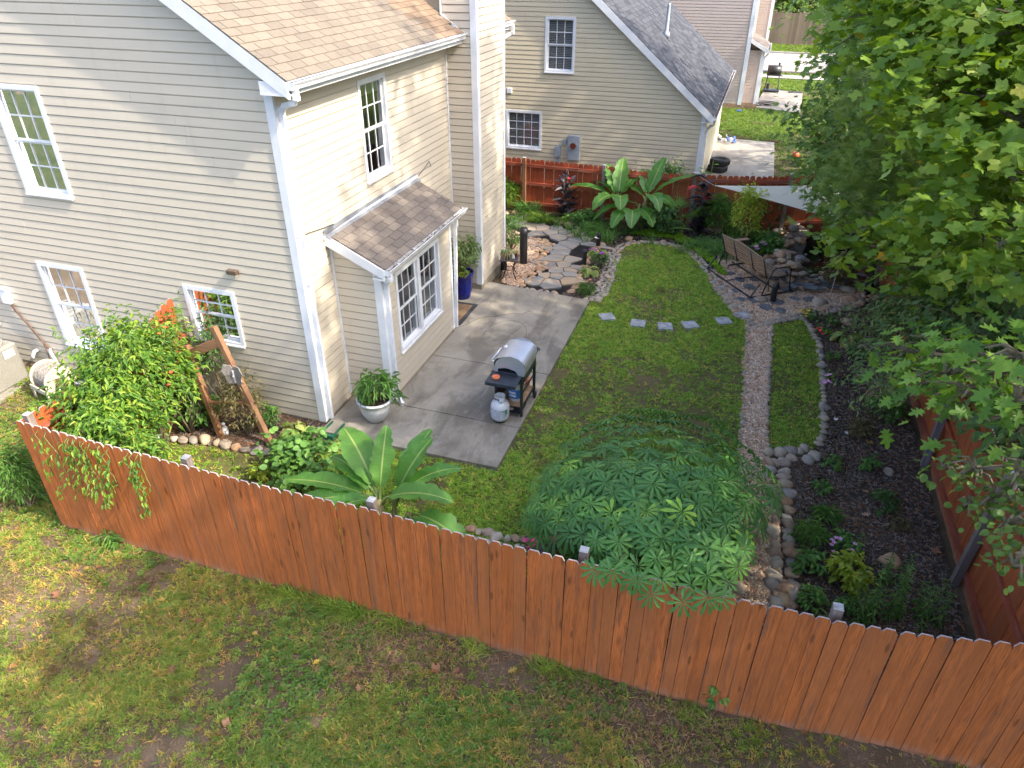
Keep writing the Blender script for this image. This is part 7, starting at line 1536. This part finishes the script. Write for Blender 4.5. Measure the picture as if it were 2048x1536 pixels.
# ================================================================== TREES
def tree(label, base, top, r0, clusters, tmpl, size, dens, parts=0, barkm='bark', name='tree', seed=0, cat='tree', cl=11, surf=.55, tilt=(-1.0, .4), twigs=10):
    t = thing(name, label, cat, base); r = random.Random(seed); base = Vector(base); top = Vector(top)
    m = MB(); m.tube([base+Vector((0, 0, -.2)), base.lerp(top, .35)+Vector((.15, .1, 0)), base.lerp(top, .7)-Vector((.1, 0, 0)), top], [r0, r0*.75, r0*.5, r0*.2], 12, cap=False); m.build('trunk', barkm, t, smooth=True)
    lb = MB(); tw = MB(); allP, allE, allS = [], [], []; g_ = np.random.default_rng(seed)
    for ci, (c, rad) in enumerate(clusters):
        c = Vector(c); rad = rad if hasattr(rad, '__len__') else (rad, rad, rad*.7); n = int(dens*(rad[0]*rad[1]*rad[2])**(.72)); k = max(8, n//cl)
        f = min(.95, max(.12, (c.z-base.z)/max(.1, top.z-base.z)-.12)); st = base.lerp(top, f)
        lb.tube([st, st.lerp(c, .5)+Vector((0, 0, .12*(c-st).length)), c], [r0*.3, r0*.18, .02], 7, cap=False)
        d = g_.normal(size=(k, 3)); d /= np.linalg.norm(d, axis=1)[:, None]
        tips = d*(1-(1-surf)*g_.random(k)[:, None]**.7)*(1+.18*g_.normal(size=k)[:, None])*np.array(rad)
        cw = np.array(c)
        for q in tips[:int(twigs*max(1, rad[0]))]: mid = cw+q*.5+np.array([0, 0, .06]); tw.tube([c, Vector(mid), Vector(cw+q)], [.018, .011, .005], 4, cap=False)
        i = g_.integers(0, k, n); tt = g_.random(n)
        P = cw+tips[i]*(.86+.2*tt[:, None])+g_.normal(size=(n, 3))*np.array([1, 1, .7])*(size*1.15)
        E_ = eul_np(d[i]+g_.normal(size=(n, 3))*.8, g_.uniform(tilt[0], tilt[1], n), g_); allP.append(P); allE.append(E_); allS.append(size*g_.uniform(.65, 1.2, n))
    lb.build('branch', barkm, t, smooth=True); tw.build('twigs', 'twig', t, kind='stuff')
    P, E_, S = np.concatenate(allP), np.concatenate(allE), np.concatenate(allS)
    if parts:
        dv = P-np.array(CAM); dist = np.linalg.norm(dv, axis=1); z = dv@np.array(fw); X = dv@np.array(rt)/z*FPX+1024; Y = dv@np.array(dn)/z*FPX+768
        ok = (z > 0) & (X > 0) & (X < 2048) & (Y > 0) & (Y < 1536); idx = np.where(ok)[0]; idx = idx[np.argsort(dist[idx])][:parts]
        for j in idx: put('leaf', TM[tmpl][int(j) % len(TM[tmpl])].data, t, P[j], E_[j], float(S[j]))
        keep = np.ones(len(P), bool); keep[idx] = False; P, E_, S = P[keep], E_[keep], S[keep]
    scatter('crown', P, E_, S, TM[tmpl], t); return t
def cl_(lst): return [(D(u, v, d), r) for u, v, d, r in lst]
tree('tall tulip tree with bright lobed leaves filling the upper right', (6.3, 9.2, 0), (7.0, 9.5, 13), .28, cl_([(1800, 40, 9.5, .85), (1915, 60, 9, 1.1), (2040, 60, 8.5, 1.3), (1930, 190, 8.3, .95), (2040, 240, 8, 1.2), (1990, 340, 7.6, .9), (2060, 450, 7.5, 1.0), (1960, 440, 8.2, .75), (1950, 130, 9.2, .8),
     (1990, -60, 9, 1.4), (1850, -80, 10, 1.2)]), 'tulip', .118, 720, 280, seed=1)
tree('tulip tree whose bright low limb reaches over the pond', (5.2, 13.2, 0), (5.6, 13.4, 9), .2, cl_([(1700, 475, 12, (.55, .5, .32)), (1760, 445, 11.5, (.7, .6, .4)), (1840, 470, 11, (.8, .7, .5)), (1900, 510, 10.5, .7), (1690, 510, 11.8, (.3, .3, .2)), (1830, 545, 10.5, .5), (1950, 520, 10, .7)]), 'tulip', .15, 420, 150, seed=2)
tree('oak with bluish-green foliage overhanging the neighbour lawn', (6.2, 19.5, 0), (6.4, 20, 11), .28, cl_([(1665, 235, 16, 1.0), (1720, 200, 15.5, 1.1), (1690, 320, 15, 1.1), (1662, 290, 15.5, .62), (1640, 350, 15, .6), (1725, 385, 14, .9), (1770, 300, 15, 1.2), (1690, 430, 14.5, .55), (1800, 420, 14, 1.2), (1760, 110, 16, 1.2), (1880, 400, 14, 1.5)]), 'oak', .17, 520, 200, seed=3)
tree('darker oak farther back with crown against the tan fence', (8.0, 30, 0), (8.2, 30, 11), .3, cl_([(1745, 60, 26, 1.2), (1770, 130, 25, 1.5), (1745, 190, 25, 1.0), (1840, 60, 24, 2.3), (1735, 0, 27, 1.2), (1880, 150, 22, 2.4), (1800, -40, 26, 2.0)]), 'oak', .26, 330, 0, seed=4)
tree('young pine with tufted light-green needles among the oaks', (5.6, 14.6, 0), (5.7, 14.7, 9.5), .14, cl_([(1790, 205, 11.2, .42), (1825, 180, 11, .40), (1815, 265, 11, .50), (1775, 330, 11.2, .42), (1860, 330, 11.7, .5), (1790, 290, 12.1, .35), (1815, 330, 11.9, .45), (1845, 150, 12.3, .35), (1775, 375, 12, .4), (1725, 395, 12.6, .34), (1760, 385, 12.4, .3), (1840, 370, 11.8, .45), (1700, 390, 12.8, .25)]), 'needles', .27, 1050, 0, seed=5, name='pine_tree', cl=4, tilt=(-.6, .8))
tree('oak with large pointed lobed leaves reaching over the right fence', (5.0, 6.9, 0), (5.1, 7.0, 6), .16, cl_([(1975, 745, 6.6, (.40, .36, .20)), (1890, 750, 7.0, (.38, .3, .18)), (2040, 710, 6.3, (.4, .4, .25)), (1840, 770, 7.3, (.30, .25, .14)), (1940, 790, 6.4, (.34, .3, .16)), (2030, 800, 6.1, (.3, .3, .22)), (1800, 700, 8, (.3, .3, .15)), (1870, 700, 7.6, (.34, .3, .16))]), 'oak_near', .16, 600, 250, seed=6)
tree('small tree with round blue-green leaves drooping over the near right fence', (4.6, 5.9, 0), (4.5, 6.0, 3.6), .07, cl_([(1950, 940, 6.4, (.26, .22, .15)), (1885, 935, 6.7, (.16, .14, .09)), (2015, 1050, 6.0, (.26, .22, .18)), (2035, 950, 6.0, (.24, .22, .2)), (1985, 1000, 6.2, (.2, .18, .12)), (2030, 1130, 5.8, (.22, .18, .16)), (1930, 1010, 6.4, (.13, .12, .08))]), 'roundlf', .060, 2500, 290, seed=7, cl=8)
tree('grey-green privet-like shrub tree over the mulch bed', (3.05, 12.6, 0), (3.2, 12.6, 2.2), .07, cl_([(1800, 610, 12.5, .55), (1870, 600, 11.5, .75), (1770, 660, 12, .5), (1840, 670, 11, .6), (1780, 720, 11, .5), (1740, 700, 11.5, .35), (1760, 770, 10.5, .42), (1920, 620, 10.5, .8), (1960, 660, 10, .8), (1720, 640, 12.6, .3), (1740, 790, 10.6, .25)]), 'bluegreen', .085, 1500, 200, seed=8, name='shrub_tree', cl=9)
tree('dense dark tree behind the right fence near the gap', (5.8, 10.6, 0), (6, 10.6, 8), .2, cl_([(1900, 560, 13, 1.0), (1990, 600, 11.5, 1.1), (2040, 520, 12, 1.5), (1980, 730, 10.5, .9), (2060, 850, 8.8, .6), (1960, 640, 12, 1.1), (2050, 650, 10, 1.1)]), 'dark', .14, 700, 150, seed=9)
tree('broad dark oak behind the fence, seen between the nearer crowns', (9.5, 16.5, 0), (9.5, 16.5, 15), .4, cl_([(1900, 250, 17, 2.3), (1800, 330, 18, 1.8), (2000, 120, 16, 2.6), (2040, 380, 14, 2.4), (1900, 430, 16, 1.8), (1850, 80, 20, 2.6), (1980, -60, 18, 2.8)]), 'oak', .23, 330, 0, seed=10)
for i, (x_, y_, h_, rr_, l) in enumerate([(-6, 71, 6, 4.0, 'leafy tree behind the tan fence at far left'), (1.5, 70.5, 5.5, 3.6, 'light green tree right behind the tan fence'), (7, 71, 6.5, 4.2, 'tree behind the tan fence beside the oak crown'), (13, 72, 7, 4.5, 'tree behind the tan fence at far right')]):
    tree(l, (x_, y_, 0), (x_, y_, h_), .3, [((x_+a, y_+b, h_*.55+c), rr_*.55) for a, b, c in ((0, 0, 1), (1.8, -1, 0), (-1.8, -.8, 0), (.4, -1.6, -1), (1.2, 0, 2), (-1.3, 0, 1.8))], 'oak' if i % 2 else 'bluegreen', .42, 170, 0, seed=20+i)
# the wood on the sunny side that dapples yard and walls
rs = random.Random(31)
wood_ = [(9.5, -2.5, 13.5), (11.5, 2.0, 15), (8.6, 4.2, 14.2), (12.5, 5.8, 16), (9.2, 7.4, 15.2), (11.0, 9.0, 21.0, 1.1), (12.6, 10.4, 22.5, 1.5), (10.4, 11.6, 20.5, 1.5), (13.5, 15.0, 22), (9.8, 20.5, 17.5), (13.5, 22.5, 18), (9.0, 25.5, 12), (12, 30, 13), (7.5, -6, 12), (12, -7, 13.5), (11, 38, 13), (8.8, 0.8, 13.5), (7.4, 2.4, 13.4), (9.6, -4.6, 13.5), (13.0, 13.0, 21.5, 1.6), (11.8, 8.8, 20, .9), (9.6, 10.8, 18.8, 1.2)]
for i, (x_, y_, h_, *sp_) in enumerate(wood_):
    cl2 = []; sp_ = sp_[0] if sp_ else 2.5; kr = .85 if sp_ < 2 else 1
    for k in range(13):
        a = rs.uniform(0, 6.283); q = rs.uniform(.2, sp_); cl2.append(((x_+math.cos(a)*q, y_+math.sin(a)*q, h_*rs.uniform(.32, .97)), kr*rs.uniform(1.0, 1.7)))
    q = thing  # keep names short
    tree(['woodland tree beyond the right fence', 'tall woodland tree beyond the right fence'][i % 2]+' shading the yard', (x_, y_, 0), (x_, y_, h_*.95), .22, cl2, 'oak', .34, 85, 0, seed=40+i, twigs=3)['group'] = 'woodland trees beyond the right fence'

for i, (x_, y_, h_, l) in enumerate([(-7, -17, 10, 'unseen tree behind the viewer, added for window reflections'), (-16, -14, 11, 'tall unseen tree behind the viewer, added for window reflections'), (1, -20, 10, 'third unseen tree behind the viewer, added for window reflections')]):  # unseen trees added behind the camera to put dark green in window reflections
    tree(l, (x_, y_, 0), (x_, y_, h_), .25, [((x_+rs.uniform(-2.4, 2.4), y_+rs.uniform(-2, 2), h_*rs.uniform(.25, .95)), rs.uniform(1.4, 2.0)) for _ in range(9)], 'oak', .42, 60, 0, seed=80+i, twigs=2)
# ================================================================== GRASS, GRAVEL, MULCH CHIPS
gr_ = np.random.default_rng(99)
def field(name, poly, dens, tmpl, s0, s1, keepf=None, zoff=-.015, label=None, cat='grass', tiltn=.25, weight=True, hz=True):
    xs = [p[0] for p in poly]; ys = [p[1] for p in poly]; area = (max(xs)-min(xs))*(max(ys)-min(ys)); n = int(area*dens)
    X = gr_.uniform(min(xs), max(xs), n); Y = gr_.uniform(min(ys), max(ys), n); k = inpoly(X, Y, poly)
    if keepf is not None: k &= keepf(X, Y)
    X, Y = X[k], Y[k]
    t = np.clip((8.1-Y)/2.6, 0, 1); h = np.where(Y < 8.1, -.22*t*t*(3-2*t), 0); u = np.clip((X-.6)/2.2, 0, 1); h = h*(1-u*u*(3-2*u)) if hz else 0*h
    n = len(X); o = scatter(name, np.stack([X, Y, h+zoff], 1), np.stack([gr_.normal(0, tiltn, n), gr_.normal(0, tiltn, n), gr_.uniform(0, 6.283, n)], 1), gr_.uniform(s0, s1, n), TM[tmpl])
    if label: tag(o, label, cat)
    return o
def fov(X, Y, mg=60):
    dx, dy, dz = X-CAM.x, Y-CAM.y, -CAM.z; z = dx*fw.x+dy*fw.y+dz*fw.z; x = (dx*rt.x+dy*rt.y+dz*rt.z)/z*FPX+1024; y = (dx*dn.x+dy*dn.y+dz*dn.z)/z*FPX+768
    return (z > 0) & (x > -mg*4) & (x < 2048+mg*6) & (y > -mg) & (y < 1536+mg*5)
_spots = [(G(u, v, -.22), r) for u, v, r in ((470, 1370, .42), (560, 1440, .38), (620, 1360, .30), (330, 1130, .25), (1010, 1290, .3), (330, 1490, .3))]
def bare(X, Y, th, s=.9, seed=3, soft=.12):
    f = fbm(X, Y, s, seed)
    for c, r in _spots: f = f-.4*np.exp(-(((X-c.x)/r)**2+((Y-c.y)/(r*.7))**2))
    return gr_.random(len(X)) < np.clip((f-th)/soft, np.where(f < .2, .04, .26), 1)
outer = [(-16, 1.5), (6, 1.5), (6, FY-.03), (-8.4, FY-.03), (-8.45, 8.0), (-16, 8.0)]
def fence_dry(X, Y): return ~((Y > 4.35+.25*vnoise(X, Y, 1.4, 8)) & (X > -3.6) & (X < .3+.8*vnoise(X, Y, 2, 4)) & (gr_.random(len(X)) < .62))
field('grass', outer, 1150, 'grass_outer', .5, 1.25, lambda X, Y: fov(X, Y) & bare(X, Y, .44) & fence_dry(X, Y), label='patchy weedy grass outside the front fence')
field('grass', outer, 420, 'grass_lush', .55, 1.25, lambda X, Y: fov(X, Y) & (fbm(X, Y, .8, 17) > .54) & fence_dry(X, Y) & bare(X, Y, .36), label='brighter green grass patches outside the front fence')
field('lawn_litter', outer, 260, 'straw', .4, .9, lambda X, Y: fov(X, Y), .0, 'bits of dry straw scattered in the outer lawn', 'litter', .5)
field('clover', outer, 380, 'clover', .6, 1.3, lambda X, Y: fov(X, Y) & (fbm(X, Y, 1.0, 29) > .53) & (Y > 2.8), label='clover patches in the outer lawn', cat='clover')
def notin(*ps): 
    def f(X, Y):
        k = np.ones(len(X), bool)
        for p in ps: k &= ~inpoly(X, Y, p)
        return k
    return f
patio_p = [(-5.95, 7.9), (-2.82, 7.9), (-2.82, 14.2), (-5.95, 14.4)]
ni = notin(patio_p, path_poly, frontbed_poly, pad_poly)
field('grass', lawn_poly, 1150, 'grass_inner', .6, 1.2, lambda X, Y: ni(X, Y) & bare(X, Y, .30, .8, 6, .16) & ((Y > 7.9) | (X > -5.4) | (gr_.random(len(X)) < .35)), label='mown lawn inside the fence with brown patches')
field('grass', strip_poly, 1250, 'grass_inner', .6, 1.15, lambda X, Y: ni(X, Y) & bare(X, Y, .26, .9, 5, .2), label='narrow strip of lawn between path and mulch bed')
far = [(-1.3, 20.1), (9, 20.1), (12, 47.8), (-3.5, 47.8), (-3.5, 31.4), (-1.3, 31.2)]
npf = notin([(-1.4, 25), (.95, 25), (.9, 31), (-1.4, 31.1)], [(-.15, 38.2), (1.95, 37.4), (2.2, 43), (.1, 43.9)], [(-9, 37.9), (-.1, 37.9), (-.1, 48), (-9, 48)])
field('grass', far, 210, 'grass_far', .8, 1.3, lambda X, Y: npf(X, Y) & bare(X, Y, .40, .35, 4, .1), label='neighbours lawn beyond the back fence', hz=False)
field('grass', [(-20, 60.3), (20, 60.3), (20, 65.8), (-20, 65.8)], 40, 'grass_far', 1.2, 2.2, label='grass verge across the road', hz=False)
field('grass', [(-10, 49.4), (14, 49.4), (14, 50.3), (-10, 50.3)], 80, 'grass_far', 1., 1.6, label='grass strip between sidewalk and road', hz=False)
npg = notin(strip_poly)
field('gravel', path_poly, 3400, 'pebbles', .014, .030, npg, .0, 'tan and white gravel on the path', 'gravel', .6)
field('gravel', pad_poly, 2400, 'pebbles', .014, .030, npg, .0, 'pinkish gravel under the bench', 'gravel', .6)
field('gravel', xy([(1012, 455), (1050, 470), (1098, 490), (1075, 505), (1085, 530), (1060, 548), (1035, 575), (1003, 565), (1010, 500)]), 2600, 'pebbles', .012, .024, None, .008, 'pea gravel left of the flagstones', 'gravel', .6)
field('mulch_chips', bed_poly, 1500, 'chips', .5, 1.3, None, -.008, 'shredded dark mulch chips in the right bed', 'mulch', .35)
field('mulch_chips', small_poly, 2200, 'chips', .4, 1.0, None, .004, 'black mulch chips in the small bed', 'mulch', .35)
field('mulch_chips', back_poly, 500, 'chips', .6, 1.3, lambda X, Y: ni(X, Y), -.01, 'mulch chips in the back bed', 'mulch', .35)
field('mulch_chips', leftbed_poly, 900, 'chips', .4, 1.0, None, .002, 'mulch chips in the bed by the house wall', 'mulch', .35)
field('dry_straw', [(-3.8, 4.1), (.6, 4.1), (.9, FY-.05), (-4, FY-.05)], 1100, 'straw', .5, 1.3, lambda X, Y: fbm(X, Y, 1.2, 8) > .40, -.005, 'dead straw-brown grass along the fence foot', 'dead grass', .5)
field('woodland_undergrowth', [(3.6, 5), (3.6, 20), (7, 26), (12, 26), (12, 5)], 60, 'bluegreen', .1, .22, None, .1, 'leafy undergrowth behind the right fence', 'undergrowth', .6)
# fallen leaves that can be picked out
lv = [(205, 1130), (330, 1195), (345, 1350), (405, 1240), (640, 1320), (445, 1450), (905, 1350), (880, 1340), (1015, 1345), (1745, 892), (1723, 987), (1790, 990), (1600, 905), (1560, 1000), (505, 1265), (115, 1195), (720, 1385), (1860, 1110), (1720, 1035)]
LVL = ['dry leaf on the outer lawn by the left foot of the fence', 'dry leaf just outside the fence below the left weed', 'dry leaf on the outer lawn lower down, left of centre', 'dry leaf on the outer lawn midway between fence and frame edge', 'dry leaf below the left end of the long grass tufts', 'dry leaf nearest the bottom of the picture', 'right one of two dry leaves on the dead grass by the fence', 'left one of two dry leaves on the dead grass by the fence',
       'dry leaf under the fence foot, right of the pair', 'yellow leaf in the mulch beside the lone round stone', 'yellow star-shaped leaf in the middle of the mulch bed', 'brown leaf in the mulch right of the yellow one', 'brown leaf touching the stones at the near end of the grass strip', 'leaf in the mulch next to the cobble edging', 'dry leaf close to the fence foot left of the long grass', 'dry leaf at the far left of the outer lawn', 'dry leaf below the largest long grass tuft', 'leaf in the mulch by the right fence post', 'leaf in the mulch left of the squared boulder']
for i, (u, v) in enumerate(lv):
    g = G(u, v, -.21 if v > 1040 and u < 1500 else -.05); g.z = H(g.x, g.y)+.015
    o = put('fallen_leaf', [fan_leaf('fallen_leaf', OAK, 'dry_leaf', .3, -.2), fan_leaf('fallen_leaf', TULIP, 'dry_leaf', .25, -.2)][i % 2], None, g, (rs.uniform(-.2, .2), rs.uniform(-.2, .2), rs.uniform(0, 6)), rs.uniform(.08, .13)); tag(o, LVL[i], 'fallen leaf', 'fallen leaves on the ground')
# whole-scene air is clear in the photograph: no haze
